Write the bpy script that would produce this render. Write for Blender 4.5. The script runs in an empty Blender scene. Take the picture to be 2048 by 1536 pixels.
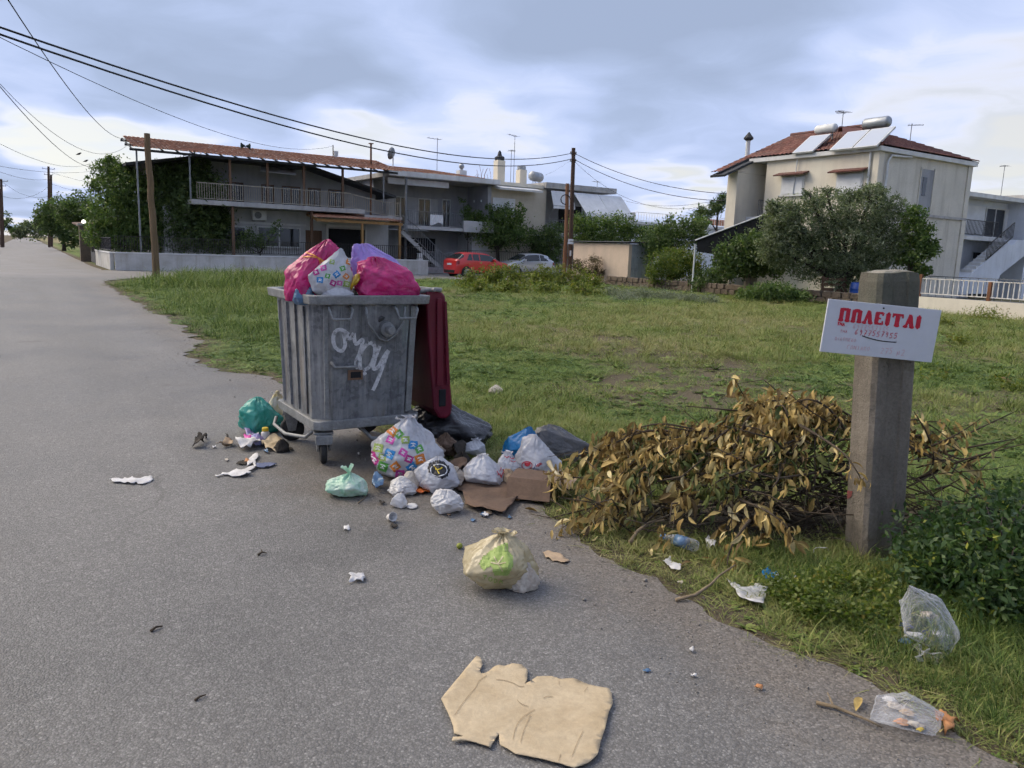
import bpy, bmesh, math, random
import numpy as np
from mathutils import Vector, Matrix, Euler, noise as mnoise
from mathutils.bvhtree import BVHTree
random.seed(7); RNG = np.random.default_rng(11)
scene = bpy.context.scene; COL = scene.collection
rad = math.radians
# ------------------------------------------------------------------ camera
F_PX, Y_HOR, ROLL, CAM_H = 1540.0, 503.0, rad(2.0), 1.6      # 2048 px wide picture
PITCH = math.atan((768 - Y_HOR) / F_PX)
FW = np.array([0, math.cos(PITCH), -math.sin(PITCH)]); UP0 = np.array([0, math.sin(PITCH), math.cos(PITCH)]); RT0 = np.array([1., 0, 0])
RT = RT0 * math.cos(ROLL) + UP0 * math.sin(ROLL); UP = UP0 * math.cos(ROLL) - RT0 * math.sin(ROLL)
CC = np.array([0, 0, CAM_H])
cam_d = bpy.data.cameras.new('camera'); cam = bpy.data.objects.new('camera', cam_d); COL.objects.link(cam)
cam_d.sensor_width = 36; cam_d.lens = 36 * F_PX / 2048; cam_d.clip_end = 3000; cam_d.clip_start = .05
cam.matrix_world = Matrix([[RT[0], UP[0], -FW[0], 0], [RT[1], UP[1], -FW[1], 0], [RT[2], UP[2], -FW[2], CAM_H], [0, 0, 0, 1]])
scene.camera = cam
# ------------------------------------------------------------------ node helper
def nd(nt, typ, ins=None, **props):
    n = nt.nodes.new(typ)
    for k, v in props.items(): setattr(n, k, v)
    for k, v in (ins or {}).items():
        s = n.inputs[k]
        if isinstance(v, bpy.types.NodeSocket): nt.links.new(v, s)
        elif isinstance(v, bpy.types.Node): nt.links.new(v.outputs[0], s)
        elif isinstance(v, (tuple, list)) and s.type == 'RGBA' and len(v) == 3: s.default_value = (*v, 1)
        else: s.default_value = v
    return n
def mth(nt, op, a, b=0., c=0.): return nd(nt, 'ShaderNodeMath', {0: a, 1: b, 2: c}, operation=op).outputs[0]
def mixc(nt, f, a, b, mode='MIX'):
    n = nd(nt, 'ShaderNodeMix', {}, data_type='RGBA', blend_type=mode)
    for i, v in ((0, f), (6, a), (7, b)):
        s = n.inputs[i]
        if isinstance(v, bpy.types.NodeSocket): nt.links.new(v, s)
        elif isinstance(v, (tuple, list)): s.default_value = (*v, 1) if len(v) == 3 else v
        else: s.default_value = v
    return n.outputs[2]
def ramp(nt, f, stops, interp='LINEAR'):
    n = nd(nt, 'ShaderNodeValToRGB', {0: f}); r = n.color_ramp; r.interpolation = interp
    while len(r.elements) < len(stops): r.elements.new(.5)
    for e, (p, c) in zip(r.elements, stops):
        e.position = p; e.color = (c, c, c, 1) if isinstance(c, (int, float)) else (*c, 1)
    return n.outputs[0]
def sstep(nt, x, a, b):
    return nd(nt, 'ShaderNodeMapRange', {0: x, 1: a, 2: b, 3: 0., 4: 1.}, interpolation_type='SMOOTHSTEP').outputs[0]
# ------------------------------------------------------------------ sky: Nishita behind a broken cloud deck
SUN_AZ, SUN_EL = rad(-70), rad(42)     # azimuth measured from +Y towards +X
world = bpy.data.worlds.new('World'); scene.world = world; world.use_nodes = True
wt = world.node_tree; wt.nodes.clear()
tc = nd(wt, 'ShaderNodeTexCoord').outputs['Generated']
sky = nd(wt, 'ShaderNodeTexSky', sky_type='NISHITA', sun_disc=False, sun_elevation=SUN_EL, sun_rotation=SUN_AZ)
sep = nd(wt, 'ShaderNodeSeparateXYZ', {0: tc})
zc = mth(wt, 'ADD', mth(wt, 'MAXIMUM', sep.outputs[2], 0.), .16)
plane = nd(wt, 'ShaderNodeCombineXYZ', {0: mth(wt, 'DIVIDE', sep.outputs[0], zc), 1: mth(wt, 'DIVIDE', sep.outputs[1], zc), 2: 0.}).outputs[0]
warp = nd(wt, 'ShaderNodeTexNoise', {'Vector': plane, 'Scale': 1.6, 'Detail': 2., 'Roughness': .6})
pl2 = nd(wt, 'ShaderNodeVectorMath', {0: plane, 1: nd(wt, 'ShaderNodeVectorMath', {0: warp.outputs['Color'], 'Scale': .8}, operation='SCALE').outputs[0]}, operation='ADD').outputs[0]
big = nd(wt, 'ShaderNodeTexNoise', {'Vector': pl2, 'Scale': .55, 'Detail': 4., 'Roughness': .55}).outputs[0]
fine = nd(wt, 'ShaderNodeTexNoise', {'Vector': pl2, 'Scale': 2.0, 'Detail': 6., 'Roughness': .62}).outputs[0]
def sky_dir(x, y):
    d = FW + RT * (x - 1024) / F_PX + UP * (768 - y) / F_PX
    return tuple(d / np.linalg.norm(d))
wdir = nd(wt, 'ShaderNodeVectorMath', {0: tc, 1: nd(wt, 'ShaderNodeVectorMath', {0: nd(wt, 'ShaderNodeVectorMath', {0: warp.outputs['Color'], 1: (.5, .5, .5)}, operation='SUBTRACT').outputs[0], 'Scale': .22}, operation='SCALE').outputs[0]}, operation='ADD').outputs[0]
dens = mth(wt, 'ADD', mth(wt, 'MULTIPLY', big, .66), mth(wt, 'MULTIPLY', fine, .50))
for (x, y, sx, sy, tilt, amp) in [(450, 160, .20, .070, .04, .40), (640, 190, .10, .05, .3, .22), (1330, 100, .19, .085, -.12, .46), (1180, 40, .22, .06, 0., .22), (1750, 10, .14, .06, 0., .14),
                            (690, 265, .075, .032, 0., -.46), (110, 285, .15, .045, -.1, -.42), (320, 232, .10, .03, .2, -.30), (985, 185, .09, .07, 0., -.30), (860, 60, .06, .06, 0., -.12),
                            (1600, 190, .20, .05, -.2, -.26), (1950, 120, .12, .08, 0., -.2), (2010, 365, .10, .05, 0., -.44), (1380, 395, .06, .02, 0., -.3), (1800, 305, .2, .028, 0., .16), (70, 465, .14, .018, 0., -.4), (60, 400, .12, .03, 0., .20)]:
    c = Vector(sky_dir(x, y)); ex = Vector((c.y, -c.x, 0)).normalized(); ey = ex.cross(c) * 1.0
    e1 = ex * math.cos(tilt) + ey * math.sin(tilt); e2 = -ex * math.sin(tilt) + ey * math.cos(tilt)
    dl = nd(wt, 'ShaderNodeVectorMath', {0: wdir, 1: tuple(c)}, operation='SUBTRACT').outputs[0]
    a = mth(wt, 'DIVIDE', nd(wt, 'ShaderNodeVectorMath', {0: dl, 1: tuple(e1)}, operation='DOT_PRODUCT').outputs['Value'], sx)
    b = mth(wt, 'DIVIDE', nd(wt, 'ShaderNodeVectorMath', {0: dl, 1: tuple(e2)}, operation='DOT_PRODUCT').outputs['Value'], sy)
    # depth along c keeps the far side of the sky out
    k = mth(wt, 'DIVIDE', nd(wt, 'ShaderNodeVectorMath', {0: dl, 1: tuple(c)}, operation='DOT_PRODUCT').outputs['Value'], .6)
    r2 = mth(wt, 'ADD', mth(wt, 'ADD', mth(wt, 'MULTIPLY', a, a), mth(wt, 'MULTIPLY', b, b)), mth(wt, 'MULTIPLY', k, k))
    dens = mth(wt, 'ADD', dens, mth(wt, 'MULTIPLY', mth(wt, 'EXPONENT', mth(wt, 'MULTIPLY', r2, -1.)), amp))
cloud = ramp(wt, dens, [(.18, (1.0, .95, .91)), (.34, (.88, .89, .99)), (.48, (.62, .71, .98)), (.64, (.50, .60, .87)), (.82, (.41, .50, .71)), (1.0, (.36, .44, .62))])
skyc = mixc(wt, 1., sky.outputs[0], (.10, .10, .10), 'MULTIPLY')
gap = sstep(wt, dens, .26, .44)
cover = mth(wt, 'ADD', mth(wt, 'MULTIPLY', gap, .35), .60)
col = mixc(wt, cover, skyc, cloud)
nt_out = nd(wt, 'ShaderNodeOutputWorld', {0: nd(wt, 'ShaderNodeBackground', {0: col, 1: .37})})
sun_d = bpy.data.lights.new('sun', 'SUN'); sun_d.energy = 1.5; sun_d.angle = rad(50); sun_d.color = (1, .87, .68)
sun = bpy.data.objects.new('sun', sun_d); COL.objects.link(sun)
sun.rotation_euler = Vector((math.sin(SUN_AZ) * math.cos(SUN_EL), math.cos(SUN_AZ) * math.cos(SUN_EL), math.sin(SUN_EL))).to_track_quat('Z', 'Y').to_euler()
vs = scene.view_settings; vs.view_transform = 'Standard'; vs.look = 'None'; vs.exposure = 1.55; vs.gamma = 1; vs.use_curve_mapping = False
scene.cycles.max_bounces = 5; scene.cycles.diffuse_bounces = 4; scene.cycles.glossy_bounces = 2; world.cycles.sampling_method = 'MANUAL'; world.cycles.sample_map_resolution = 256; scene.cycles.transparent_max_bounces = 12; scene.cycles.use_denoising = True; scene.cycles.use_adaptive_sampling = True; scene.cycles.adaptive_threshold = .03; scene.cycles.adaptive_min_samples = 8; scene.cycles.use_light_tree = False
# ------------------------------------------------------------------ place finding: the street grid (u along the cross street, v along the road)
HU = rad(57); UU = np.array([math.sin(HU), math.cos(HU), 0]); VV = np.array([-math.cos(HU), math.sin(HU), 0]); RZ = rad(33)
def ray(x, y): return FW + RT * (x - 1024) / F_PX + UP * (768 - y) / F_PX
def G(x, y, z=0.):                      # where a pixel's sight line meets the level z
    d = ray(x, y); return Vector(CC + d * ((z - CAM_H) / d[2]))
def D(x, y, Y):                         # point at distance Y in front of the camera
    d = ray(x, y); return Vector(CC + d * (Y / d[1]))
def PV(x, y, v):                        # (u, z) on the facade plane v
    d = ray(x, y); P = CC + d * ((v - CC @ VV) / (d @ VV)); return float(P @ UU), float(P[2])
def PU(x, y, u):
    d = ray(x, y); P = CC + d * ((u - CC @ UU) / (d @ UU)); return float(P @ VV), float(P[2])
def W(u, v, z=0.): return Vector(UU * u + VV * v) + Vector((0, 0, z))
def uvof(P): p = np.array(P); return float(p @ UU), float(p @ VV)
# ------------------------------------------------------------------ materials
MATS = {}
def newmat(name):
    m = bpy.data.materials.new(name); m.use_nodes = True; nt = m.node_tree
    b = nt.nodes['Principled BSDF']; MATS[name] = m
    return m, nt, b
def pm(name, a, b=None, scale=6., rough=.8, bump=.0, bscale=None, stretch=None, fine=.12, metal=0., spec=.35, streak=None, coat=0., lo=.35, hi=.68, space='obj', trans=0.):
    """base colour a varied towards b by soft noise, finer grain on top, optional vertical streaks and relief"""
    m, nt, bs = newmat(name)
    b = b or tuple(c * .75 for c in a)
    tcn = nd(nt, 'ShaderNodeTexCoord'); pos = tcn.outputs['Object'] if space == 'obj' else nd(nt, 'ShaderNodeNewGeometry').outputs['Position']
    if stretch: pos = nd(nt, 'ShaderNodeMapping', {0: pos, 3: stretch}).outputs[0]
    n1 = nd(nt, 'ShaderNodeTexNoise', {'Vector': pos, 'Scale': scale, 'Detail': 5., 'Roughness': .6}).outputs[0]
    c = mixc(nt, ramp(nt, n1, [(lo, 0.), (hi, 1.)]), a, b)
    n2 = nd(nt, 'ShaderNodeTexNoise', {'Vector': pos, 'Scale': (bscale or scale * 9), 'Detail': 4., 'Roughness': .65}).outputs[0]
    if fine: c = mixc(nt, 1., c, ramp(nt, n2, [(.25, 1 - fine * 2), (.75, 1 + fine)]), 'MULTIPLY')
    if streak:
        sc, amt, scol = streak
        p0 = tcn.outputs['Object'] if space == 'obj' else nd(nt, 'ShaderNodeNewGeometry').outputs['Position']
        ps = nd(nt, 'ShaderNodeMapping', {0: p0, 3: (sc, sc, sc * .09)}).outputs[0]
        s = nd(nt, 'ShaderNodeTexNoise', {'Vector': ps, 'Scale': 1., 'Detail': 5., 'Roughness': .65}).outputs[0]
        c = mixc(nt, mth(nt, 'MULTIPLY', ramp(nt, s, [(.5, 0.), (.72, 1.)]), amt), c, scol)
    nt.links.new(c, bs.inputs['Base Color'])
    bs.inputs['Roughness'].default_value = rough; bs.inputs['Metallic'].default_value = metal
    bs.inputs['Specular IOR Level'].default_value = spec; bs.inputs['Coat Weight'].default_value = coat
    if trans: bs.inputs['Transmission Weight'].default_value = trans
    if bump: nt.links.new(nd(nt, 'ShaderNodeBump', {'Strength': bump, 'Distance': .02, 'Height': n2}).outputs[0], bs.inputs['Normal'])
    return m
def glassy(name, col, rough=.08, spec=.6):
    m, nt, b = newmat(name); b.inputs['Base Color'].default_value = (*col, 1); b.inputs['Roughness'].default_value = rough; b.inputs['Specular IOR Level'].default_value = spec
    return m
def leafmat(name, stops, rough=.5, spec=.35, trans=.36):
    """leaf colour picked by a per-leaf random number, with a little light passing through"""
    m, nt, b = newmat(name)
    t = nd(nt, 'ShaderNodeAttribute', attribute_name='tint').outputs['Fac']
    c = ramp(nt, t, stops)
    nt.links.new(c, b.inputs['Base Color']); b.inputs['Roughness'].default_value = rough; b.inputs['Specular IOR Level'].default_value = spec
    tr = nd(nt, 'ShaderNodeBsdfTranslucent', {0: mixc(nt, 1., c, (1.3, 1.5, .8), 'MULTIPLY')})
    mx = nd(nt, 'ShaderNodeMixShader', {0: trans, 1: b.outputs[0], 2: tr.outputs[0]})
    nt.links.new(mx.outputs[0], nt.nodes['Material Output'].inputs[0])
    return m
# ------------------------------------------------------------------ mesh helpers
class MB:
    def __init__(s): s.v = []; s.f = []; s.m = []
    def add(s, vs, fs, m=0):
        o = len(s.v); s.v += [tuple(p) for p in vs]; s.f += [tuple(i + o for i in q) for q in fs]; s.m += [m] * len(fs); return s
    def box(s, x0, x1, y0, y1, z0, z1, m=0):
        return s.add([(x0, y0, z0), (x1, y0, z0), (x1, y1, z0), (x0, y1, z0), (x0, y0, z1), (x1, y0, z1), (x1, y1, z1), (x0, y1, z1)],
                     [(0, 3, 2, 1), (4, 5, 6, 7), (0, 1, 5, 4), (1, 2, 6, 5), (2, 3, 7, 6), (3, 0, 4, 7)], m)
    def quad(s, a, b, c, d, m=0): return s.add([a, b, c, d], [(0, 1, 2, 3)], m)
    def slab(s, a, b, c, d, t, m=0):      # quad thickened by t against its normal
        a, b, c, d = map(Vector, (a, b, c, d)); n = (b - a).cross(d - a).normalized() * t
        return s.add([a, b, c, d, a - n, b - n, c - n, d - n], [(0, 1, 2, 3), (7, 6, 5, 4), (0, 4, 5, 1), (1, 5, 6, 2), (2, 6, 7, 3), (3, 7, 4, 0)], m)
    def beam(s, a, b, w, h=None, m=0):
        a, b = Vector(a), Vector(b); h = h or w; d = (b - a).normalized()
        x = d.cross(Vector((0, 0, 1))); x = x.normalized() if x.length > 1e-4 else Vector((1, 0, 0)); y = x.cross(d)
        x *= w / 2; y *= h / 2
        return s.add([a - x - y, a + x - y, a + x + y, a - x + y, b - x - y, b + x - y, b + x + y, b - x + y],
                     [(0, 1, 2, 3), (7, 6, 5, 4), (0, 4, 5, 1), (1, 5, 6, 2), (2, 6, 7, 3), (3, 7, 4, 0)], m)
    def tube(s, pts, r, n=6, m=0, cap=True):
        pts = [Vector(p) for p in pts]; k = len(pts); rs = r if isinstance(r, (list, tuple)) else [r] * k
        vs = []; px = None
        for i, p in enumerate(pts):
            d = (pts[min(i + 1, k - 1)] - pts[max(i - 1, 0)]).normalized()
            if px is None: px = d.cross(Vector((.13, .31, .94))); px = px.normalized() if px.length > 1e-3 else Vector((1, 0, 0))
            px = (px - d * px.dot(d)).normalized(); py = d.cross(px)
            vs += [p + (px * math.cos(2 * math.pi * j / n) + py * math.sin(2 * math.pi * j / n)) * rs[i] for j in range(n)]
        fs = [(i * n + j, i * n + (j + 1) % n, (i + 1) * n + (j + 1) % n, (i + 1) * n + j) for i in range(k - 1) for j in range(n)]
        if cap: fs += [tuple(range(n - 1, -1, -1)), tuple((k - 1) * n + j for j in range(n))]
        return s.add(vs, fs, m)
    def lathe(s, prof, n=16, c=(0, 0, 0), m=0, axis='z'):
        vs = []
        for r, z in prof:
            for j in range(n):
                a = 2 * math.pi * j / n; p = (r * math.cos(a), r * math.sin(a), z)
                if axis == 'x': p = (p[2], p[0], p[1])
                if axis == 'y': p = (p[1], p[2], p[0])
                vs.append((p[0] + c[0], p[1] + c[1], p[2] + c[2]))
        k = len(prof)
        fs = [(i * n + j, i * n + (j + 1) % n, (i + 1) * n + (j + 1) % n, (i + 1) * n + j) for i in range(k - 1) for j in range(n)]
        fs += [tuple(range(n - 1, -1, -1)), tuple((k - 1) * n + j for j in range(n))]
        return s.add(vs, fs, m)
    def prism(s, poly, a, b, axis='y', m=0):   # polygon in the other two axes, swept from a to b
        def pt(p, t): return {'x': (t, p[0], p[1]), 'y': (p[0], t, p[1]), 'z': (p[0], p[1], t)}[axis]
        n = len(poly); vs = [pt(p, a) for p in poly] + [pt(p, b) for p in poly]
        return s.add(vs, [tuple(range(n)), tuple(range(2 * n - 1, n - 1, -1))] + [(i, i + n, (i + 1) % n + n, (i + 1) % n) for i in range(n)], m)
    def mesh(s, name, mats, smooth=False):
        me = bpy.data.meshes.new(name); me.from_pydata(s.v, [], s.f)
        for m in (mats if isinstance(mats, (list, tuple)) else [mats]): me.materials.append(m)
        me.polygons.foreach_set('material_index', s.m)
        if smooth: me.polygons.foreach_set('use_smooth', [True] * len(s.f))
        bm = bmesh.new(); bm.from_mesh(me); bmesh.ops.recalc_face_normals(bm, faces=bm.faces); bm.to_mesh(me); bm.free()
        return me
    def build(s, name, mats, parent=None, smooth=False, bevel=0.):
        o = inst(name, s.mesh(name, mats, smooth), parent)
        if bevel:
            b = o.modifiers.new('soft_edges', 'BEVEL'); b.width = bevel; b.segments = 2; b.limit_method = 'ANGLE'
        return o
def inst(name, me, parent=None, loc=(0, 0, 0), rot=(0, 0, 0), scale=(1, 1, 1)):
    o = bpy.data.objects.new(name, me); COL.objects.link(o); o.parent = parent
    o.location = loc; o.rotation_euler = rot; o.scale = scale
    return o
def tag(o, label=None, cat=None, group=None, kind=None):
    for k, v in (('label', label), ('category', cat), ('group', group), ('kind', kind)):
        if v: o[k] = v
    return o
def thing(name, label, cat, loc=(0, 0, 0), rz=0., group=None):
    o = bpy.data.objects.new(name, None); COL.objects.link(o); o.empty_display_size = .2
    o.location = loc; o.rotation_euler = (0, 0, rz); return tag(o, label, cat, group)
def grid_thing(name, label, cat, u, v, group=None): return thing(name, label, cat, W(u, v), RZ, group)
def np_mesh(name, verts, faces, mat, tint=None, smooth=False):
    """faces (M,k) array; tint per face"""
    me = bpy.data.meshes.new(name); verts = np.asarray(verts, np.float32); faces = np.asarray(faces, np.int32)
    M, k = faces.shape
    me.vertices.add(len(verts)); me.vertices.foreach_set('co', verts.ravel())
    me.loops.add(M * k); me.loops.foreach_set('vertex_index', faces.ravel())
    me.polygons.add(M); me.polygons.foreach_set('loop_start', np.arange(0, M * k, k, dtype=np.int32))
    me.materials.append(mat)
    if tint is not None:
        at = me.attributes.new('tint', 'FLOAT', 'FACE'); at.data.foreach_set('value', np.asarray(tint, np.float32))
    if smooth: me.polygons.foreach_set('use_smooth', np.ones(M, bool))
    me.update(calc_edges=True); me.validate()
    return me
def vnoise(x, y, seed=0):
    xi = np.floor(x).astype(np.int64); yi = np.floor(y).astype(np.int64); xf = x - xi; yf = y - yi
    def h(a, b):
        n = (a * 374761393 + b * 668265263 + seed * 974634777) & 0x7fffffff; n = ((n ^ (n >> 13)) * 1274126177) & 0x7fffffff
        return ((n ^ (n >> 16)) & 0xffff) / 65535.
    s = xf * xf * (3 - 2 * xf); t = yf * yf * (3 - 2 * yf)
    return (h(xi, yi) * (1 - s) + h(xi + 1, yi) * s) * (1 - t) + (h(xi, yi + 1) * (1 - s) + h(xi + 1, yi + 1) * s) * t
def fbm(x, y, seed=0, oct=4):
    r = 0; a = .5; tot = 0
    for i in range(oct): r = r + a * vnoise(x, y, seed + i); tot += a; x = x * 2.03 + 7.1; y = y * 2.03 + 3.7; a *= .5
    return r / tot
# ------------------------------------------------------------------ ground, road, grass
def road_edge(v):
    base = np.where(v < 30, 2.6, np.where(v < 37, 2.6 + ((v - 30) / 7) ** 2 * 3.2, 3.7))
    j = (fbm(v * 1.3, v * 0 + 2.2, 5) - .5) * .5 + (fbm(v * 6., v * 0 + 9.2, 6) - .5) * .22 + np.exp(-((v - 11.2) / 1.6) ** 2) * -.55 + np.exp(-((v - 4.0) / 1.0) ** 2) * .12
    return base + j * np.where(v < 44, 1, .5) + np.clip(v - 50, 0, 400) * .014
def bare_field(u, v):
    b = fbm(u * .45, v * .45, 21) * 1.1 + fbm(u * 1.7, v * 1.7, 23) * .5 - .36
    b += .36 * np.exp(-(((u - 7.2) / 3.0) ** 2 + ((v - 7.4) / 2.8) ** 2)) + .16 * np.exp(-(((u - 10) / 4.) ** 2 + ((v - 12.) / 3.) ** 2))
    b -= .25 * np.exp(-((u - 3.6) / 1.2) ** 2) * (v > 9)
    b -= .35 * np.exp(-(((u - 6.5) / 2.0) ** 2 + ((v - 2.5) / 2.) ** 2))
    return np.clip((b - .54) * 2.2, 0, 1)
def dry_field(u, v):
    d = fbm(u * .3 + 4, v * .3, 31) * .9 + fbm(u * 1.4, v * 1.4, 37) * .45 - .40
    d += .18 * np.exp(-(((u - 14) / 8.) ** 2 + ((v - 14.5) / 5.) ** 2)) - .22 * np.exp(-((u - 3.8) / 1.6) ** 2) * (v > 8)
    d -= .3 * np.exp(-(((u - 7.5) / 2.6) ** 2 + ((v - 2.0) / 2.6) ** 2)) + .25 * np.exp(-((v - 31) / 5.) ** 2)
    return np.clip(d * 1.7, 0, 1)
us = np.unique(np.concatenate([[-900, -400, -150, -60, -25, -12], np.arange(-6, 42, .4), [46, 52, 60, 80, 120, 250, 500, 900]]))
vs_ = np.unique(np.concatenate([[-300, -100, -40, -15, -6], np.arange(-3, 47, .4), [50, 55, 62, 75, 100, 150, 300, 600, 1000]]))
gu, gv = np.meshgrid(us, vs_, indexing='ij')
off = np.clip((gu - road_edge(gv)) / 1.5, 0, 1) * (gv < 36.5) * (gv > -6) * (gu < 30)
gz = -.012 + off * ((fbm(gu * .8, gv * .8, 3) - .45) * .09 + (fbm(gu * 2.2, gv * 2.2, 8) - .5) * .035)
P = np.stack([gu * UU[0] + gv * VV[0], gu * UU[1] + gv * VV[1], gz], -1).reshape(-1, 3)
nu_, nv_ = gu.shape; ii = np.arange(nu_ * nv_).reshape(nu_, nv_)
fc = np.stack([ii[:-1, :-1], ii[1:, :-1], ii[1:, 1:], ii[:-1, 1:]], -1).reshape(-1, 4)
m_ground, nt, bs = newmat('earth_and_turf')
pos = nd(nt, 'ShaderNodeNewGeometry').outputs['Position']
bare = nd(nt, 'ShaderNodeAttribute', attribute_name='bare').outputs['Fac']; dry = nd(nt, 'ShaderNodeAttribute', attribute_name='dry').outputs['Fac']
n1 = nd(nt, 'ShaderNodeTexNoise', {'Vector': pos, 'Scale': 3.2, 'Detail': 7., 'Roughness': .65}).outputs[0]
n2 = nd(nt, 'ShaderNodeTexNoise', {'Vector': pos, 'Scale': 38., 'Detail': 5., 'Roughness': .7}).outputs[0]
soil = mixc(nt, n2, (.065, .052, .034), (.16, .13, .085)); turf = mixc(nt, n2, (.06, .095, .018), (.15, .20, .05)); straw = mixc(nt, n2, (.13, .11, .05), (.30, .26, .14))
g = mixc(nt, sstep(nt, mth(nt, 'ADD', dry, mth(nt, 'MULTIPLY', n1, .4)), .3, .9), turf, straw)
g = mixc(nt, sstep(nt, mth(nt, 'ADD', bare, mth(nt, 'MULTIPLY', n1, .6)), .35, .75), g, soil)
nt.links.new(g, bs.inputs['Base Color']); bs.inputs['Roughness'].default_value = .95; bs.inputs['Specular IOR Level'].default_value = .15
nt.links.new(nd(nt, 'ShaderNodeBump', {'Strength': .9, 'Distance': .03, 'Height': n2}).outputs[0], bs.inputs['Normal'])
me = np_mesh('ground', P, fc, m_ground, smooth=True)
for nm, fn in (('bare', bare_field), ('dry', dry_field)):
    a = me.attributes.new(nm, 'FLOAT', 'POINT'); val = fn(gu, gv)
    if nm == 'bare': wx = gu * UU[0] + gv * VV[0]; wy = gu * UU[1] + gv * VV[1]; val = np.maximum(val, 1.5 * np.exp(-((wx - 1.9) / .8) ** 2 - ((wy - 4.6) / .4) ** 2)); val = np.maximum(val, np.exp(-np.clip(gu - road_edge(gv), 0, 9) / .30) * .9)
    a.data.foreach_set('value', val.astype(np.float32).ravel())
tag(inst('ground', me), 'grassy vacant plot with dry and bare patches beside the road', kind='structure')
# road: one sheet, ragged where the turf creeps over it
rv = np.unique(np.concatenate([[-12., -6, -4.5], np.arange(-3, 31, .07), np.arange(31, 36.95, .4), [37., 37.02, 38, 40, 42.6, 42.9, 43.02, 44, 46], np.arange(48, 150, 4.), [200, 300, 450]]))
ed = road_edge(rv); jn = (rv > 37.01) & (rv < 43.0); ed = np.where(jn, 95., ed); ed = np.where((rv >= 36.9) & (rv <= 37.005), 5.9, ed)
lf = np.where(rv > 60, -2.4 + np.clip(rv - 50, 0, 400) * .014, -9.)
mid = np.where(rv < 43.01, np.minimum(ed - .1, 1.6), lf + (ed - lf) * .9); cols = [lf] + [lf + (mid - lf) * t for t in (.3, .6, .85, 1.)] + [ed]
ru = np.stack(cols, -1); rvv = np.repeat(rv[:, None], ru.shape[1], 1)
P = np.stack([ru * UU[0] + rvv * VV[0], ru * UU[1] + rvv * VV[1], ru * 0], -1).reshape(-1, 3)
a_, b_ = ru.shape; ii = np.arange(a_ * b_).reshape(a_, b_)
fc = np.stack([ii[:-1, :-1], ii[:-1, 1:], ii[1:, 1:], ii[1:, :-1]], -1).reshape(-1, 4)
m_road, nt, bs = newmat('worn_asphalt')
pos = nd(nt, 'ShaderNodeNewGeometry').outputs['Position']
ucoord = nd(nt, 'ShaderNodeVectorMath', {0: pos, 1: tuple(UU)}, operation='DOT_PRODUCT').outputs['Value']
vcoord = nd(nt, 'ShaderNodeVectorMath', {0: pos, 1: tuple(VV)}, operation='DOT_PRODUCT').outputs['Value']
vo = nd(nt, 'ShaderNodeTexVoronoi', {'Vector': pos, 'Scale': 125., 'Randomness': 1.}); vr = nd(nt, 'ShaderNodeSeparateColor', {0: vo.outputs['Color']}).outputs[0]
vo2 = nd(nt, 'ShaderNodeTexVoronoi', {'Vector': pos, 'Scale': 48.}); vr2 = nd(nt, 'ShaderNodeSeparateColor', {0: vo2.outputs['Color']}).outputs[0]
stone = ramp(nt, vr, [(0., .085), (.45, .13), (.75, .170), (.94, .215), (1., .32)])
stone2 = ramp(nt, vr2, [(0., .10), (.7, .145), (.95, .185), (1., .26)])
base = mixc(nt, .35, stone, stone2)
base = mixc(nt, mth(nt, 'MULTIPLY', sstep(nt, vo.outputs['Distance'], .35, .75), .55), base, (.085, .083, .08))
ns_ = nd(nt, 'ShaderNodeTexNoise', {'Vector': pos, 'Scale': 260., 'Detail': 2.}).outputs[0]
base = mixc(nt, 1., base, ramp(nt, ns_, [(.3, .78), (.7, 1.22)]), 'MULTIPLY')
lg = nd(nt, 'ShaderNodeTexNoise', {'Vector': pos, 'Scale': .55, 'Detail': 8., 'Roughness': .62}).outputs[0]
tr = nd(nt, 'ShaderNodeTexNoise', {'Vector': nd(nt, 'ShaderNodeCombineXYZ', {0: mth(nt, 'MULTIPLY', ucoord, 1.3), 1: mth(nt, 'MULTIPLY', vcoord, .12), 2: 0.}).outputs[0], 'Scale': 1., 'Detail': 5.}).outputs[0]
base = mixc(nt, 1., base, ramp(nt, lg, [(.30, (.60, .585, .57)), (.42, (.86, .845, .83)), (.55, (1.04, 1.02, 1.0)), (.70, (1.26, 1.23, 1.20))]), 'MULTIPLY')
base = mixc(nt, 1., base, ramp(nt, tr, [(.3, (.94, .925, .895)), (.7, (1.18, 1.16, 1.125))]), 'MULTIPLY')
wn = nd(nt, 'ShaderNodeTexNoise', {'Vector': pos, 'Scale': 1.1, 'Detail': 4.}).outputs['Color']
wp = nd(nt, 'ShaderNodeVectorMath', {0: pos, 1: nd(nt, 'ShaderNodeVectorMath', {0: wn, 'Scale': .7}, operation='SCALE').outputs[0]}, operation='ADD').outputs[0]
cr = nd(nt, 'ShaderNodeTexVoronoi', {'Vector': wp, 'Scale': .42}, feature='DISTANCE_TO_EDGE').outputs['Distance']
base = mixc(nt, mth(nt, 'MULTIPLY', mth(nt, 'SUBTRACT', 1., sstep(nt, cr, .002, .007)), mth(nt, 'MULTIPLY', sstep(nt, lg, .50, .64), .4)), base, (.05, .046, .042))
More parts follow.
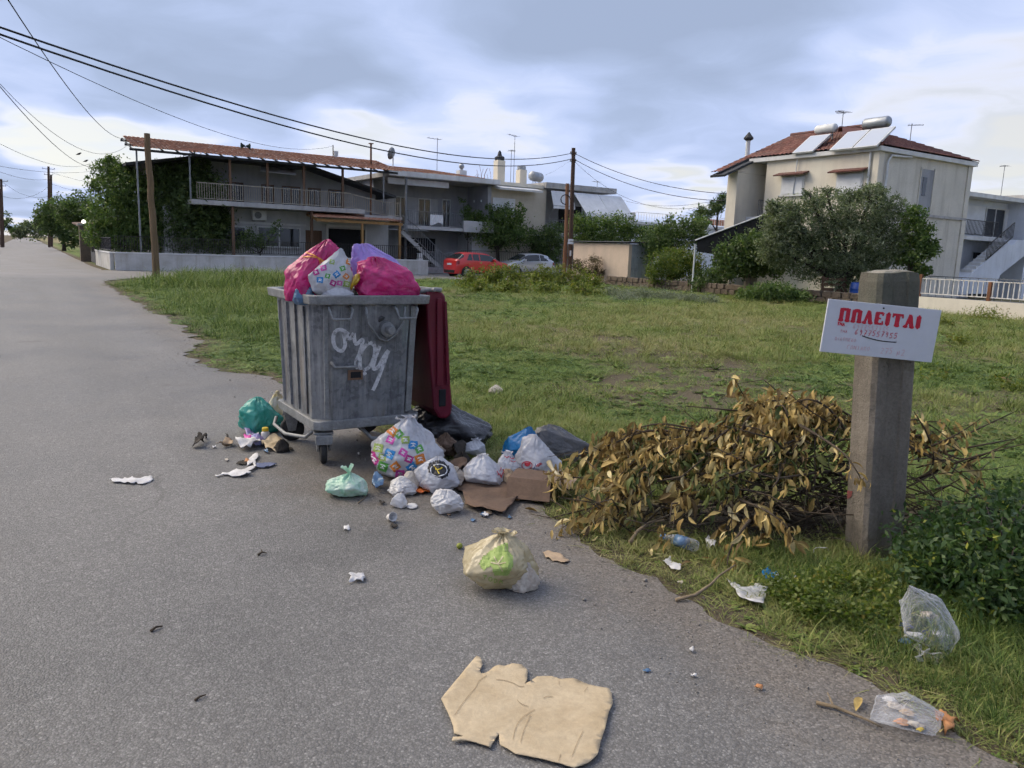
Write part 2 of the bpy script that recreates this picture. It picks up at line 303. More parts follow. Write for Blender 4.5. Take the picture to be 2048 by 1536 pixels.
# earth carried onto the edge
e0 = sstep(nt, mth(nt, 'ADD', ucoord, mth(nt, 'MULTIPLY', nd(nt, 'ShaderNodeTexNoise', {'Vector': pos, 'Scale': 2.6, 'Detail': 9., 'Roughness': .72}).outputs[0], 1.5)), 2.55, 3.5)
e1 = mth(nt, 'MULTIPLY', e0, sstep(nt, vcoord, 34., 30.))
base = mixc(nt, mth(nt, 'MULTIPLY', e1, .6), base, mixc(nt, vr, (.08, .062, .045), (.22, .185, .145)))
dc = nd(nt, 'ShaderNodeVectorMath', {0: pos, 1: tuple(W(2.25, 5.0))}, operation='DISTANCE').outputs['Value']
dn = nd(nt, 'ShaderNodeTexNoise', {'Vector': pos, 'Scale': 3.4, 'Detail': 8., 'Roughness': .7}).outputs[0]
base = mixc(nt, mth(nt, 'MULTIPLY', sstep(nt, mth(nt, 'ADD', dc, mth(nt, 'MULTIPLY', dn, 1.7)), 2.1, 1.1), .7), base, mixc(nt, vr, (.045, .036, .028), (.13, .105, .08)))
sp_ = nd(nt, 'ShaderNodeTexNoise', {'Vector': pos, 'Scale': 1.7, 'Detail': 3., 'Roughness': .5}).outputs[0]
base = mixc(nt, mth(nt, 'MULTIPLY', sstep(nt, sp_, .66, .74), .35), base, (.07, .062, .055))
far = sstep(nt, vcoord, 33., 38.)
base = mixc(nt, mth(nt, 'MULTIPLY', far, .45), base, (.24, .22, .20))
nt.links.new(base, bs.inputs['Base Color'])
nt.links.new(ramp(nt, lg, [(.3, .50), (.7, .78)]), bs.inputs['Roughness']); bs.inputs['Specular IOR Level'].default_value = .32
nt.links.new(nd(nt, 'ShaderNodeBump', {'Strength': .4, 'Distance': .005, 'Height': mth(nt, 'MULTIPLY', vo.outputs['Distance'], -1.)}).outputs[0], bs.inputs['Normal'])
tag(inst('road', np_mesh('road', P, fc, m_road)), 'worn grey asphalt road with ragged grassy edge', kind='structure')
mb = MB(); mb.quad(W(21.7, 43.02), W(95, 43.02), W(95, 47.2), W(21.7, 47.2)); tag(mb.build('street_apron', m_road), 'paved strip in front of the grey and cream houses', kind='structure')
# ------------------------------------------------------------------ grass: small clumps stood on points
def blade(mb, x, y, ang, L, w, lean, curl):
    dx, dy = math.cos(ang), math.sin(ang); px, py = -dy * w / 2, dx * w / 2
    pts = []
    for t, ww in ((0, 1), (.5, .8), (1, 0)):
        r = L * (lean * t + curl * t * t); z = L * t * (1 - .35 * (lean + curl) * t)
        c = (x + dx * r, y + dy * r, z)
        pts += [(c[0] - px * ww, c[1] - py * ww, z), (c[0] + px * ww, c[1] + py * ww, z)] if ww else [(c[0], c[1], z)]
    mb.add(pts, [(0, 1, 3, 2), (2, 3, 4)])
m_grass, nt, bs = newmat('grass_blades')
ti = nd(nt, 'ShaderNodeAttribute', attribute_name='tint', attribute_type='INSTANCER').outputs['Fac']
br = nd(nt, 'ShaderNodeAttribute', attribute_name='blade').outputs['Fac']
tt = mth(nt, 'ADD', ti, mth(nt, 'MULTIPLY', mth(nt, 'SUBTRACT', br, .5), .35))
gc = ramp(nt, tt, [(0., (.070, .122, .026)), (.25, (.150, .215, .046)), (.5, (.225, .262, .072)), (.72, (.29, .275, .10)), (1., (.40, .35, .19))])
gc = mixc(nt, 1., gc, ramp(nt, br, [(0., .75), (1., 1.25)]), 'MULTIPLY')
nt.links.new(gc, bs.inputs['Base Color']); bs.inputs['Roughness'].default_value = .6; bs.inputs['Specular IOR Level'].default_value = .25
tl = nd(nt, 'ShaderNodeBsdfTranslucent', {0: gc}); mx = nd(nt, 'ShaderNodeMixShader', {0: .25, 1: bs.outputs[0], 2: tl.outputs[0]})
nt.links.new(mx.outputs[0], nt.nodes['Material Output'].inputs[0])
gcol = bpy.data.collections.new('grass_clumps')
def clump(name, n, spread, L, w, lean, curl):
    mb = MB()
    for i in range(n):
        r = spread * math.sqrt(random.random()); a = random.uniform(0, 6.28)
        blade(mb, r * math.cos(a), r * math.sin(a), a + random.uniform(-1.2, 1.2), random.uniform(*L), random.uniform(*w), random.uniform(*lean), random.uniform(*curl))
    return clump_done(name, mb, 2)
def clump_done(name, mb, per):
    me = bpy.data.meshes.new(name); me.from_pydata(mb.v, [], mb.f); me.materials.append(m_grass)
    at = me.attributes.new('blade', 'FLOAT', 'FACE'); nf = len(mb.f)
    at.data.foreach_set('value', np.repeat(RNG.random(nf // per + 1), per)[:nf].astype(np.float32))
    o = bpy.data.objects.new(name, me); gcol.objects.link(o); return o
def rosette(name, n, L, w, up):
    mb = MB()
    for i in range(n):
        a = i * 2.4 + random.uniform(-.3, .3); l = random.uniform(*L); ww = random.uniform(*w); e = random.uniform(*up); ox = random.uniform(-.02, .02); oy = random.uniform(-.02, .02)
        c, s = math.cos(a), math.sin(a)
        def q(t, side): return (ox + c * l * t * math.cos(e) - s * side, oy + s * l * t * math.cos(e) + c * side, .006 + l * t * math.sin(e) * (1 - .5 * t))
        mb.add([q(0, 0), q(.45, ww / 2), q(.45, -ww / 2), q(.8, ww * .4), q(.8, -ww * .4), q(1, 0)], [(0, 1, 2), (2, 1, 3, 4), (4, 3, 5)])
    return clump_done(name, mb, 3)
clump('a_short_turf', 46, .10, (.012, .042), (.003, .006), (.3, 1.3), (0, .6))
clump('b_long_grass', 20, .06, (.07, .20), (.004, .007), (.05, .5), (.1, .6))
clump('c_flat_straw', 20, .10, (.03, .10), (.003, .006), (.9, 1.8), (0, .5))
rosette('d_weed_rosette', 11, (.04, .10), (.015, .035), (.15, .8))
rosette('e_small_leaves', 26, (.012, .045), (.010, .018), (.4, 1.2))
ng = bpy.data.node_groups.new('grass_scatter', 'GeometryNodeTree')
ng.interface.new_socket('Geometry', in_out='INPUT', socket_type='NodeSocketGeometry'); ng.interface.new_socket('Geometry', in_out='OUTPUT', socket_type='NodeSocketGeometry')
gi = ng.nodes.new('NodeGroupInput'); go = ng.nodes.new('NodeGroupOutput')
ci = ng.nodes.new('GeometryNodeCollectionInfo'); ci.inputs[0].default_value = gcol; ci.inputs['Separate Children'].default_value = True; ci.inputs['Reset Children'].default_value = True
iop = ng.nodes.new('GeometryNodeInstanceOnPoints'); iop.inputs['Pick Instance'].default_value = True
def nattr(n, dt): a = ng.nodes.new('GeometryNodeInputNamedAttribute'); a.data_type = dt; a.inputs[0].default_value = n; return a.outputs[0]
ng.links.new(gi.outputs[0], iop.inputs['Points']); ng.links.new(ci.outputs[0], iop.inputs['Instance'])
ng.links.new(nattr('kind_index', 'INT'), iop.inputs['Instance Index']); ng.links.new(nattr('rot', 'FLOAT_VECTOR'), iop.inputs['Rotation']); ng.links.new(nattr('scl', 'FLOAT_VECTOR'), iop.inputs['Scale'])
ng.links.new(iop.outputs[0], go.inputs[0])
def ground_z(u, v):
    off = np.clip((u - road_edge(v)) / 1.5, 0, 1) * (v < 36.5) * (u < 30)
    return -.012 + off * ((fbm(u * .8, v * .8, 3) - .45) * .09 + (fbm(u * 2.2, v * 2.2, 8) - .5) * .035)
def scatter(name, label, pts, idx, tint, scl, z=None):
    u, v = pts[:, 0], pts[:, 1]; n = len(u); zz = ground_z(u, v) if z is None else z
    me = bpy.data.meshes.new(name); me.vertices.add(n)
    me.vertices.foreach_set('co', np.stack([u * UU[0] + v * VV[0], u * UU[1] + v * VV[1], zz], -1).astype(np.float32).ravel())
    for nm, t, val in (('kind_index', 'INT', idx.astype(np.int32)), ('tint', 'FLOAT', tint.astype(np.float32))):
        me.attributes.new(nm, t, 'POINT').data.foreach_set('value', val)
    rot = np.stack([RNG.normal(0, .12, n), RNG.normal(0, .12, n), RNG.uniform(0, 6.28, n)], -1).astype(np.float32)
    me.attributes.new('rot', 'FLOAT_VECTOR', 'POINT').data.foreach_set('vector', rot.ravel())
    me.attributes.new('scl', 'FLOAT_VECTOR', 'POINT').data.foreach_set('vector', scl.astype(np.float32).ravel())
    o = inst(name, me); o.modifiers.new('scatter', 'NODES').node_group = ng
    return tag(o, label, 'grass', kind='stuff')
N = 1500000
cu = RNG.uniform(1.6, 29, N); cv = RNG.uniform(-1.5, 37, N)
cx = cu * UU[0] + cv * VV[0]; cy = cu * UU[1] + cv * VV[1]; dist = np.hypot(cx, cy)
infr = (cy > 1.0) & (np.abs(cx) < cy * .80 + 1.8)
be = bare_field(cu, cv); dr = dry_field(cu, cv); ef = cu - road_edge(cv)
dens = np.minimum(620, 15000 / dist ** 2) * (1 - .68 * be) * np.clip(.5 + 1.2 * fbm(cu * 1.9, cv * 1.9, 51), 0, 1.2)
dens *= np.clip((ef + .02) / .35, 0, 1) ** .7
area = 27.4 * 38.5
heap = np.exp(-((cx - 1.4) / .8) ** 2 - ((cy - 4.66) / .36) ** 2) + np.exp(-((cx - 2.55) / .4) ** 2 - ((cy - 4.6) / .34) ** 2); keep = infr & (heap < .30) & (ef > -.03) & (RNG.random(N) < dens * area / N)
cu, cv, dist, be, dr, ef = (a[keep] for a in (cu, cv, dist, be, dr, ef)); n = len(cu)
r = RNG.random(n); pn = fbm(cu * .9, cv * .9, 61); pw = fbm(cu * .8, cv * .8, 67)
idx = np.where(r < .60, 0, np.where(r < .78, 2, np.where(r < .90, 4, 3)))
tall = (RNG.random(n) < np.clip((pn - .58) * 2, 0, .25)) & (ef > .9); idx[tall] = 1
idx[(RNG.random(n) < np.clip((pw - .55) * 4, 0, .7)) & (dist < 16)] = 4
dryzone = (dr > .45) & (RNG.random(n) < .55); idx[dryzone] = np.where(RNG.random(dryzone.sum()) < .5, 1, 2)
tint = np.clip(.16 + .44 * dr + .16 * be + RNG.normal(0, .10, n) + .12 * (ef < .5) * (dist < 14), .02, 1)
tint = np.where((idx >= 3), np.clip(tint - .22, .02, .5), tint)
s = np.clip((dist / 6.5) ** .62, .8, 3.0) * RNG.uniform(.75, 1.25, n)
hs = np.clip((dist / 9) ** .35, .8, 1.5) * RNG.uniform(.6, 1.2, n) * np.clip(.5 + ef * .5, .5, 1.)
scatter('grass', 'short patchy grass and weeds covering the vacant plot', np.stack([cu, cv], -1), idx, tint, np.stack([s, s, hs], -1))
print('grass clumps', n)
# tall rank grass: by the verge in front of the white wall, and lush grass at the lower right corner
def tall_patch(name, label, boxes, tint0, sc):
    U_, V_, S_ = [], [], []
    for (x, y, ru_, rv_, k, h) in boxes:
        c = uvof(G(x, y)); U_.append(RNG.normal(c[0], ru_, k)); V_.append(RNG.normal(c[1], rv_, k)); S_.append(np.full(k, h))
    u = np.concatenate(U_); v = np.concatenate(V_); h = np.concatenate(S_) * RNG.uniform(.6, 1.3, len(u)); ok = (u > road_edge(v) + .1) & (v < 37); u, v, h = u[ok], v[ok], h[ok]
    scatter(name, label, np.stack([u, v], -1), np.where(RNG.random(len(u)) < .8, 1, 4), np.clip(tint0 + RNG.normal(0, .12, len(u)), .02, 1), np.stack([h * sc, h * sc, h], -1))
tall_patch('tall_grass', 'tall rank grass beside the field pole in front of the white wall', [(400, 572, .9, 1.4, 220, 3.2), (470, 566, 1.2, 1.4, 320, 3.8), (540, 562, 1.0, 1.2, 240, 3.2), (330, 575, 1.0, 1., 160, 1.6), (450, 620, .8, 1.2, 180, 1.9), (520, 660, .6, .9, 150, 1.6), (480, 600, 1., 1.2, 160, 2.2)], .28, 1.0)
tall_patch('lush_grass', 'lush green grass at the foot of the concrete post', [(1960, 1330, .22, .22, 240, .62), (2040, 1250, .25, .3, 300, .85), (1700, 1190, .22, .16, 220, .5), (1900, 1220, .2, .2, 200, .65), (2030, 1420, .2, .2, 180, .45), (1600, 1150, .2, .12, 140, .55)], .12, .9)

# grit along the road edge
def pebbles(name, label, n, seed):
    rg_ = np.random.default_rng(seed); v = rg_.uniform(.3, 16, n); u = road_edge(v) - np.abs(rg_.normal(0, .35, n)) + .12; r = rg_.uniform(.0015, .0055, n) * (1 + 1.2 * (rg_.random(n) < .05)); z = np.where(u > road_edge(v), ground_z(u, v) + .004, .001)
    o = np.array([(1, 0, 0), (0, 1, 0), (-1, 0, 0), (0, -1, 0), (0, 0, .8), (0, 0, -.4)]); V = (np.stack([u * UU[0] + v * VV[0], u * UU[1] + v * VV[1], z + r * .4], -1)[:, None, :] + o[None] * r[:, None, None] * rg_.uniform(.6, 1.3, (n, 6, 1))).reshape(-1, 3)
    f = np.array([(0, 1, 4), (1, 2, 4), (2, 3, 4), (3, 0, 4), (1, 0, 5), (2, 1, 5), (3, 2, 5), (0, 3, 5)]); F_ = (np.arange(n)[:, None, None] * 6 + f[None]).reshape(-1, 3)
    tag(inst(name, np_mesh(name, V, F_, pm('grit', (.26, .24, .21), (.11, .10, .085), 40., .9), None)), label, 'gravel', kind='stuff')
pebbles('gravel', 'loose grit and crumbs along the asphalt edge', 3200, 4)
# ------------------------------------------------------------------ building materials
pm('plaster_grey', (.48, .48, .48), (.38, .38, .38), 1.2, .9, .15, 30, fine=.07, streak=(2.5, .35, (.20, .19, .18)))
pm('plaster_dim', (.31, .315, .33), (.24, .245, .26), 1.0, .9, .1, 30, fine=.06, streak=(2., .3, (.12, .12, .12)))
pm('plaster_white', (.66, .66, .65), (.50, .50, .49), .9, .9, .15, 30, fine=.06, streak=(2.2, .45, (.33, .30, .25)))
pm('plaster_cream', (.66, .61, .50), (.57, .52, .43), .8, .9, .12, 30, fine=.05, streak=(1.8, .25, (.34, .31, .26)))
pm('plaster_worn', (.62, .585, .51), (.50, .47, .41), .7, .92, .3, 18, fine=.10, streak=(2.2, .5, (.27, .24, .19)))
pm('plaster_pink', (.56, .44, .34), (.46, .37, .29), 1.1, .9, .2, 25, fine=.06, streak=(1.6, .25, (.33, .27, .22)))
pm('plaster_blue_white', (.62, .65, .70), (.50, .53, .58), 1., .9, .12, 30, fine=.05, streak=(2.4, .3, (.33, .33, .34)))
pm('garden_wall_paint', (.52, .51, .49), (.38, .365, .33), 1.4, .9, .3, 25, fine=.08, streak=(3., .6, (.28, .24, .18)))
pm('concrete_slab', (.42, .41, .40), (.30, .295, .285), 1.6, .92, .3, 30, fine=.1, streak=(4., .5, (.16, .15, .14)))
pm('dark_roofing', (.05, .052, .055), (.028, .03, .032), 2., .7, .1)
pm('brown_timber', (.15, .085, .05), (.09, .05, .03), 3., .7, .2, 60, stretch=(1, 1, .1))
pm('ochre_timber', (.33, .19, .07), (.22, .12, .045), 3., .7, .2, 60, stretch=(1, 1, .1))
pm('rail_beige', (.40, .36, .29), (.30, .26, .2), 5., .5, .05)
pm('rail_black', (.022, .022, .024), (.035, .028, .022), 5., .5, .05)
pm('rail_white', (.62, .62, .60), (.45, .40, .33), 5., .55, .05)
pm('rail_grey', (.20, .21, .22), (.13, .135, .14), 5., .5, .05)
pm('shutter_white', (.66, .67, .68), (.55, .56, .57), 2., .6, .0, fine=.03)
pm('white_metal', (.62, .63, .62), (.48, .48, .46), 3., .45, .03, fine=.04)
pm('grey_metal', (.23, .24, .25), (.15, .155, .16), 3., .5, .08)
pm('zinc', (.36, .38, .40), (.27, .285, .30), 3., .45, .08, metal=.6)
pm('rust', (.20, .085, .04), (.10, .045, .025), 4., .85, .3, 40)
pm('awning_cloth', (.60, .61, .62), (.49, .50, .51), 1.5, .85, .05, fine=.05, streak=(3., .25, (.38, .38, .38)))
pm('dark_inside', (.018, .018, .02), (.01, .01, .012), 3., .9)  # near-black colour standing in for the shade inside openings and hollows
pm('net_black', (.012, .013, .013), (.02, .02, .02), 3., .95)
pm('shade_green', (.03, .05, .04), (.02, .03, .025), 3., .9)
glassy('window_glass', (.022, .026, .03), .07); glassy('panel_glass', (.42, .45, .50), .18, .8); glassy('black_gloss', (.012, .012, .014), .2)
m_tile, nt, bs = newmat('clay_tiles')
t_ = nd(nt, 'ShaderNodeAttribute', attribute_name='tint').outputs['Fac']
ps = nd(nt, 'ShaderNodeTexCoord').outputs['Object']; nn = nd(nt, 'ShaderNodeTexNoise', {'Vector': ps, 'Scale': .9, 'Detail': 6., 'Roughness': .65}).outputs[0]
c_ = ramp(nt, t_, [(0., (.23, .095, .052)), (.4, (.37, .165, .092)), (.75, (.46, .25, .155)), (1., (.52, .36, .26))])
c_ = mixc(nt, ramp(nt, nn, [(.48, 0.), (.75, .75)]), c_, (.17, .12, .095)); nt.links.new(c_, bs.inputs['Base Color']); bs.inputs['Roughness'].default_value = .85
m_tile_red, nt, bs = newmat('red_clay_tiles')
t_ = nd(nt, 'ShaderNodeAttribute', attribute_name='tint').outputs['Fac']
ps = nd(nt, 'ShaderNodeTexCoord').outputs['Object']; nn = nd(nt, 'ShaderNodeTexNoise', {'Vector': ps, 'Scale': 1.1, 'Detail': 6., 'Roughness': .65}).outputs[0]
c_ = ramp(nt, t_, [(0., (.12, .045, .035)), (.5, (.19, .075, .056)), (1., (.27, .125, .095))])
c_ = mixc(nt, ramp(nt, nn, [(.45, 0.), (.75, .7)]), c_, (.10, .08, .07)); nt.links.new(c_, bs.inputs['Base Color']); bs.inputs['Roughness'].default_value = .85
# ------------------------------------------------------------------ building kit, in street-grid coordinates
class HB(MB):
    def __init__(s, T): super().__init__(); s.o = T['off']
    def add(s, vs, fs, m=0): return super().add([(p[0] - s.o[0], p[1] - s.o[1], p[2]) for p in map(tuple, vs)], fs, m)
def house(name, label, cat, u, v, group=None):
    T = grid_thing(name, label, cat, u, v, group); T['off'] = (u, v); return T
def bpart(T, name, mat, *boxes, parent=None, bevel=0.):
    mb = HB(T)
    for b in boxes: mb.box(*b)
    return mb.build(name, MATS[mat], parent or T, bevel=bevel)
def tile_roof(T, A, B, C, Dd, colw, rowl, mat, name='roof_tiles', h=.055):
    """barrel tiles: A-B eave, C-D ridge (absolute u, v, z)"""
    o = np.array([*T['off'], 0.]); A, B, C, Dd = (np.array(p, float) - o for p in (A, B, C, Dd))
    cols = max(2, int(round(np.linalg.norm(B - A) / colw))); rows = max(1, int(round(np.linalg.norm(Dd - A) / rowl)))
    n = np.cross(B - A, Dd - A); n /= np.linalg.norm(n); n = n if n[2] > 0 else -n
    k = 6; V_ = []; F_ = []; Tn = []
    S = np.arange(cols * k + 1) / (cols * k)
    for r in range(rows):
        for e, t in ((0, r / rows), (1, (r + 1) / rows)):
            ph = np.abs(np.sin(np.pi * cols * S)) ** .7 * h + (.035 if e == 0 else 0.) + .004
            V_.append(((1 - t) * ((1 - S)[:, None] * A + S[:, None] * B) + t * ((1 - S)[:, None] * Dd + S[:, None] * C)) + ph[:, None] * n)
        b = 2 * r * (cols * k + 1); i = np.arange(cols * k)
        F_.append(np.stack([b + i, b + i + 1, b + cols * k + 2 + i, b + cols * k + 1 + i], -1)); Tn.append(np.repeat(RNG.random(cols), k))
        if r: F_.append(np.stack([b - cols * k - 1 + i, b - cols * k + i, b + 1 + i, b + i], -1)); Tn.append(np.repeat(RNG.random(cols) * .4, k))
    ob = inst(name, np_mesh(name, np.concatenate(V_), np.concatenate(F_), mat, np.concatenate(Tn)), T); ob['kind'] = 'stuff'
    return ob
def window(T, u0, u1, z0, z1, v, frame='white_metal', glass='window_glass', shutter=None, mull=1, sill=True, name='window', door=False):
    mb = HB(T); w = .07
    mb.box(u0, u0 + w, v - .06, v + .05, z0, z1); mb.box(u1 - w, u1, v - .06, v + .05, z0, z1); mb.box(u0 + w, u1 - w, v - .06, v + .05, z1 - w, z1); mb.box(u0 + w, u1 - w, v - .06, v + .05, z0, z0 + w)
    for i in range(mull):
        c = u0 + (u1 - u0) * (i + 1) / (mull + 1); mb.box(c - w * .45, c + w * .45, v - .055, v + .045, z0 + w, z1 - w)
    f = mb.build(name, MATS[frame], T)
    for i in range(mull + 1):
        a = u0 + w + (u1 - u0 - w) * i / (mull + 1) + .01; b = u0 + (u1 - u0 - w) * (i + 1) / (mull + 1) - .01
        bpart(T, 'pane', glass, (a, b, v - .03, v + .02, z0 + w + .004, z1 - w - .004), parent=f)
    if sill: bpart(T, 'sill', 'concrete_slab', (u0 - .08, u1 + .08, v - .14, v + .02, z0 - .07, z0 - .003), parent=f)
    return f
def louvred(T, u0, u1, z0, z1, v, mat='shutter_white', name='shutter'):
    mb = HB(T); n = max(4, int((z1 - z0) / .11))
    mb.box(u0, u1, v - .035, v + .02, z0, z1)
    for i in range(n):
        z = z0 + (z1 - z0) * (i + .25) / n; mb.box(u0 + .03, u1 - .03, v - .05, v - .034, z, z + (z1 - z0) / n * .55)
    return mb.build(name, MATS[mat], T)
def railing(T, pts, h, mat, step=.12, r=.011, rail=.022, name='railing', bar='baluster', lower=.08, bars_parent=None):
    """pts: floor points; one rail object with its balusters as sub-parts"""
    mb = HB(T); o = T['off']
    for a, b in zip(pts[:-1], pts[1:]):
        for z in (h, lower): mb.beam((a[0], a[1], a[2] + z), (b[0], b[1], b[2] + z), rail * 2, rail * 1.6)
    R = mb.build(name, MATS[mat], T)
    bm = MB(); bm.box(-r, r, -r, r, 0, h - lower); me = bm.mesh(bar, MATS[mat])
    for a, b in zip(pts[:-1], pts[1:]):
        a, b = Vector(a), Vector(b); n = max(1, int((b - a).length / step))
        for i in range(n + 1):
            p = a.lerp(b, i / n); inst(bar, me, R, (p.x - o[0], p.y - o[1], p.z + lower))
    return R
# ------------------------------------------------------------------ house with the tiled canopy
T1 = house('house', 'two-storey grey house under a long orange tiled canopy with brown posts', 'house', 7.2, 47)
bpart(T1, 'ground_floor_wall', 'plaster_grey', (7.2, 20.6, 47, 57, 0, 3.5))
pm('plaster_shade', (.31, .312, .32), (.25, .252, .26), 1.0, .9, .1, 30, fine=.06, streak=(2., .3, (.10, .10, .10)))  # upper floor's grey darkened for the canopy's shade, put into the colour
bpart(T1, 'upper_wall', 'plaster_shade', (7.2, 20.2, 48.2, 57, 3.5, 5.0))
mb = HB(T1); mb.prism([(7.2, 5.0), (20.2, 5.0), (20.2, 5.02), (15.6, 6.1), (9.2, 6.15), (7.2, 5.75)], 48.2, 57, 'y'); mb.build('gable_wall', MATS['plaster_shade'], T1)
mb = HB(T1); mb.slab((5.4, 46.7, 5.55), (9.2, 46.7, 6.28), (9.2, 57.4, 6.28), (5.4, 57.4, 5.55), .14); mb.slab((9.2, 46.7, 6.28), (15.6, 46.7, 6.22), (15.6, 57.4, 6.22), (9.2, 57.4, 6.28), .14); mb.slab((15.6, 46.7, 6.22), (21.0, 46.7, 4.85), (21.0, 57.4, 4.85), (15.6, 57.4, 6.22), .14); mb.build('roof', MATS['dark_roofing'], T1)
bpart(T1, 'balcony_slab', 'concrete_slab', (8.3, 18.1, 44.8, 48.19, 3.52, 3.77), bevel=.01)
bpart(T1, 'landing_slab', 'concrete_slab', (18.12, 20.6, 44.9, 47.9, 3.30, 3.47))
bpart(T1, 'facade_trim', 'plaster_white', (8.2, 15.2, 46.93, 47.02, 2.66, 2.78))
R1 = railing(T1, [(8.6, 44.9, 3.77), (17.25, 44.9, 3.77)], .9, 'rail_beige', .125)
railing(T1, [(17.35, 44.9, 3.77), (19.4, 44.9, 3.45), (20.4, 44.9, 3.45)], .85, 'rail_beige', .13)
for u in (10.37, 12.39, 14.47, 16.8): bpart(T1, 'canopy_post', 'brown_timber', (u - .06, u + .06, 44.99, 45.11, 3.771, 6.06))
for u in (10.45, 14.9): bpart(T1, 'lower_post', 'brown_timber', (u - .07, u + .07, 44.97, 45.11, 0, 3.51))
for u in (5.75, 8.3, 19.4): bpart(T1, 'canopy_post', 'grey_metal', (u - .04, u + .04, 45.0, 45.08, .9 if u < 6 else 3.78, 6.06))
mb = HB(T1)
for v, z in ((44.75, 6.06), (46.6, 6.46), (48.3, 6.84)): mb.beam((5.4, v, z), (20.2, v, z), .08, .12)
for u in np.arange(5.5, 20.2, .74): mb.beam((u, 44.55, 6.07), (u, 48.5, 6.96), .05, .07)
mb.build('canopy_frame', MATS['dark_roofing'], T1)
tile_roof(T1, (5.55, 44.45, 6.12), (20.35, 44.45, 6.12), (20.35, 48.6, 7.08), (5.55, 48.6, 7.08), .215, .38, m_tile)
mb = HB(T1); mb.slab((12.3, 46.2, 5.66), (14.2, 45.6, 5.55), (14.6, 46.9, 5.95), (12.6, 47.2, 6.0), .03); mb.build('translucent_sheet', MATS['awning_cloth'], T1)
for x0, x1, y0, y1 in [(412, 432, 346, 378), (453, 487, 352, 392), (522, 548, 356, 396), (563, 600, 360, 402), (615, 641, 364, 404), (656, 684, 370, 410)]:
    a, z1 = PV(x0, y0, 48.2); b, z0 = PV(x1, y1, 48.2); window(T1, a, b, 3.80, min(z1, 5.05), 48.2, 'brown_timber', mull=1, sill=False, name='balcony_door')
a, z1 = PV(514, 452, 47); b, z0 = PV(601, 495, 47); window(T1, a, b, 1.35, z1, 47, mull=1)
a, z1 = PV(470, 446, 47); window(T1, a - .9, a + .6, 1.4, 2.5, 47, mull=1)
a, z1 = PV(611, 452, 47); bpart(T1, 'door', 'brown_timber', (a, a + 1.0, 46.94, 47.05, .05, 2.45))
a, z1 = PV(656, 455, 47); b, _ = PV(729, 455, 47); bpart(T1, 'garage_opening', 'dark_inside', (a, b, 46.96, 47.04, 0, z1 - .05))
mb = HB(T1); mb.box(a - .14, a, 46.92, 47.06, 0, z1 + .05); mb.box(b, b + .14, 46.92, 47.06, 0, z1 + .05); mb.box(a - .14, b + .14, 46.921, 47.061, z1 + .051, z1 + .19); mb.build('garage_frame', MATS['plaster_white'], T1)
tile_roof(T1, (14.7, 43.4, 3.08), (20.0, 43.4, 3.08), (20.2, 46.9, 3.50), (15.2, 46.9, 3.50), .20, .36, m_tile, name='porch_tiles')
mb = HB(T1); mb.beam((14.7, 43.6, 2.98), (20.0, 43.6, 2.98), .10, .16); mb.beam((20.0, 43.6, 2.98), (20.2, 46.8, 3.38), .08, .14); mb.beam((14.8, 43.6, 2.98), (15.2, 46.8, 3.38), .08, .14); mb.build('porch_beam', MATS['ochre_timber'], T1)
for u in (17.45, 19.85): bpart(T1, 'porch_post', 'ochre_timber', (u - .06, u + .06, 43.54, 43.66, 0, 2.9))
# things on and round that house
u_, z_ = PV(517, 430, 46.8)
ac = grid_thing('air_conditioner', 'white air conditioner unit on the grey wall under the balcony', 'air conditioner', u_, 46.8)
mb = MB(); mb.box(-.4, .4, -.28, -.01, -.30, .25); mb.build('casing', MATS['white_metal'], ac, bevel=.015); ac.location.z = z_
mb = MB(); mb.lathe([(.20, 0), (.20, .012), (.03, .014)], 20, (-.1, -.281, -.02), axis='y'); f_ = mb.build('fan_grille', MATS['rail_grey'], ac); f_.scale.y = -1; f_.location.y = -.575
mb = MB(); mb.beam((-.3, -.3, -.33), (-.3, .2, -.33), .04); mb.beam((.3, -.3, -.33), (.3, .2, -.33), .04); mb.build('bracket', MATS['grey_metal'], ac)
def horn_speaker(x, y, v, label):
    u, z = PV(x, y, v); t = grid_thing('loudspeaker', label, 'loudspeaker', u, v); zb = 6.9
    mb = MB(); mb.tube([(0, 0, zb - .2), (0, 0, z)], .025, 8); mb.build('mast', MATS['grey_metal'], t)
    for s in (-1, 1):
        mb = MB(); mb.lathe([(.05, .03), (.07, .10), (.17, .24), (.18, .25), (.15, .24), (.05, .12)], 16, (0, 0, z), axis='x')
        h = mb.build('horn', MATS['shade_green'], t, smooth=True); h.scale.x = s
horn_speaker(491, 292, 47.5, 'pair of dark horn loudspeakers on a mast above the tiled canopy')
def pole_thing(name, label, cat, u, v, z0, z1, r, mat, group=None):
    t = grid_thing(name, label, cat, u, v, group); mb = MB(); mb.tube([(0, 0, z0), (0, 0, z1)], r, 8); mb.build('mast', MATS[mat], t); return t
u_, z_ = PV(666, 290, 48); t = pole_thing('vent_pipe', 'thin vent pipe with a white box on the tiled canopy', 'pipe', u_, 48, 6.75, z_, .03, 'brown_timber'); mb = MB(); mb.box(.05, .3, -.1, .1, z_ - .65, z_ - .35); mb.tube([(.17, 0, z_ - .75), (.17, 0, z_ - .4)], .06, 8); mb.build('box', MATS['white_metal'], t)
u_, z_ = PV(742, 288, 46.2); t = pole_thing('vent_pipe', 'rusty steel pipe rising between the tiled canopy and the grey house', 'pipe', u_, 46.2, 3.5, z_, .06, 'rust'); mb = MB(); mb.box(-.12, .12, -.12, .12, z_, z_ + .05); mb.build('cap', MATS['rust'], t)
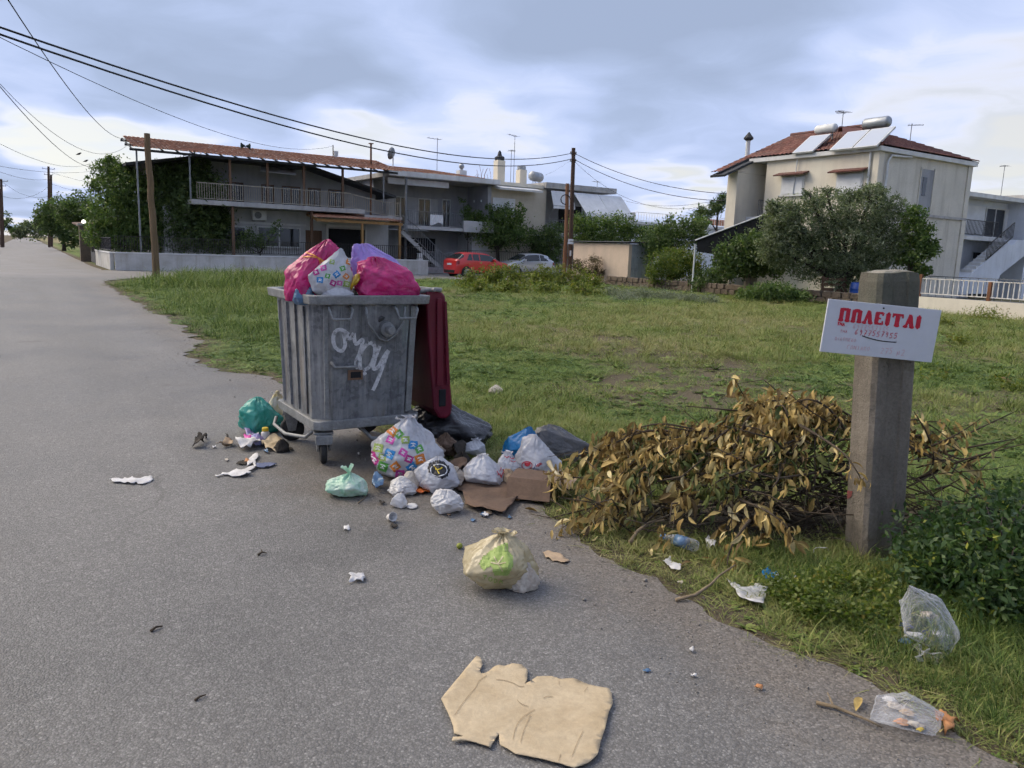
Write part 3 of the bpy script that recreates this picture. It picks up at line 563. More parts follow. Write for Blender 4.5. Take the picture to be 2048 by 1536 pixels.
def antenna(x, ytop, v, zb, label, n=5, ln=.9, yaw=.4, group='television aerials on the roofs'):
    u, z = PV(x, ytop, v); t = grid_thing('antenna', label, 'antenna', u, v, group)
    mb = MB(); mb.tube([(0, 0, zb), (0, 0, z)], .02, 6); mb.build('mast', MATS['grey_metal'], t)
    mb = MB(); c, s = math.cos(yaw), math.sin(yaw); mb.beam((-ln * .75 * c, -ln * .75 * s, z - .08), (ln * .25 * c, ln * .25 * s, z - .08), .03)
    for i in range(n):
        k = -ln * .7 + ln * .9 * i / max(1, n - 1); L = .18 + .04 * i; mb.beam((k * c - L * s, k * s + L * c, z - .07), (k * c + L * s, k * s - L * c, z - .07), .014)
    mb.build('aerial', MATS['grey_metal'], t); return t
# ------------------------------------------------------------------ grey house with deep balcony
T2 = house('house', 'dark grey two-storey house with a deep shaded balcony behind the red car', 'house', 21, 47)
bpart(T2, 'upper_wall', 'plaster_dim', (20.8, 28.4, 50, 57, 3.05, 6.05))
bpart(T2, 'ground_floor_wall', 'plaster_dim', (20.8, 28.4, 49.4, 57, 0, 2.8))
bpart(T2, 'side_wall', 'plaster_dim', (28.1, 28.4, 47.2, 49.99, 3.06, 6.05)); bpart(T2, 'side_wall', 'plaster_grey', (27.0, 28.4, 47.3, 49.39, 0, 2.8))
bpart(T2, 'balcony_slab', 'plaster_grey', (21.6, 28.4, 46.8, 49.99, 2.82, 3.04))
bpart(T2, 'roof_slab', 'concrete_slab', (20.4, 28.6, 46.6, 57, 6.06, 6.34))
mb = HB(T2); mb.box(20.4, 28.7, 46.5, 46.58, 6.10, 6.42); mb.build('fascia', MATS['plaster_white'], T2)
tile_roof(T2, (20.9, 46.7, 6.38), (27.6, 46.7, 6.38), (25.5, 51.5, 7.12), (20.9, 51.5, 7.12), .22, .4, m_tile)
mb = HB(T2); mb.box(20.6, 25.0, 47.1, 47.16, 5.62, 6.0); mb.build('side_curtain', MATS['awning_cloth'], T2)
for x0, x1, y0, y1, sh in [(789, 812, 392, 425, 1), (836, 861, 396, 428, 1), (884, 900, 398, 428, 0)]:
    a, z1 = PV(x0, y0, 50); b, _ = PV(x1, y1, 50); window(T2, a, b, 3.1, z1, 50, 'white_metal', mull=1, sill=False, name='balcony_door')
    if sh: louvred(T2, a - .55, a - .03, 3.3, z1, 49.99, 'plaster_grey'); louvred(T2, b + .03, b + .55, 3.3, z1, 49.99, 'plaster_grey')
railing(T2, [(21.7, 46.9, 3.04), (26.0, 46.9, 3.04)], .95, 'rail_grey', .14)
bpart(T2, 'parapet', 'plaster_grey', (26.0, 28.38, 46.7, 46.9, 2.80, 3.55)); bpart(T2, 'corner_post', 'rail_grey', (21.62, 21.74, 46.66, 46.78, 0, 6.06))
mb = HB(T2)
for i in range(12): mb.box(21.2 + i * .26, 21.46 + i * .26, 45.9, 46.75, 2.55 - i * .23, 2.62 - i * .23)
mb.beam((21.0, 45.88, 2.6), (24.4, 45.88, -.1), .06, .24); mb.build('stair', MATS['concrete_slab'], T2)
railing(T2, [(21.0, 45.85, 2.75), (22.0, 45.85, 2.1), (24.4, 45.85, .05)], .9, 'rail_grey', .22, name='stair_railing')
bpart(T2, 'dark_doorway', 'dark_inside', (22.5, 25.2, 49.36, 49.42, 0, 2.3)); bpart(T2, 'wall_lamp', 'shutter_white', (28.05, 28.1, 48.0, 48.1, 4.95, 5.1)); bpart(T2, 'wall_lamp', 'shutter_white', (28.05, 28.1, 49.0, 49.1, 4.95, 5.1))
a, z1 = PV(860, 429, 46.8); b, z0 = PV(885, 452, 46.8)
mb = MB(); n_ = 8; pts = []
for i in range(n_ + 1):
    for k in range(5): pts.append(((b - a) * i / n_, -.06 + .02 * math.sin(i * 1.9 + k), -(z1 - z0) * k / 4 * (.85 + .15 * math.sin(i * .7 + 1))))
mb.add(pts, [(i * 5 + k, (i + 1) * 5 + k, (i + 1) * 5 + k + 1, i * 5 + k + 1) for i in range(n_) for k in range(4)])
bl = mb.build('blanket', MATS['shutter_white'], None); bl.location = W(a, 46.8, z1); bl.rotation_euler.z = RZ; sm = bl.modifiers.new('t', 'SOLIDIFY'); sm.thickness = .02
tag(bl, 'white blanket hung over the grey balcony railing', 'blanket')
u_, z_ = PV(787, 308, 50); t = grid_thing('satellite_dish', 'round grey satellite dish above the grey house roof', 'dish', u_, 50)
mb = MB(); mb.lathe([(.0, .0), (.2, .03), (.34, .10), (.42, .2), (.40, .2), (.2, .06)], 20, axis='y'); o_ = mb.build('dish', MATS['grey_metal'], t, smooth=True); o_.location = (0, 0, z_); o_.rotation_euler = (rad(15), 0, rad(35))
mb = MB(); mb.tube([(0, .1, 6.5), (0, .05, z_)], .04, 8); mb.box(-.5, .2, 0, .5, 6.5, 6.95); mb.build('stand', MATS['plaster_white'], t)
def chimney(x, ytop, v, zb, w, label, cap, mat):
    u, z = PV(x, ytop, v); t = grid_thing('chimney', label, 'chimney', u, v); mb = MB(); mb.box(-w / 2, w / 2, -w / 2, w / 2, zb, z); mb.build('stack', MATS[mat], t, bevel=.015)
    mb = MB()
    if cap == 'ball': mb.tube([(0, 0, z), (0, 0, z + .12)], w * .2, 8); mb.lathe([(.02, -.2), (.15, -.13), (.2, 0), (.15, .13), (.02, .2)], 14, (0, 0, z + .28))
    elif cap == 'cowl': mb.lathe([(w * .55, 0), (w * .6, .22), (w * .3, .3), (w * .16, .62), (.02, .7)], 8, (0, 0, z)); mb.beam((-w * .2, 0, z + .3), (w * .5, 0, z + .22), .12, .16)
    else: mb.lathe([(w * .55, 0), (w * .55, .26), (w * .4, .3)], 12, (0, 0, z))
    mb.build('cowl', MATS['dark_roofing' if cap == 'cowl' else 'zinc'], t, smooth=(cap == 'ball')); return t
chimney(923, 341, 49, 6.3, .55, 'white chimney topped by a round ball cowl on the grey house', 'ball', 'plaster_white')
antenna(875, 276, 50, 6.5, 'thin tall television aerial above the tiled roof of the grey house', 4, 1.1, .1, None)
# ------------------------------------------------------------------ cream house with awnings
pm('plaster_sand', (.50, .45, .355), (.42, .375, .30), .8, .9, .12, 30, fine=.05, streak=(1.8, .3, (.30, .27, .22)))
T3 = house('house', 'cream flat-roofed house with white awnings behind the silver car', 'house', 28.6, 47.4)
bpart(T3, 'wall', 'plaster_sand', (28.45, 33.2, 47.4, 57, 0, 6.15)); bpart(T3, 'balcony_wall', 'plaster_dim', (33.25, 39.2, 50.2, 57, 0, 6.2))
bpart(T3, 'parapet', 'concrete_slab', (32.9, 39.5, 47.0, 57, 6.22, 6.62)); bpart(T3, 'roof_slab', 'plaster_cream', (28.5, 32.88, 47.3, 57, 6.16, 6.40))
mb = HB(T3); mb.slab((28.6, 46.4, 5.92), (32.2, 46.4, 5.92), (32.2, 47.39, 6.12), (28.6, 47.39, 6.12), .14); mb.build('window_canopy', MATS['plaster_white'], T3)
a, z1 = PV(985, 395, 47.4); b, z0 = PV(1028, 440, 47.4); bpart(T3, 'roller_shutter', 'shutter_white', (a, b, 47.33, 47.42, z0 - .3, z1), bevel=.01)
mb = HB(T3)
for i in range(16): z = z0 - .28 + i * (z1 - z0 + .28) / 16; mb.box(a + .05, b - .05, 47.322, 47.329, z, z + .05)
mb.build('shutter_slats', MATS['white_metal'], T3)
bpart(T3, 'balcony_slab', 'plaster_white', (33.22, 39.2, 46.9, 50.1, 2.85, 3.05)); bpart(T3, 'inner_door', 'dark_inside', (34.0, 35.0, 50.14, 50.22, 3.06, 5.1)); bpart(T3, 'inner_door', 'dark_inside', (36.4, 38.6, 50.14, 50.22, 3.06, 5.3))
railing(T3, [(33.3, 46.95, 3.05), (39.1, 46.95, 3.05)], .95, 'rail_grey', .16)
for (a, b, v0, z0, v1, z1) in [(33.25, 35.2, 46.9, 6.05, 46.5, 5.0), (35.3, 37.6, 46.9, 6.05, 45.3, 4.55), (37.65, 39.9, 46.9, 6.05, 45.3, 4.5)]:
    mb = HB(T3); mb.slab((a, v1, z1), (b, v1, z1), (b, v0, z0), (a, v0, z0), .03); aw = mb.build('awning', MATS['awning_cloth'], T3)
    bpart(T3, 'valance', 'shutter_white', (a, b, v1 - .02, v1 + .01, z1 - .22, z1 - .035), parent=aw)
    mb = HB(T3); mb.beam((a + .05, v1, z1 - .05), (a + .05, 46.95, 4.2), .035); mb.beam((b - .05, v1, z1 - .05), (b - .05, 46.95, 4.2), .035); mb.build('awning_arm', MATS['grey_metal'], T3)
mb = HB(T3); mb.slab((32.2, 45.6, 2.2), (34.6, 45.6, 2.2), (34.2, 47.38, 3.0), (32.2, 47.38, 3.0), .05); mb.build('tin_lean_to', MATS['zinc'], T3)
chimney(999, 321, 49, 6.4, .62, 'tall cream chimney with a dark pointed cowl on the cream house', 'cowl', 'plaster_cream')
chimney(1043, 340, 50, 6.4, .6, 'shorter cream chimney with a grey metal cap on the cream house', 'cap', 'plaster_cream')
antenna(1030, 270, 50, 6.4, 'tallest television aerial, between the two cream chimneys', 4, 1.3, .5, None)
antenna(1023, 300, 52, 6.4, 'short television aerial beside the tall cream chimney', 5, .8, 1.2, None)
t = grid_thing('starter_bars', 'bunch of bent steel rods sticking up from the cream house roof', 'steel rods', 29.0, 49.5)
for i in range(9):
    mb = MB(); x = (i % 5) * .28 - .4; y = (i // 5) * .5; hgt = random.uniform(.5, 1.4); mb.tube([(x, y, 6.3), (x + random.uniform(-.05, .05), y, 6.3 + hgt * .6), (x + random.uniform(-.3, .25), y, 6.3 + hgt)], .012, 5); mb.build('rod', MATS['rust'], t)
def solar_heater(loc_uvz, rz_extra, label, tank_len=1.2, r=.27, panels=1, tilt=rad(40), word=None):
    u, v, z = loc_uvz; t = thing('solar_water_heater', label, 'water heater', W(u, v, z), RZ + rz_extra)
    mb = MB(); mb.lathe([(.02, -tank_len / 2), (r * .8, -tank_len / 2 + .01), (r, -tank_len / 2 + .08), (r, tank_len / 2 - .08), (r * .8, tank_len / 2 - .01), (.02, tank_len / 2)], 20, (0, .25, .35), axis='x'); mb.build('tank', MATS['zinc' if not word else 'white_metal'], t, smooth=True)
    mb = MB()
    for s in (-1, 1): mb.beam((s * tank_len * .35, .25, -.15), (s * tank_len * .35, .25, .12), .05); mb.beam((s * tank_len * .35, .25, .1), (s * tank_len * .35, -.6, -.75), .04)
    mb.build('stand', MATS['grey_metal'], t)
    for i in range(panels):
        w = 1.15; x0 = -panels * w / 2 + i * w + .02; x1 = x0 + w - .06; L = 1.5; c, s_ = math.cos(tilt), math.sin(tilt)
        mb = MB(); mb.slab((x0, -.1 - L * c, .05 - L * s_), (x1, -.1 - L * c, .05 - L * s_), (x1, -.1, .05), (x0, -.1, .05), .08); p = mb.build('collector_panel', MATS['white_metal'], t)
        mb = MB(); e = .05; mb.slab((x0 + e, -.1 - (L - e) * c, .05 - (L - e) * s_ + .006), (x1 - e, -.1 - (L - e) * c, .05 - (L - e) * s_ + .006), (x1 - e, -.1 - e * c, .05 - e * s_ + .006), (x0 + e, -.1 - e * c, .05 - e * s_ + .006), .004); mb.build('collector_glass', MATS['panel_glass'], p)
    return t
u_, z_ = PV(1078, 352, 50.5); solar_heater((u_, 50.5, z_ - .4), .5, 'grey solar water tank on the flat roof of the cream house', 1.4, .36, 0)
# ------------------------------------------------------------------ low white house with a roof terrace
T4 = house('house', 'low white house with a railed roof terrace beyond the pink shed', 'house', 39, 50)
bpart(T4, 'wall', 'plaster_blue_white', (39.6, 60, 50, 58, 0, 4.2)); bpart(T4, 'roof_slab', 'plaster_white', (39.4, 60.2, 49.7, 58, 4.21, 4.45))
bpart(T4, 'terrace_parapet', 'plaster_cream', (39.6, 44.0, 49.8, 50.0, 4.46, 5.15)); railing(T4, [(44.1, 49.85, 4.45), (59, 49.85, 4.45)], .75, 'rail_white', .3)
window(T4, 45.2, 46.6, 2.2, 3.5, 50); bpart(T4, 'roof_shed', 'grey_metal', (40.5, 46.0, 55, 58, 4.46, 6.2))
u_, z_ = PV(1195, 362, 52); antenna(1195, 362, 52, 4.5, 'slim television aerial on the low white house', 4, .8, .2, None)
tile_roof(T4, (54.5, 50.5, 4.5), (60.5, 50.5, 4.5), (60.5, 54, 5.3), (55.5, 54, 5.3), .24, .4, m_tile)
# ------------------------------------------------------------------ shed
TS = house('shed', 'small pinkish shed with a corrugated door by the utility poles', 'shed', 28.5, 32.6)
bpart(TS, 'wall', 'plaster_pink', (28.5, 28.7, 32.75, 37.6, 0, 2.24)); bpart(TS, 'back_wall', 'plaster_pink', (28.71, 30.5, 37.4, 37.6, 0, 2.24)); bpart(TS, 'side_wall', 'plaster_pink', (30.3, 30.5, 32.75, 37.39, 0, 2.24))
bpart(TS, 'corner_board', 'plaster_pink', (28.5, 28.72, 32.6, 32.74, 0, 2.2))
mb = HB(TS); k_ = 26
pts = []; 
for i in range(k_ + 1):
    for z in (0.02, 2.18): pts.append((28.74 + 1.5 * i / k_, 32.66 + (.03 if i % 2 else 0), z))
mb.add(pts, [(2 * i, 2 * i + 2, 2 * i + 3, 2 * i + 1) for i in range(k_)]); mb.build('corrugated_door', MATS['zinc'], TS)
mb = HB(TS); k_ = 40
pts = []
for i in range(k_ + 1):
    for v, z in ((32.35, 2.30), (37.8, 2.30)): pts.append((28.3 + 2.5 * i / k_, v, z + (.035 if i % 2 else 0) + .02))
mb.add(pts, [(2 * i, 2 * i + 2, 2 * i + 3, 2 * i + 1) for i in range(k_)]); o_ = mb.build('corrugated_roof', MATS['dark_roofing'], TS); o_.modifiers.new('t', 'SOLIDIFY').thickness = .02
# ------------------------------------------------------------------ house at the right
T5 = house('house', 'large cream two-storey house with red tiled roof and solar panels', 'house', 31, 20)
E5 = 6.28
bpart(T5, 'wall', 'plaster_cream', (31, 38.4, 20.06, 25.8, 0, E5)); bpart(T5, 'rear_wing', 'plaster_cream', (29.9, 38.4, 26.6, 27.2, 0, 5.75)); bpart(T5, 'link_wall', 'plaster_cream', (32.2, 38.4, 25.81, 26.59, 0, E5))
mb = HB(T5); mb.box(31.0, 38.4, 20.0, 20.05, 0, E5); o_ = mb.build('stained_wall', MATS['plaster_worn'], T5)
mb = HB(T5); mb.prism([(29.9, 5.76), (38.4, 5.76), (38.4, 6.2), (34.6, 7.85), (29.9, 5.9)], 26.6, 27.2, 'y'); mb.build('gable_wall', MATS['plaster_cream'], T5)
bpart(T5, 'cornice', 'plaster_white', (30.8, 38.6, 19.8, 26.75, E5 + .001, E5 + .2), bevel=.02)
bpart(T5, 'ledge', 'concrete_slab', (31.05, 38.45, 19.93, 19.995, 3.78, 3.9))
bpart(T5, 'corner_pilaster', 'plaster_cream', (30.94, 31.3, 19.94, 20.2, 0, E5 - .001)); bpart(T5, 'corner_pilaster', 'plaster_worn', (38.1, 38.46, 19.94, 20.2, 0, E5 - .001))
R_ = (34.6, 23.4, 8.0); R2_ = (34.6, 27.4, 8.0); ez = E5 + .2
tile_roof(T5, (30.78, 26.75, ez), (30.78, 19.78, ez), R_, (34.6, 26.9, 8.0), .235, .42, m_tile_red)
tile_roof(T5, (30.78, 19.78, ez), (38.62, 19.78, ez), (34.62, 23.4, 8.0), (34.58, 23.4, 8.0), .235, .42, m_tile_red, name='roof_tiles')
tile_roof(T5, (28.9, 27.4, 5.68), (28.9, 26.95, 5.68), (34.6, 26.9, 8.0), R2_, .235, .42, m_tile_red)
mb = HB(T5); mb.slab((38.62, 19.78, ez), (38.62, 27.4, ez), R2_, (34.6, 23.4, 8.0), .06); mb.slab((28.85, 26.5, 5.56), (34.6, 26.5, 7.92), (34.6, 27.4, 7.92), (28.85, 27.4, 5.56), .1); mb.build('roof_deck', MATS['dark_roofing'], T5)
mb = HB(T5); mb.tube([(34.6, 23.3, 8.06), (34.6, 27.4, 8.06)], .11, 8); mb.tube([(34.6, 23.4, 8.06), (30.85, 19.85, ez + .06)], .1, 8); mb.build('ridge_tiles', m_tile_red, T5)
def face_u(T, v0, v1, z0, z1, u):       # window in a wall that faces the road (plane u)
    f = bpart(T, 'window', 'white_metal', (u - .05, u + .04, v0, v1, z0, z1))
    bpart(T, 'roller_shutter', 'shutter_white', (u - .075, u - .051, v0 + .06, v1 - .06, z0 + .06, z1 - .06), parent=f)
    bpart(T, 'sill', 'plaster_white', (u - .13, u - .001, v0 - .06, v1 + .06, z0 - .07, z0 - .004), parent=f)
    mb = HB(T); mb.slab((u - .45, v1 + .2, z1 + .06), (u - .45, v0 - .2, z1 + .06), (u - .005, v0 - .2, z1 + .2), (u - .005, v1 + .2, z1 + .2), .06); mb.build('tiled_hood', m_tile_red, f)
for (xa, ya, xb, yb) in [(1565, 354, 1607, 384), (1675, 348, 1724, 383)]:
    v1, z1 = PU(xa, ya, 31); v0, z0 = PU(xb, yb, 31); face_u(T5, v0, v1, z0 - .1, z1, 31)
bpart(T5, 'slot_window', 'plaster_dim', (34.25, 35.3, 19.98, 20.01, 4.0, 5.85)); f_ = bpart(T5, 'slot_frame', 'plaster_worn', (34.2, 34.26, 19.95, 20.0, 3.95, 5.9), (35.29, 35.35, 19.95, 20.0, 3.95, 5.9)); bpart(T5, 'slot_pane', 'window_glass', (34.45, 34.75, 19.965, 19.979, 4.7, 5.5))
mb = HB(T5); mb.tube([(33.2, 19.88, E5 - .05), (31.7, 19.88, E5 - .12), (31.5, 19.88, E5 - .4), (31.5, 19.88, .3)], .05, 8); mb.build('drain_pipe', MATS['white_metal'], T5, smooth=True)
mb = HB(T5); mb.tube([(30.9, 24.0, E5), (30.9, 24.1, 4.6)], .03, 6); mb.tube([(30.93, 20.35, E5), (30.93, 20.35, .3)], .05, 8); mb.build('cable', MATS['white_metal'], T5)
a, _ = PV(1500, 400, 26.5); b, _ = PV(1531, 400, 26.5); bpart(T5, 'balcony_slab', 'plaster_white', (a - .1, 32.19, 25.9, 26.59, 3.5, 3.68)); railing(T5, [(a, 25.95, 3.68), (32.1, 25.95, 3.68)], .8, 'rail_grey', .11)
mb = HB(T5); mb.slab((31.2, 22.0, 6.95), (31.7, 21.4, 7.0), (32.9, 22.2, 7.68), (32.3, 22.8, 7.72), .08); mb.slab((32.2, 22.9, 7.75), (33.0, 22.1, 7.7), (33.8, 22.9, 7.75), (33.1, 23.6, 7.75), .08); mb.build('patched_roof', m_tile_red, T5)
v_, z_ = PU(1652, 262, 32.0); solar_heater((31.95, v_ + .15, z_ - .22), rad(-90), 'solar water heater with red lettering on the red tiled roof', 1.05, .21, 1, rad(36), 'w')
v_, z_ = PU(1745, 254, 31.9); solar_heater((31.85, v_ - .05, z_ - .16), rad(-90), 'solar water heater with two panels at the corner of the red roof', 1.2, .24, 2, rad(37))
chm = grid_thing('flue_pipe', 'white flue pipe with a black cone cowl behind the red roof', 'flue', 31.6, 27.6); mb = MB(); mb.tube([(0, 0, 6.5), (0, 0, 7.55)], .11, 12); mb.build('pipe', MATS['white_metal'], chm)
mb = MB(); mb.lathe([(.13, 0), (.24, .08), (.24, .14), (.02, .42)], 16, (0, 0, 7.5)); mb.build('cowl', MATS['dark_roofing'], chm)
antenna(1687, 222, 24, 7.9, 'television aerial standing on the ridge of the red roof', 6, .8, .2, None)
antenna(1824, 247, 22.5, 6.6, 'television aerial at the eaves of the stained wall', 5, .7, 2.2, None)
# ------------------------------------------------------------------ white house with outside stair, far right
T6 = house('house', 'white house with an outside stair and black balcony at the picture edge', 'house', 39, 21)
bpart(T6, 'wall', 'plaster_blue_white', (38.9, 46.2, 21.8, 30, 0, 5.1)); bpart(T6, 'side_block', 'plaster_blue_white', (46.21, 60, 20.6, 30, 0, 5.35)); bpart(T6, 'roof_slab', 'plaster_white', (38.8, 46.2, 20.9, 30, 5.11, 5.32)); bpart(T6, 'roof_slab', 'concrete_slab', (46.2, 60.3, 20.3, 30, 5.36, 5.55))
bpart(T6, 'balcony_slab', 'plaster_white', (38.9, 45.0, 20.9, 21.79, 2.98, 3.18)); railing(T6, [(38.95, 20.95, 3.18), (43.6, 20.95, 3.18)], .78, 'rail_black', .13)
a, z1 = PV(1972, 414, 21.8); b, z0 = PV(2004, 466, 21.8); window(T6, a, b, 3.2, z1, 21.8, sill=False, name='balcony_door'); louvred(T6, b + .05, b + 1.1, 3.2, z1, 21.79); louvred(T6, 39.3, a - .1, 3.3, z1, 21.79)
mb = HB(T6)
poly = [(46.1, 3.1), (44.2, 3.1), (43.9, 2.85), (43.2, 2.85), (39.0, .75), (39.0, .3), (42.3, .3), (43.0, 1.3), (46.1, 2.7)]
mb.prism(poly, 20.2, 20.88, 'y'); mb.build('stair', MATS['plaster_blue_white'], T6)
mb = HB(T6)
for i in range(9): mb.box(40.2 + i * .36, 40.52 + i * .36, 20.25, 20.8, 1.35 + i * .18, 1.50 + i * .18)
mb.build('steps', MATS['plaster_white'], T6)
railing(T6, [(41.2, 20.15, 1.9), (43.6, 20.15, 3.15)], .8, 'rail_black', .14, name='stair_railing'); bpart(T6, 'stair_cupboard', 'dark_inside', (43.2, 45.6, 21.7, 21.81, 0, 2.4))
u_, z_ = PV(1010, 330, 25); antenna(2010, 330, 25, 5.2, 'television aerial on the white house with outside stair', 4, .5, .3, None)
# ------------------------------------------------------------------ walls, fences, poles, wires
def wall_thing(name, label, cat, u0, u1, v0, v1, z, mat, cope=None):
    T = house(name, label, cat, u0, v0); bpart(T, 'wall_body', mat, (u0, u1, v0, v1, 0, z), bevel=.012)
    if cope: bpart(T, 'coping', cope, (u0 - .03, u1 + .03, v0 - .03, v1 + .03, z + .001, z + .06), bevel=.01)
    return T
TW = wall_thing('garden_wall', 'long low white garden wall under the black iron fence', 'wall', 4.3, 21.5, 43.0, 43.2, .84, 'garden_wall_paint', 'plaster_white')
TF = house('iron_fence', 'black iron bar fence on top of the low white wall', 'fence', 4.3, 43.1)
railing(TF, [(4.35, 43.1, .91), (16.9, 43.1, .91)], .78, 'rail_black', .125, .011, .016, bar='fence_bar', lower=.1); railing(TF, [(17.9, 43.1, .91), (21.4, 43.1, .91)], .78, 'rail_black', .125, .011, .016, bar='fence_bar', lower=.1)
wall_thing('garden_wall', 'white side wall running back along the road from the corner', 'wall', 4.1, 4.28, 43.25, 51.0, .82, 'garden_wall_paint', 'plaster_white')
TG = house('iron_gate', 'black iron gate at the end of the white side wall', 'gate', 4.0, 51.2)
railing(TG, [(4.15, 51.1, .02), (4.15, 54.0, .02)], 1.55, 'rail_black', .14, bar='gate_bar', name='gate_frame'); bpart(TG, 'gate_panel', 'rail_black', (4.10, 4.14, 51.15, 53.9, .12, .7)); bpart(TG, 'gate_post', 'rail_black', (4.08, 4.22, 50.98, 51.12, 0, 1.75))
railing(house('iron_fence', 'short black fence on the white side wall', 'fence', 4.1, 43.3), [(4.19, 43.4, .89), (4.19, 50.8, .89)], .7, 'rail_black', .18, bar='fence_bar', lower=.1)
TG2 = house('metal_gate', 'grey barred driveway gate beside the red car', 'gate', 21.8, 44.6)
railing(TG2, [(21.9, 44.6, .42), (25.2, 44.6, .42)], .98, 'rail_grey', .12, .012, bar='gate_bar', name='gate_frame', lower=.02); bpart(TG2, 'gate_panel', 'zinc', (21.9, 25.2, 44.57, 44.63, .06, .42)); bpart(TG2, 'gate_post', 'plaster_white', (21.55, 21.85, 44.45, 44.75, 0, 1.3))
wall_thing('garden_wall', 'rendered wall with green mesh fence behind the silver car', 'wall', 25.4, 39, 46.0, 46.2, .55, 'concrete_slab')
railing(house('mesh_fence', 'dark railing behind the two parked cars', 'fence', 25.4, 46.1), [(25.5, 46.1, .56), (38.9, 46.1, .56)], 1.0, 'rail_black', .16, .010, bar='fence_bar')
# stone wall along the plot, with single stones
TSW = house('stone_wall', 'low brown stone wall along the far right edge of the plot', 'wall', 27, 18)
bpart(TSW, 'core', 'dark_inside', (27.05, 27.3, 17.0, 32.3, 0, .42))
pm('field_stone', (.14, .105, .075), (.085, .07, .055), 3., .95, .4, 30, fine=.15)
sm_ = []
for k in range(5):
    mb = MB(); mb.box(-.5, .5, -.5, .5, -.5, .5); me = mb.mesh('stone', MATS['field_stone'])
    bm = bmesh.new(); bm.from_mesh(me); bmesh.ops.bevel(bm, geom=bm.edges[:], offset=.12, segments=1, affect='EDGES')
    for v in bm.verts: v.co += Vector((random.uniform(-.06, .06),) * 3)
    bm.to_mesh(me); bm.free(); sm_.append(me)
v = 17.0
for row in range(2):
    v = 17.0 + random.random() * .2
    while v < 32.2:
        L = random.uniform(.25, .5); inst('stone', random.choice(sm_), TSW, (.05 + random.uniform(-.03, .03), v - 18 + L / 2, .13 + row * .23), (random.uniform(-.08, .08), random.uniform(-.08, .08), random.uniform(-.06, .06)), (.26, L * .96, .23)); v += L
TPF = house('picket_fence', 'white picket fence on a cracked cream wall right of the post', 'fence', 27, 10.5)
bpart(TPF, 'wall_body', 'plaster_cream', (27, 27.2, 10.5, 15.4, 0, .52))
railing(TPF, [(27.1, 10.5, .5), (27.1, 15.3, .5)], .66, 'rail_white', .16, .014, .02, bar='picket', lower=.14, name='fence_rail')
for v in (15.35, 13.0, 11.2): bpart(TPF, 'fence_post', 'rust', (27.05, 27.15, v - .05, v + .05, 0, 1.3 if v > 15 else 1.15))
railing(house('wire_fence', 'grey wire fence with rusty posts behind the white pickets', 'fence', 31, 11), [(31, 11, .3), (31, 17.5, .3)], .9, 'rail_grey', .3, .008)
# poles
pm('pole_wood', (.20, .135, .075), (.12, .08, .045), 3., .9, .5, 40, stretch=(6, 6, .35), fine=.15)
pm('pole_dark', (.10, .06, .042), (.06, .038, .028), 3., .9, .4, 40, stretch=(6, 6, .35), fine=.12)
pm('pole_rust', (.24, .115, .06), (.15, .075, .042), 3., .9, .3, 40, stretch=(4, 4, .3))
pm('cable_black', (.012, .012, .014), (.02, .02, .022), 3., .6)
pm('insulator', (.3, .3, .3), (.2, .2, .2), 4., .4)
def utility_pole(label, p0, p1, r0, r1, mat, arms=(), name='utility_pole'):
    p0, p1 = Vector(p0), Vector(p1); t = thing(name, label, 'pole', p0); mb = MB(); d = p1 - p0; k = 9
    pts = [d * (i / k) + Vector((random.uniform(-.02, .02), random.uniform(-.02, .02), 0)) * (0 < i < k) for i in range(k + 1)]
    mb.tube(pts, [r0 + (r1 - r0) * i / k for i in range(k + 1)], 12); mb.build('shaft', MATS[mat], t, smooth=False)
    for (f, L, ang) in arms:
        c = d * f; mb = MB(); q = Vector((math.cos(ang), math.sin(ang), 0)) * L; mb.beam(c - q, c + q, .07); mb.lathe([(.03, 0), (.045, .05), (.03, .12)], 8, tuple(c - q + Vector((0, 0, .03)))); mb.lathe([(.03, 0), (.045, .05), (.03, .12)], 8, tuple(c + q + Vector((0, 0, .03)))); mb.build('cross_arm', MATS['insulator'], t)
    return t
P1b = G(313, 556); P1t = D(294, 267, P1b.y); utility_pole('leaning yellowish wooden pole on the grass corner', P1b, P1t, .15, .115, 'pole_wood')
P2b = W(29.0, 39.2); P2t = D(1147, 296, P2b.y); P2b = Vector((D(1139, 545, P2b.y).x, P2b.y, 0)); t2 = utility_pole('tall dark utility pole carrying the cables beside the shed', P2b, P2t, .15, .12, 'pole_dark', [(.955, .18, .4), (.90, .18, .4)])
P3b = Vector((D(1129, 545, P2b.y - .5).x, P2b.y - .5, 0)); P3t = D(1135, 367, P2b.y - .5); utility_pole('shorter rusty brown pole just left of the tall utility pole', P3b, P3t, .12, .11, 'pole_rust', name='wooden_post')
def notice(x0, x1, y0, y1, label):
    Yd = P2b.y - .72; a = D(x0, y1, Yd); b = D(x1, y0, Yd); mb = MB(); mb.box(0, b.x - a.x, 0, .01, 0, b.z - a.z); o = mb.build('notice_sheet', MATS['shutter_white']); o.location = a; tag(o, label, 'notice')
notice(1136, 1147, 478, 488, 'pale grey notice between the two dark poles'); notice(1139, 1143, 501, 512, 'narrow white paper low between the two dark poles')
t = thing('wheel_hoop', 'black hoop hanging on the short rusty pole', 'hoop', D(1131, 399, P2b.y - .66)); mb = MB(); mb.tube([(.28 * math.cos(a * .35), 0, .28 * math.sin(a * .35)) for a in range(15)], .03, 6); mb.build('hoop_ring', MATS['cable_black'], t)
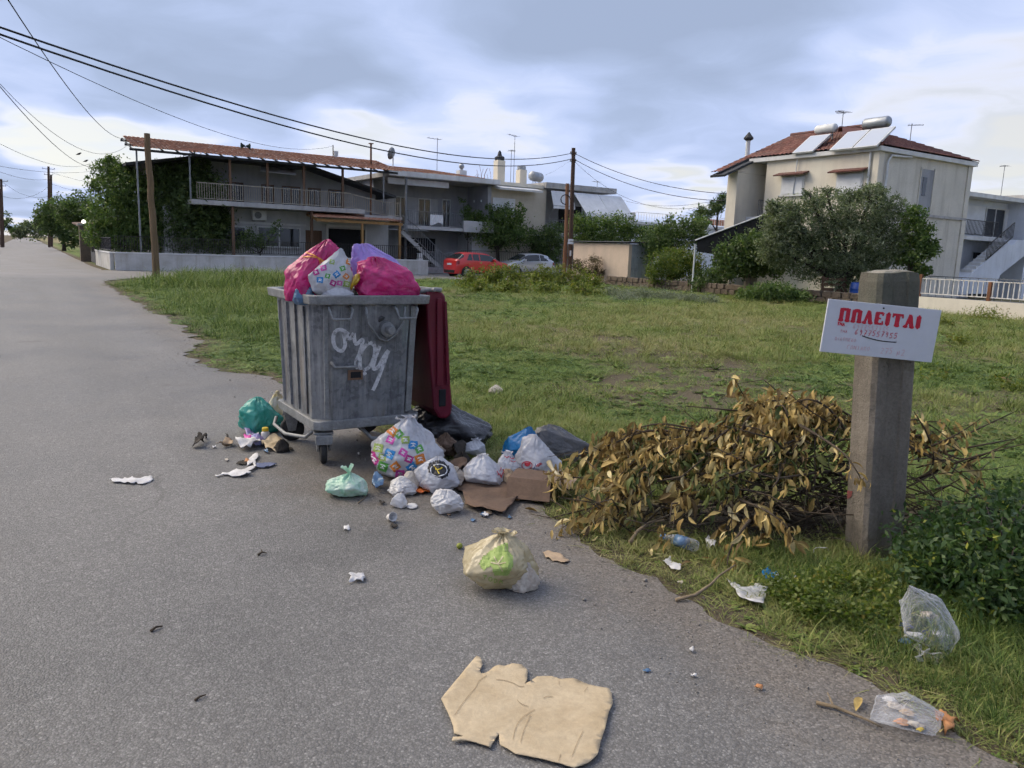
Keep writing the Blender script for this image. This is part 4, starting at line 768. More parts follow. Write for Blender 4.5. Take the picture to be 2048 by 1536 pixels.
for i, (x, yt, yb, Y, lb) in enumerate([(97, 333, 470, 105, 'far twin utility pole above the roadside trees, nearer of two'), (102, 350, 470, 112, 'far thin pole close behind the twin utility pole'), (5, 358, 478, 95, 'far tall utility pole at the edge of the picture'), (3, 378, 478, 92, 'far dark pole beside the one at the picture edge')]):
    b = D(x, yb, Y); b.z = 0; tp = D(x - (3 if i > 1 else 0), yt, Y); utility_pole(lb, b, tp, .17, .14, 'pole_dark', [(.97, .7, .3), (.9, .5, .3)] if i in (0, 2) else [])
def wire(label, a, b, sag, r, group=None, n=28, cat='cable'):
    a, b = Vector(a), Vector(b); pts = []
    for i in range(n + 1):
        t = i / n; p = a.lerp(b, t); p.z -= sag * 4 * t * (1 - t); pts.append(p - a)
    mb = MB(); mb.tube(pts, r, 5); o = mb.build('overhead_cable', MATS['cable_black'], None, smooth=True); o.location = a; return tag(o, label, cat, group)
def at(x, y, Y): return D(x, y, Y)
wire('upper of the two thick black cables sweeping down to the dark pole', at(-60, 34, 13), P2t + Vector((0, 0, -.28)), 1.1, .020)
wire('lower of the two thick black cables sweeping down to the dark pole', at(-60, 48, 13), P2t + Vector((0, 0, -.62)), 1.15, .020)
wire('thin wire above the tiled canopy, ending at its vent pipe', at(-60, 45, 14), W(*[PV(666, 292, 48)[0], 48, PV(666, 292, 48)[1]]), .9, .008)
wire('steep thin wire from the top left to the canopy corner', at(10, -10, 12), W(5.3, 45, 6.6), .6, .010)
wire('thin wire reaching the canopy corner from the picture edge', at(-60, 100, 20), W(5.4, 46, 6.3), 1.2, .008)
wire('thin wire on which two small dark birds sit', at(-60, 100, 18), at(205, 330, 60), 1.0, .012)
wire('thin sagging wire low at the picture edge', at(-60, 255, 30), at(185, 325, 70), .8, .010)
for i, (a, b, s, lb) in enumerate([((-40, 325, 60), (190, 341, 108), .5, 'uppermost far wire meeting the twin pole'), ((-40, 328, 60), (97, 358, 105), .5, 'middle far wire meeting the twin pole'), ((3, 362, 95), (97, 393, 105), .8, 'lower far wire between the two far poles'), ((3, 392, 92), (97, 373, 105), .8, 'far wire rising from the edge pole to the twin pole'), ((97, 343, 105), (260, 372, 120), .5, 'far wire leaving the twin pole to the right'), ((97, 366, 105), (260, 392, 120), .6, 'lowest far wire leaving the twin pole to the right')]):
    wire(lb, at(*a), at(*b), s, .016)
for i, (x, y, dz, s, lb) in enumerate([(1462, 388, .28, .5, 'upper black cable from the dark pole to the cream house'), (1462, 402, .62, .6, 'lower black cable from the dark pole to the cream house'), (1445, 405, .7, 1.3, 'slack thin cable under the two to the cream house')]):
    wire(lb, P2t - Vector((0, 0, dz)), at(x, y, 41), s, .018 if i < 2 else .009)
wire('thin wire from the dark pole down to the cream house tank', P2t - Vector((0, 0, .62)), W(PV(1090, 350, 50)[0], 50, PV(1090, 350, 50)[1]), .1, .006)
q = at(1238, 398, 62); utility_pole('stub of a dark pole above the low white house roof', Vector((q.x, q.y, 4.2)), q, .12, .1, 'pole_dark', name='roof_pole'); wire('thin wire from the roof pole to the cream house', q, at(1460, 395, 45), .5, .01)
for (x, y, Y, lb) in [(157, 309, 47, 'upper small dark bird sitting on the thin wire'), (171, 323, 51, 'lower small dark bird sitting on the thin wire')]:
    t = thing('bird', lb, 'bird', at(x, y, Y)); mb = MB(); mb.tube([(-.16, 0, -.02), (-.08, 0, 0), (0, 0, .03), (.07, 0, .05), (.11, 0, .09), (.15, 0, .09), (.19, 0, .08)], [.012, .03, .06, .055, .035, .035, .005], 8); mb.build('body', MATS['cable_black'], t, smooth=True)
# ------------------------------------------------------------------ trees and shrubs
leafmat('leaf_dark', [(0., (.034, .055, .019)), (.5, (.068, .105, .034)), (.85, (.115, .160, .052)), (1., (.18, .21, .075))])
leafmat('leaf_mid', [(0., (.042, .070, .020)), (.5, (.085, .135, .036)), (.85, (.15, .20, .055)), (1., (.23, .26, .08))])
leafmat('leaf_olive', [(0., (.06, .078, .042)), (.5, (.13, .155, .088)), (.85, (.23, .255, .16)), (1., (.33, .35, .25))])
leafmat('leaf_lime', [(0., (.045, .075, .012)), (.5, (.10, .135, .022)), (.85, (.17, .19, .035)), (1., (.26, .22, .05))])
leafmat('leaf_weed', [(0., (.06, .085, .015)), (.5, (.14, .165, .03)), (.8, (.22, .22, .045)), (1., (.20, .13, .055))])
leafmat('leaf_grey', [(0., (.10, .115, .085)), (.5, (.17, .185, .14)), (1., (.26, .27, .22))])
leafmat('leaf_brown', [(0., (.045, .033, .022)), (.6, (.10, .072, .045)), (1., (.10, .10, .045))])
pm('bark', (.075, .06, .048), (.045, .036, .03), 4., .95, .5, 30, stretch=(3, 3, .5)); pm('bark_pale', (.22, .165, .11), (.14, .105, .07), 4., .95, .4, 30, stretch=(3, 3, .5))
def leaves(blobs, n, L, w, seed=0, clump=.19, shell=.5, per=26, droop=.0, flat=0.):
    """leaf quads gathered in sprays through the blobs: returns verts, faces, tint"""
    rg = np.random.default_rng(seed + 100); B = np.array([(*c, *r) for c, r in blobs]); wgt = (B[:, 3] * B[:, 4] * B[:, 5]) ** (2 / 3); wgt /= wgt.sum()
    nc = max(1, n // per); bi = rg.choice(len(B), nc, p=wgt); d = rg.normal(size=(nc, 3)); d /= np.linalg.norm(d, axis=1)[:, None]
    rr = shell + (1.06 - shell) * rg.random(nc) ** .6; rr[rg.random(nc) < .25] *= rg.random() * .7 + .2
    cc = B[bi, :3] + d * rr[:, None] * B[bi, 3:]; ct = rg.normal(0, .16, nc)
    ci = np.repeat(np.arange(nc), per); m = len(ci); rad_ = B[bi][ci][:, 3:].mean(1) * clump * (.6 + .8 * rg.random(nc))[ci]
    p = cc[ci] + rg.normal(size=(m, 3)) * rad_[:, None] * np.array([1, 1, .75]); p[:, 2] = np.maximum(p[:, 2], .02)
    a = rg.normal(size=(m, 3)); a[:, 2] = a[:, 2] * (1 - flat) - droop; a /= np.linalg.norm(a, axis=1)[:, None]
    b = np.cross(a, rg.normal(size=(m, 3))); b /= np.linalg.norm(b, axis=1)[:, None]
    l = (L * rg.uniform(.6, 1.3, m))[:, None]; ww = (w * rg.uniform(.7, 1.2, m))[:, None]
    V = np.stack([p, p + a * l * .45 + b * ww / 2, p + a * l, p + a * l * .45 - b * ww / 2], 1).reshape(-1, 3)
    return V, np.arange(m * 4).reshape(-1, 4), np.clip(rg.normal(.45, .2, m) + ct[ci], 0, 1)
def tree(name, label, cat, base, blobs, n, L, w, mat, trunk=.12, bark='bark', seed=0, limbs=True, group=None, trunk_h=None, **kw):
    base = Vector(base); t = thing(name, label, cat, base, 0, group)
    bl = [(Vector(c) - base, r) for c, r in blobs]
    V, F_, tn = leaves([((c.x, c.y, c.z), r) for c, r in bl], n, L, w, seed, **kw)
    inst('crown', np_mesh('crown', V, F_, MATS[mat], tn), t)
    if trunk:
        mb = MB(); low = min(c.z - r[2] * .2 for c, r in bl); fork = Vector((0, 0, trunk_h or max(.3, low * .8)))
        mb.tube([(0, 0, -.05), fork * .5 + Vector((.03, .02, 0)), fork], [trunk * 1.25, trunk, trunk * .85], 9); mb.build('trunk', MATS[bark], t, smooth=True)
        if limbs:
            for c, r in bl:
                mb = MB(); mid = fork.lerp(c, .5) + Vector((random.uniform(-.1, .1), random.uniform(-.1, .1), .1)); mb.tube([fork * .93, mid, c, c + Vector((random.uniform(-1, 1) * r[0] * .5, random.uniform(-1, 1) * r[1] * .5, r[2] * .5))], [trunk * .55, trunk * .35, trunk * .2, trunk * .05], 6); mb.build('limb', MATS[bark], t, smooth=True)
    return t
def px_blobs(specs, Y):       # (x, y, rx px, ry px, extra depth)
    out = []
    for s in specs:
        x, y, rx, ry = s[:4]; Yd = Y + (s[4] if len(s) > 4 else 0); k = Yd / F_PX; out.append((D(x, y, Yd), (rx * k, (rx + ry) * .5 * k, ry * k)))
    return out
def ptree(name, label, specs, Y, bx, n, L, w, mat, cat='tree', **kw):
    b = D(bx, 500, Y); b.z = 0; return tree(name, label, cat, b, px_blobs(specs, Y), n, L, w, mat, **kw)
ptree('garden_tree', 'green leafy tree left of the leaning pole, behind the white wall', [(240, 370, 32, 42), (215, 340, 22, 26), (275, 395, 38, 48), (230, 430, 45, 45), (290, 450, 40, 40), (200, 470, 30, 26), (190, 365, 14, 18), (255, 480, 45, 25), (225, 325, 12, 14)], 43.5, 245, 22000, .18, .09, 'leaf_mid', seed=1, trunk=.13)
ptree('garden_shrub', 'big dark oleander bush right of the leaning pole, behind the iron fence', [(360, 400, 55, 60), (400, 420, 50, 70), (330, 440, 45, 55), (430, 450, 26, 50), (370, 470, 75, 36), (340, 360, 34, 36), (395, 350, 26, 34), (300, 480, 40, 26)], 44.5, 370, 34000, .24, .08, 'leaf_dark', cat='bush', seed=2, trunk=.1)
ptree('garden_plant', 'thin spindly plant in front of the grey ground-floor window', [(500, 478, 26, 22), (548, 465, 16, 22), (560, 445, 10, 8), (470, 490, 20, 16), (525, 485, 20, 16)], 44.6, 520, 2200, .13, .06, 'leaf_mid', cat='plant', seed=3, trunk=.05)
ptree('roadside_tree', 'dark dense tree on the far roadside nearest the white wall', [(165, 420, 30, 34), (190, 440, 34, 34), (140, 425, 26, 26), (175, 460, 30, 20)], 62, 185, 9000, .24, .12, 'leaf_dark', seed=4, trunk=.2)
ptree('roadside_tree', 'farther dark tree beside the road below the twin pole', [(122, 425, 28, 28), (95, 428, 24, 24), (132, 455, 24, 24), (104, 456, 20, 20), (140, 476, 20, 16), (82, 445, 14, 14)], 85, 128, 9000, .3, .15, 'leaf_dark', seed=5, trunk=.2)
ptree('far_bush', 'grey-green bush closing the far end of the road', [(60, 462, 34, 12), (35, 466, 18, 8), (85, 460, 18, 14), (50, 452, 12, 10)], 150, 60, 3500, .5, .25, 'leaf_olive', cat='bush', seed=6, trunk=0)
ptree('far_bush', 'dark bushes on the far left roadside', [(4, 440, 14, 14), (12, 455, 10, 10)], 110, 5, 900, .4, .2, 'leaf_dark', cat='bush', seed=7, trunk=0)
ptree('orange_tree', 'round orange tree in front of the cream house window', [(970, 455, 36, 34), (1010, 450, 38, 36), (1035, 465, 28, 28), (985, 480, 44, 20), (1000, 428, 30, 16), (955, 440, 14, 16), (1040, 432, 10, 22), (980, 425, 8, 18)], 55, 995, 9000, .19, .095, 'leaf_mid', seed=8, trunk=.14)
ptree('garden_tree', 'dark tree behind the silver car and the two poles', [(1085, 480, 30, 26), (1110, 470, 24, 26), (1075, 500, 26, 22), (1105, 505, 28, 20)], 56, 1090, 4500, .2, .1, 'leaf_dark', seed=9, trunk=.12)
ptree('vine_hedge', 'mixed green vine hedge rising behind the pink shed', [(1180, 455, 34, 26), (1220, 450, 36, 28), (1250, 455, 26, 22), (1165, 475, 30, 20), (1210, 475, 44, 18), (1150, 440, 14, 22), (1262, 470, 20, 14)], 50, 1205, 8000, .17, .085, 'leaf_mid', cat='hedge', seed=10, trunk=.08)
ptree('garden_tree', 'dark tree right behind the corrugated shed door', [(1330, 480, 36, 34), (1360, 465, 30, 32), (1300, 490, 22, 26), (1395, 470, 22, 28), (1345, 520, 40, 30)], 43, 1340, 8000, .17, .085, 'leaf_dark', seed=11, trunk=.13)
ptree('lime_shrub', 'yellow-green feathery shrub over the stone wall beside the shed', [(1330, 525, 34, 26), (1375, 520, 36, 24), (1350, 548, 44, 24), (1310, 545, 18, 22), (1395, 540, 18, 20)], 38.5, 1350, 8000, .16, .045, 'leaf_lime', cat='bush', seed=12, trunk=.05)
ptree('garden_bush', 'low dark bush on the stone wall under the shade net', [(1420, 560, 28, 24), (1400, 570, 20, 16), (1445, 545, 22, 26)], 36.5, 1420, 3500, .14, .07, 'leaf_dark', cat='bush', seed=13, trunk=0)
ptree('loquat_tree', 'dark round tree with a bare pale trunk beside the olive', [(1475, 510, 40, 32), (1510, 495, 40, 34), (1450, 525, 26, 24), (1540, 520, 36, 34), (1500, 535, 40, 16)], 33.5, 1500, 9000, .17, .085, 'leaf_dark', seed=14, trunk=.17, bark='bark_pale', trunk_h=1.0)
ptree('olive_tree', 'big silvery olive tree in front of the large cream house', [(1565, 455, 40, 44), (1550, 500, 36, 36), (1600, 450, 52, 48), (1660, 425, 52, 46), (1730, 425, 58, 46), (1780, 450, 42, 44), (1620, 510, 60, 50), (1690, 490, 66, 60), (1760, 510, 58, 52), (1570, 430, 26, 34), (1700, 545, 80, 36), (1620, 392, 16, 20), (1655, 388, 18, 16), (1745, 384, 30, 16), (1700, 392, 16, 14), (1545, 415, 12, 20), (1785, 402, 18, 16), (1800, 490, 24, 40), (1560, 480, 30, 40)], 31.5, 1690, 46000, .15, .045, 'leaf_olive', seed=15, trunk=.24, clump=.15, shell=.4, per=34)
ptree('fig_tree', 'dark green leafy tree just right of the olive, before the stained wall', [(1830, 440, 22, 26), (1845, 475, 24, 26), (1855, 500, 20, 18), (1825, 510, 24, 30), (1840, 545, 18, 20), (1868, 490, 10, 10)], 30.5, 1825, 5000, .14, .075, 'leaf_mid', seed=16, trunk=.1)
ptree('garden_bush', 'heap of dark leafy prunings under the loquat tree', [(1500, 590, 26, 14), (1545, 586, 40, 18), (1590, 592, 30, 12)], 30, 1545, 6000, .13, .05, 'leaf_mid', cat='bush', seed=17, trunk=0)
ptree('dry_bush', 'dry brownish bush against the pink shed wall', [(1165, 540, 18, 24), (1190, 535, 14, 22), (1150, 530, 10, 14), (1200, 550, 12, 12)], 44.5, 1175, 3600, .14, .03, 'leaf_brown', cat='bush', seed=18, trunk=.04)
ptree('far_tree', 'spiky tree top above the low house beside the cream house', [(1435, 415, 16, 14), (1405, 425, 20, 10), (1445, 400, 8, 10)], 60, 1430, 1800, .35, .07, 'leaf_dark', seed=19, trunk=.1)
ptree('far_tree', 'low treetops hiding the wall left of the dark net canopy', [(1300, 470, 24, 20), (1400, 445, 22, 14)], 50, 1350, 2200, .2, .1, 'leaf_mid', seed=20, trunk=.1)
ptree('climbing_plant', 'climbing plant on the corner of the grey balcony', [(930, 425, 10, 22), (940, 445, 12, 20), (925, 400, 8, 12)], 54.5, 935, 1400, .14, .07, 'leaf_mid', cat='plant', seed=21, trunk=.03)
# low growth that reads as one mass
def weeds(name, label, specs, n, L, w, mat, seed, **kw):
    bl = []
    for (x, y, rpx, h) in specs:
        g = G(x, y); k = g.y / F_PX; bl.append(((g.x, g.y, h * .35), (rpx * k, rpx * k * .8, h * .75)))
    V, F_, tn = leaves(bl, n, L, w, seed, **kw); o = inst(name, np_mesh(name, V, F_, MATS[mat], tn)); return tag(o, label, 'weeds', kind='stuff')
weeds('weeds', 'yellow-green weeds growing in front of the parked cars', [(940, 575, 26, .7), (985, 570, 30, .85), (1030, 570, 32, .85), (1075, 568, 30, .8), (1115, 570, 32, .85), (1155, 572, 30, .85), (1190, 578, 24, .6), (960, 585, 34, .4), (1020, 585, 40, .4), (1090, 588, 44, .45), (1160, 590, 40, .4)], 16000, .13, .06, 'leaf_weed', 30, shell=.2, clump=.2)
weeds('grey_weeds', 'pale grey-green weeds below the stone wall', [(1230, 592, 34, .3), (1280, 595, 36, .35), (1330, 598, 36, .3), (1375, 602, 34, .22), (1420, 606, 30, .2), (1250, 600, 40, .2)], 8000, .08, .03, 'leaf_grey', 31, shell=.1, clump=.25)
weeds('field_weeds', 'clumps of yellowish weeds beyond the sign', [(1860, 760, 40, .22), (1920, 690, 30, .2), (1980, 640, 36, .3), (1880, 650, 24, .2), (2030, 780, 40, .18)], 2600, .07, .03, 'leaf_weed', 32, shell=.1, clump=.3)
# shade-net canopy and small yard things
t = thing('shade_canopy', 'sloping black shade-net canopy over the yard left of the olive', 'canopy', W(27.2, 25.5))
o_ = t.location; A_, B_, C_, D_ = D(1390, 482, 37), D(1530, 430, 36), D(1545, 440, 40), D(1420, 470, 41)
mb = MB(); mb.slab(*[p - o_ for p in (A_, B_, C_, D_)], .04); mb.build('net', MATS['net_black'], t)
A2, B2 = D(1395, 482, 37.05), D(1528, 434, 36.05); mb = MB(); mb.slab(A2 - o_, B2 - o_, Vector((B2.x, B2.y, 1.5)) - o_, Vector((A2.x, A2.y, 1.9)) - o_, .03); mb.build('side_net', MATS['net_black'], t)
for x in (1392, 1468, 1478): p = D(x, 470, 36.6); mb = MB(); mb.tube([Vector((p.x, p.y, 0)) - o_, Vector((p.x, p.y, 2.2 + (x - 1390) * .011)) - o_], .04, 8); mb.build('pole', MATS['white_metal'], t)
mb = MB(); mb.tube([A_ - o_ + Vector((0, 0, .03)), B_ - o_ + Vector((0, 0, .03))], .03, 6); mb.build('edge_rope', MATS['white_metal'], t)
b = D(1714, 590, 30.5); b.z = 0; t = thing('barrel', 'blue plastic barrel under the olive tree', 'barrel', b); mb = MB(); mb.lathe([(.26, 0), (.29, .1), (.29, .3), (.30, .32), (.29, .34), (.29, .6), (.3, .62), (.29, .64), (.27, .85), (.2, .88)], 20); pm('blue_plastic', (.02, .07, .30), (.015, .05, .22), 3., .4); mb.build('drum', MATS['blue_plastic'], t, smooth=True)
b = D(1665, 598, 31); b.z = 0; t = thing('timber_pallet', 'brown timber pallet leaning by the blue barrel', 'pallet', b)
for i in range(5): mb = MB(); mb.box(-.5, .5, -.02, .02, .08 + i * .2, .2 + i * .2); mb.build('plank', MATS['brown_timber'], t)
for x in (-.42, .42): mb = MB(); mb.box(x - .05, x + .05, .021, .1, 0, 1.05); mb.build('bearer', MATS['brown_timber'], t)
# far left roadside: lamp-lit gate pillar, low shed roof, house wall, left wall
t = house('gate_pillar', 'stone gate pillar with a lit globe lamp on the far roadside', 'pillar', 4.0, 58); bpart(t, 'pillar_body', 'field_stone', (3.8, 4.4, 57.7, 58.3, 0, 2.3)); bpart(t, 'pillar_cap', 'concrete_slab', (3.72, 4.48, 57.62, 58.38, 2.301, 2.42))
m_l, nt, bs = newmat('lamp_glow'); bs.inputs['Emission Color'].default_value = (1, .95, .88, 1); bs.inputs['Emission Strength'].default_value = 4.
mb = HB(t); mb.lathe([(.02, -.11), (.08, -.08), (.11, 0), (.08, .08), (.02, .11)], 12, (4.1, 58, 2.54)); mb.build('globe_lamp', m_l, t, smooth=True)
t = house('garage', 'low shed with a brown lean-to roof behind the gate pillar', 'shed', 4.5, 59); bpart(t, 'wall', 'plaster_cream', (4.5, 12, 59, 66, 0, 2.2)); mb = HB(t); mb.slab((3.9, 58.5, 2.3), (12.5, 58.5, 2.9), (12.5, 66, 3.2), (3.9, 66, 2.6), .1); mb.build('roof', MATS['brown_timber'], t)
t = wall_thing('roadside_wall', 'low wall along the far left side of the road', 'wall', -3.2, -3.0, 75, 140, 1.3, 'plaster_cream')
# ------------------------------------------------------------------ cars
def car(name, label, loc, rz, paint, st, wb, rear_view, H, Wd=.86, glass='window_glass'):
    T = thing(name, label, 'car', loc, rz); m = [MATS[paint]]
    def ring(s):
        x, zb, zt, ws = s; w = Wd * ws; g = min(1, max(0, (zt - zb) / .5)); wr = .95 - .22 * g
        return [(x, w * .90, .19), (x, w * .99, .40), (x, w, .62), (x, w * .965, zb), (x, w * wr, zt - .05 * g - .01), (x, w * wr * .62, zt - .008 * g), (x, 0, zt)]
    X = [s[0] for s in st]
    def surf(x, k):
        i = max(j for j in range(len(st) - 1) if X[j] <= x + 1e-6); f = (x - X[i]) / (X[i + 1] - X[i]); s = [a + (b - a) * f for a, b in zip(st[i], st[i + 1])]
        r = ring(s); j = min(5, int(k)); return Vector(r[j]).lerp(Vector(r[j + 1]), k - j)
    mb = MB(); nr = 7; vs_ = []
    for s in st:
        r = ring(s); vs_ += r + [(p[0], -p[1], p[2]) for p in r[-2::-1]]
    k = 13; fs = [(i * k + j, i * k + j + 1, (i + 1) * k + j + 1, (i + 1) * k + j) for i in range(len(st) - 1) for j in range(k - 1)]
    fs += [tuple(range(k)), tuple((len(st) - 1) * k + j for j in range(k - 1, -1, -1))] + [(i * k, (i + 1) * k, (i + 1) * k + k - 1, i * k + k - 1) for i in range(len(st) - 1)]
    mb.add(vs_, fs); body = mb.build('body', m, T, smooth=True); body.modifiers.new('e', 'EDGE_SPLIT').split_angle = rad(40)
    def patch(nm, x0, x1, k0, k1, mat, side, off=.008, n=6):
        mb = MB(); pts = []
        for a in range(n + 1):
            for b in range(n + 1):
                x = x0(b / n) if callable(x0) else x0; xe = x1(b / n) if callable(x1) else x1
                xx = x + (xe - x) * a / n; kk = k0 + (k1 - k0) * b / n; p = surf(xx, kk); e = 1e-2
                nx = (surf(xx + e, kk) - surf(xx - e, kk)).cross(surf(xx, min(5.99, kk + e)) - surf(xx, kk - e)); nx = nx.normalized() if nx.length > 1e-9 else Vector((0, 0, 1))
                if nx.dot(Vector((0, p.y, p.z - .6))) < 0: nx = -nx
                q = p + nx * off; pts.append((q.x, q.y * side, q.z))
        mb.add(pts, [(a * (n + 1) + b, a * (n + 1) + b + 1, (a + 1) * (n + 1) + b + 1, (a + 1) * (n + 1) + b) for a in range(n) for b in range(n)]); return mb.build(nm, MATS[mat], T, smooth=True)
    P = rear_view
    for sd in (1, -1):
        for (a0, a1, b0, b1) in P['side']: patch('side_window', lambda t, a0=a0, a1=a1: a0 + (a1 - a0) * t, lambda t, b0=b0, b1=b1: b0 + (b1 - b0) * t, 3.08, 3.9, glass, sd)
        patch('windscreen', *P['front'], 3.6, 5.99, glass, sd); patch('rear_window', *P['rear'], 3.6, 5.99, glass, sd)
        patch('tail_light', .035, .22, 2.35, 2.95, 'tail_red', sd, .012); patch('headlight', X[-1] - .38, X[-1] - .05, 2.3, 3.0, 'lamp_clear', sd, .012); patch('sill_trim', .75, X[-1] - .85, .05, .5, 'tyre', sd, .008)
        mb = MB(); mx_ = P['mirror']; p = surf(mx_, 3.05); mb.box(mx_ - .05, mx_ + .1, p.y - .01, p.y + .17, p.z + .02, p.z + .16); o = mb.build('mirror', m, T, bevel=.02); o.scale.y = sd
        for hx in P['handles']: p = surf(hx, 2.75); mb = MB(); mb.box(hx - .09, hx + .09, p.y - .005, p.y + .025, p.z - .015, p.z + .02); o = mb.build('door_handle', m, T); o.scale.y = sd
        for x in wb:
            mb = MB(); mb.lathe([(.345, -.16), (.345, .008)], 24, (x, 0, .31), axis='y'); o = mb.build('wheel_arch', MATS['tyre'], T); o.location.y = sd * (Wd * .985); o.scale.y = sd
            mb = MB(); mb.lathe([(.20, -.18), (.28, -.18), (.305, -.14), (.305, -.02), (.285, .012), (.19, .016)], 24, axis='y'); w_ = mb.build('wheel', MATS['tyre'], T, smooth=True); w_.location = (x, sd * Wd * .985, .305); w_.scale.y = sd
            mb = MB(); mb.lathe([(.195, .0), (.19, .018), (.17, .02)], 20, axis='y'); mb.lathe([(.05, .01), (.05, .026), (.01, .028)], 10, axis='y')
            for q in range(5): a = q * 1.2566; mb.beam((.03 * math.cos(a), .02, .03 * math.sin(a)), (.185 * math.cos(a), .02, .185 * math.sin(a)), .05, .012)
            mb.build('rim', MATS['zinc'], w_)
    mb = MB(); mb.box(-.02, .03, -.26, .26, .68, .79); mb.build('number_plate', MATS['shutter_white'], T); mb = MB(); mb.box(-.015, .1, -.62, .62, .22, .40); mb.build('rear_bumper_trim', MATS['tyre'], T, bevel=.02)
    mb = MB(); mb.box(X[-1] - .12, X[-1] + .012, -.5, .5, .24, .40); mb.build('grille', MATS['tyre'], T, bevel=.02)
    return T
def paint(name, col, metal=0.): m, nt, b = newmat(name); b.inputs['Base Color'].default_value = (*col, 1); b.inputs['Roughness'].default_value = .35; b.inputs['Coat Weight'].default_value = .6; b.inputs['Coat Roughness'].default_value = .08; b.inputs['Metallic'].default_value = metal
paint('paint_red', (.52, .022, .020)); paint('paint_silver', (.44, .46, .51), .55); pm('tyre', (.018, .018, .019), (.028, .027, .026), 6., .8); glassy('tail_red', (.20, .012, .012), .15); glassy('lamp_clear', (.45, .46, .48), .1, .8)
red = [(0, .72, .74, .84), (.05, .93, .96, .93), (.14, .97, 1.02, .96), (.62, .95, 1.41, .99), (1.0, .945, 1.455, 1), (1.6, .93, 1.46, 1), (2.25, .915, 1.42, 1), (2.4, .91, 1.385, 1), (3.1, .90, .955, 1), (3.55, .84, .88, .985), (3.9, .70, .75, .92), (4.02, .5, .54, .8)]
car('parked_car', 'red hatchback parked with its rear towards the grey gate', W(22.0, 41.2), RZ + rad(2), 'paint_red', red, (.72, 3.28), dict(side=[(.72, .95, 1.12, 1.12), (1.18, 1.18, 1.62, 1.62), (1.68, 1.68, 2.82, 2.42)], front=(2.42, 3.02), rear=(.2, .58), mirror=2.6, handles=(1.4, 2.3)), 1.46)
sil = [(0, .70, .72, .84), (.06, .93, .97, .93), (.16, .99, 1.06, .96), (.55, .98, 1.42, .99), (1.0, .975, 1.52, 1), (1.6, .96, 1.54, 1), (2.1, .945, 1.50, 1), (2.3, .94, 1.44, 1), (2.95, .92, 1.0, 1), (3.35, .85, .92, .98), (3.62, .70, .76, .92), (3.72, .5, .54, .8)]
car('parked_car', 'silver small hatchback parked facing the red car', W(31.4, 44.2), RZ + rad(178), 'paint_silver', sil, (.62, 3.05), dict(side=[(.55, .85, 1.2, 1.2), (1.26, 1.26, 2.62, 2.28)], front=(2.32, 2.9), rear=(.2, .5), mirror=2.45, handles=(1.1, 1.9)), 1.54)
# ------------------------------------------------------------------ refuse container
m_galv, nt, bs = newmat('galvanised_steel')
pos = nd(nt, 'ShaderNodeTexCoord').outputs['Object']
a1 = nd(nt, 'ShaderNodeTexVoronoi', {'Vector': pos, 'Scale': 38.}); sp = nd(nt, 'ShaderNodeSeparateColor', {0: a1.outputs['Color']}).outputs[0]
a2 = nd(nt, 'ShaderNodeTexNoise', {'Vector': pos, 'Scale': 4., 'Detail': 7., 'Roughness': .7}).outputs[0]
a3 = nd(nt, 'ShaderNodeTexNoise', {'Vector': nd(nt, 'ShaderNodeMapping', {0: pos, 3: (20., 20., .9)}).outputs[0], 'Scale': 1., 'Detail': 6., 'Roughness': .7}).outputs[0]
a4 = nd(nt, 'ShaderNodeTexNoise', {'Vector': nd(nt, 'ShaderNodeMapping', {0: pos, 1: (3., 1., 2.), 3: (5., 5., .8)}).outputs[0], 'Scale': 1., 'Detail': 5.}).outputs[0]
c = mixc(nt, ramp(nt, sp, [(0., 0.), (1., 1.)]), (.10, .104, .112), (.17, .176, .186))
c = mixc(nt, ramp(nt, a2, [(.46, 0.), (.64, 1.)]), c, (.23, .235, .235))
c = mixc(nt, mth(nt, 'MULTIPLY', ramp(nt, a3, [(.52, 0.), (.68, 1.)]), .65), c, (.32, .325, .325))
c = mixc(nt, mth(nt, 'MULTIPLY', ramp(nt, a3, [(.32, 1.), (.46, 0.)]), .6), c, (.045, .046, .05))
c = mixc(nt, mth(nt, 'MULTIPLY', ramp(nt, a4, [(.58, 0.), (.68, 1.)]), .6), c, (.15, .11, .07))
c = mixc(nt, mth(nt, 'MULTIPLY', ramp(nt, a4, [(.28, 1.), (.36, 0.)]), .35), c, (.16, .24, .22))
nt.links.new(c, bs.inputs['Base Color']); bs.inputs['Metallic'].default_value = .45; nt.links.new(ramp(nt, a2, [(.3, .48), (.7, .75)]), bs.inputs['Roughness'])
nt.links.new(nd(nt, 'ShaderNodeBump', {'Strength': .5, 'Distance': .03, 'Height': mth(nt, 'ADD', mth(nt, 'MULTIPLY', a2, .5), mth(nt, 'ADD', mth(nt, 'MULTIPLY', a3, .2), nd(nt, 'ShaderNodeTexNoise', {'Vector': pos, 'Scale': 5.5, 'Detail': 1.}).outputs[0]))}).outputs[0], bs.inputs['Normal'])
pm('galv_dark', (.075, .078, .082), (.045, .046, .05), 7., .6, .3, 60, metal=.4, fine=.2); pm('galv_light', (.26, .265, .265), (.17, .175, .175), 9., .6, .2, 60, metal=.4, fine=.15); pm('galv_rust', (.17, .10, .06), (.10, .06, .04), 9., .85, .3)
pm('lid_burgundy', (.125, .006, .020), (.095, .006, .018), 3., .42, .05, fine=.06, streak=(5., .25, (.18, .05, .06)))
BU, BV = 2.19, 5.80                                      # centre of the container on the ground
TB = thing('wheeled_container', 'grey galvanised four-wheeled refuse container overflowing with bags', 'container', W(BU, BV), RZ)
def octa(hx, hy, c, z): return [(-hx + c, -hy, z), (hx - c, -hy, z), (hx, -hy + c, z), (hx, hy - c, z), (hx - c, hy, z), (-hx + c, hy, z), (-hx, hy - c, z), (-hx, -hy + c, z)]
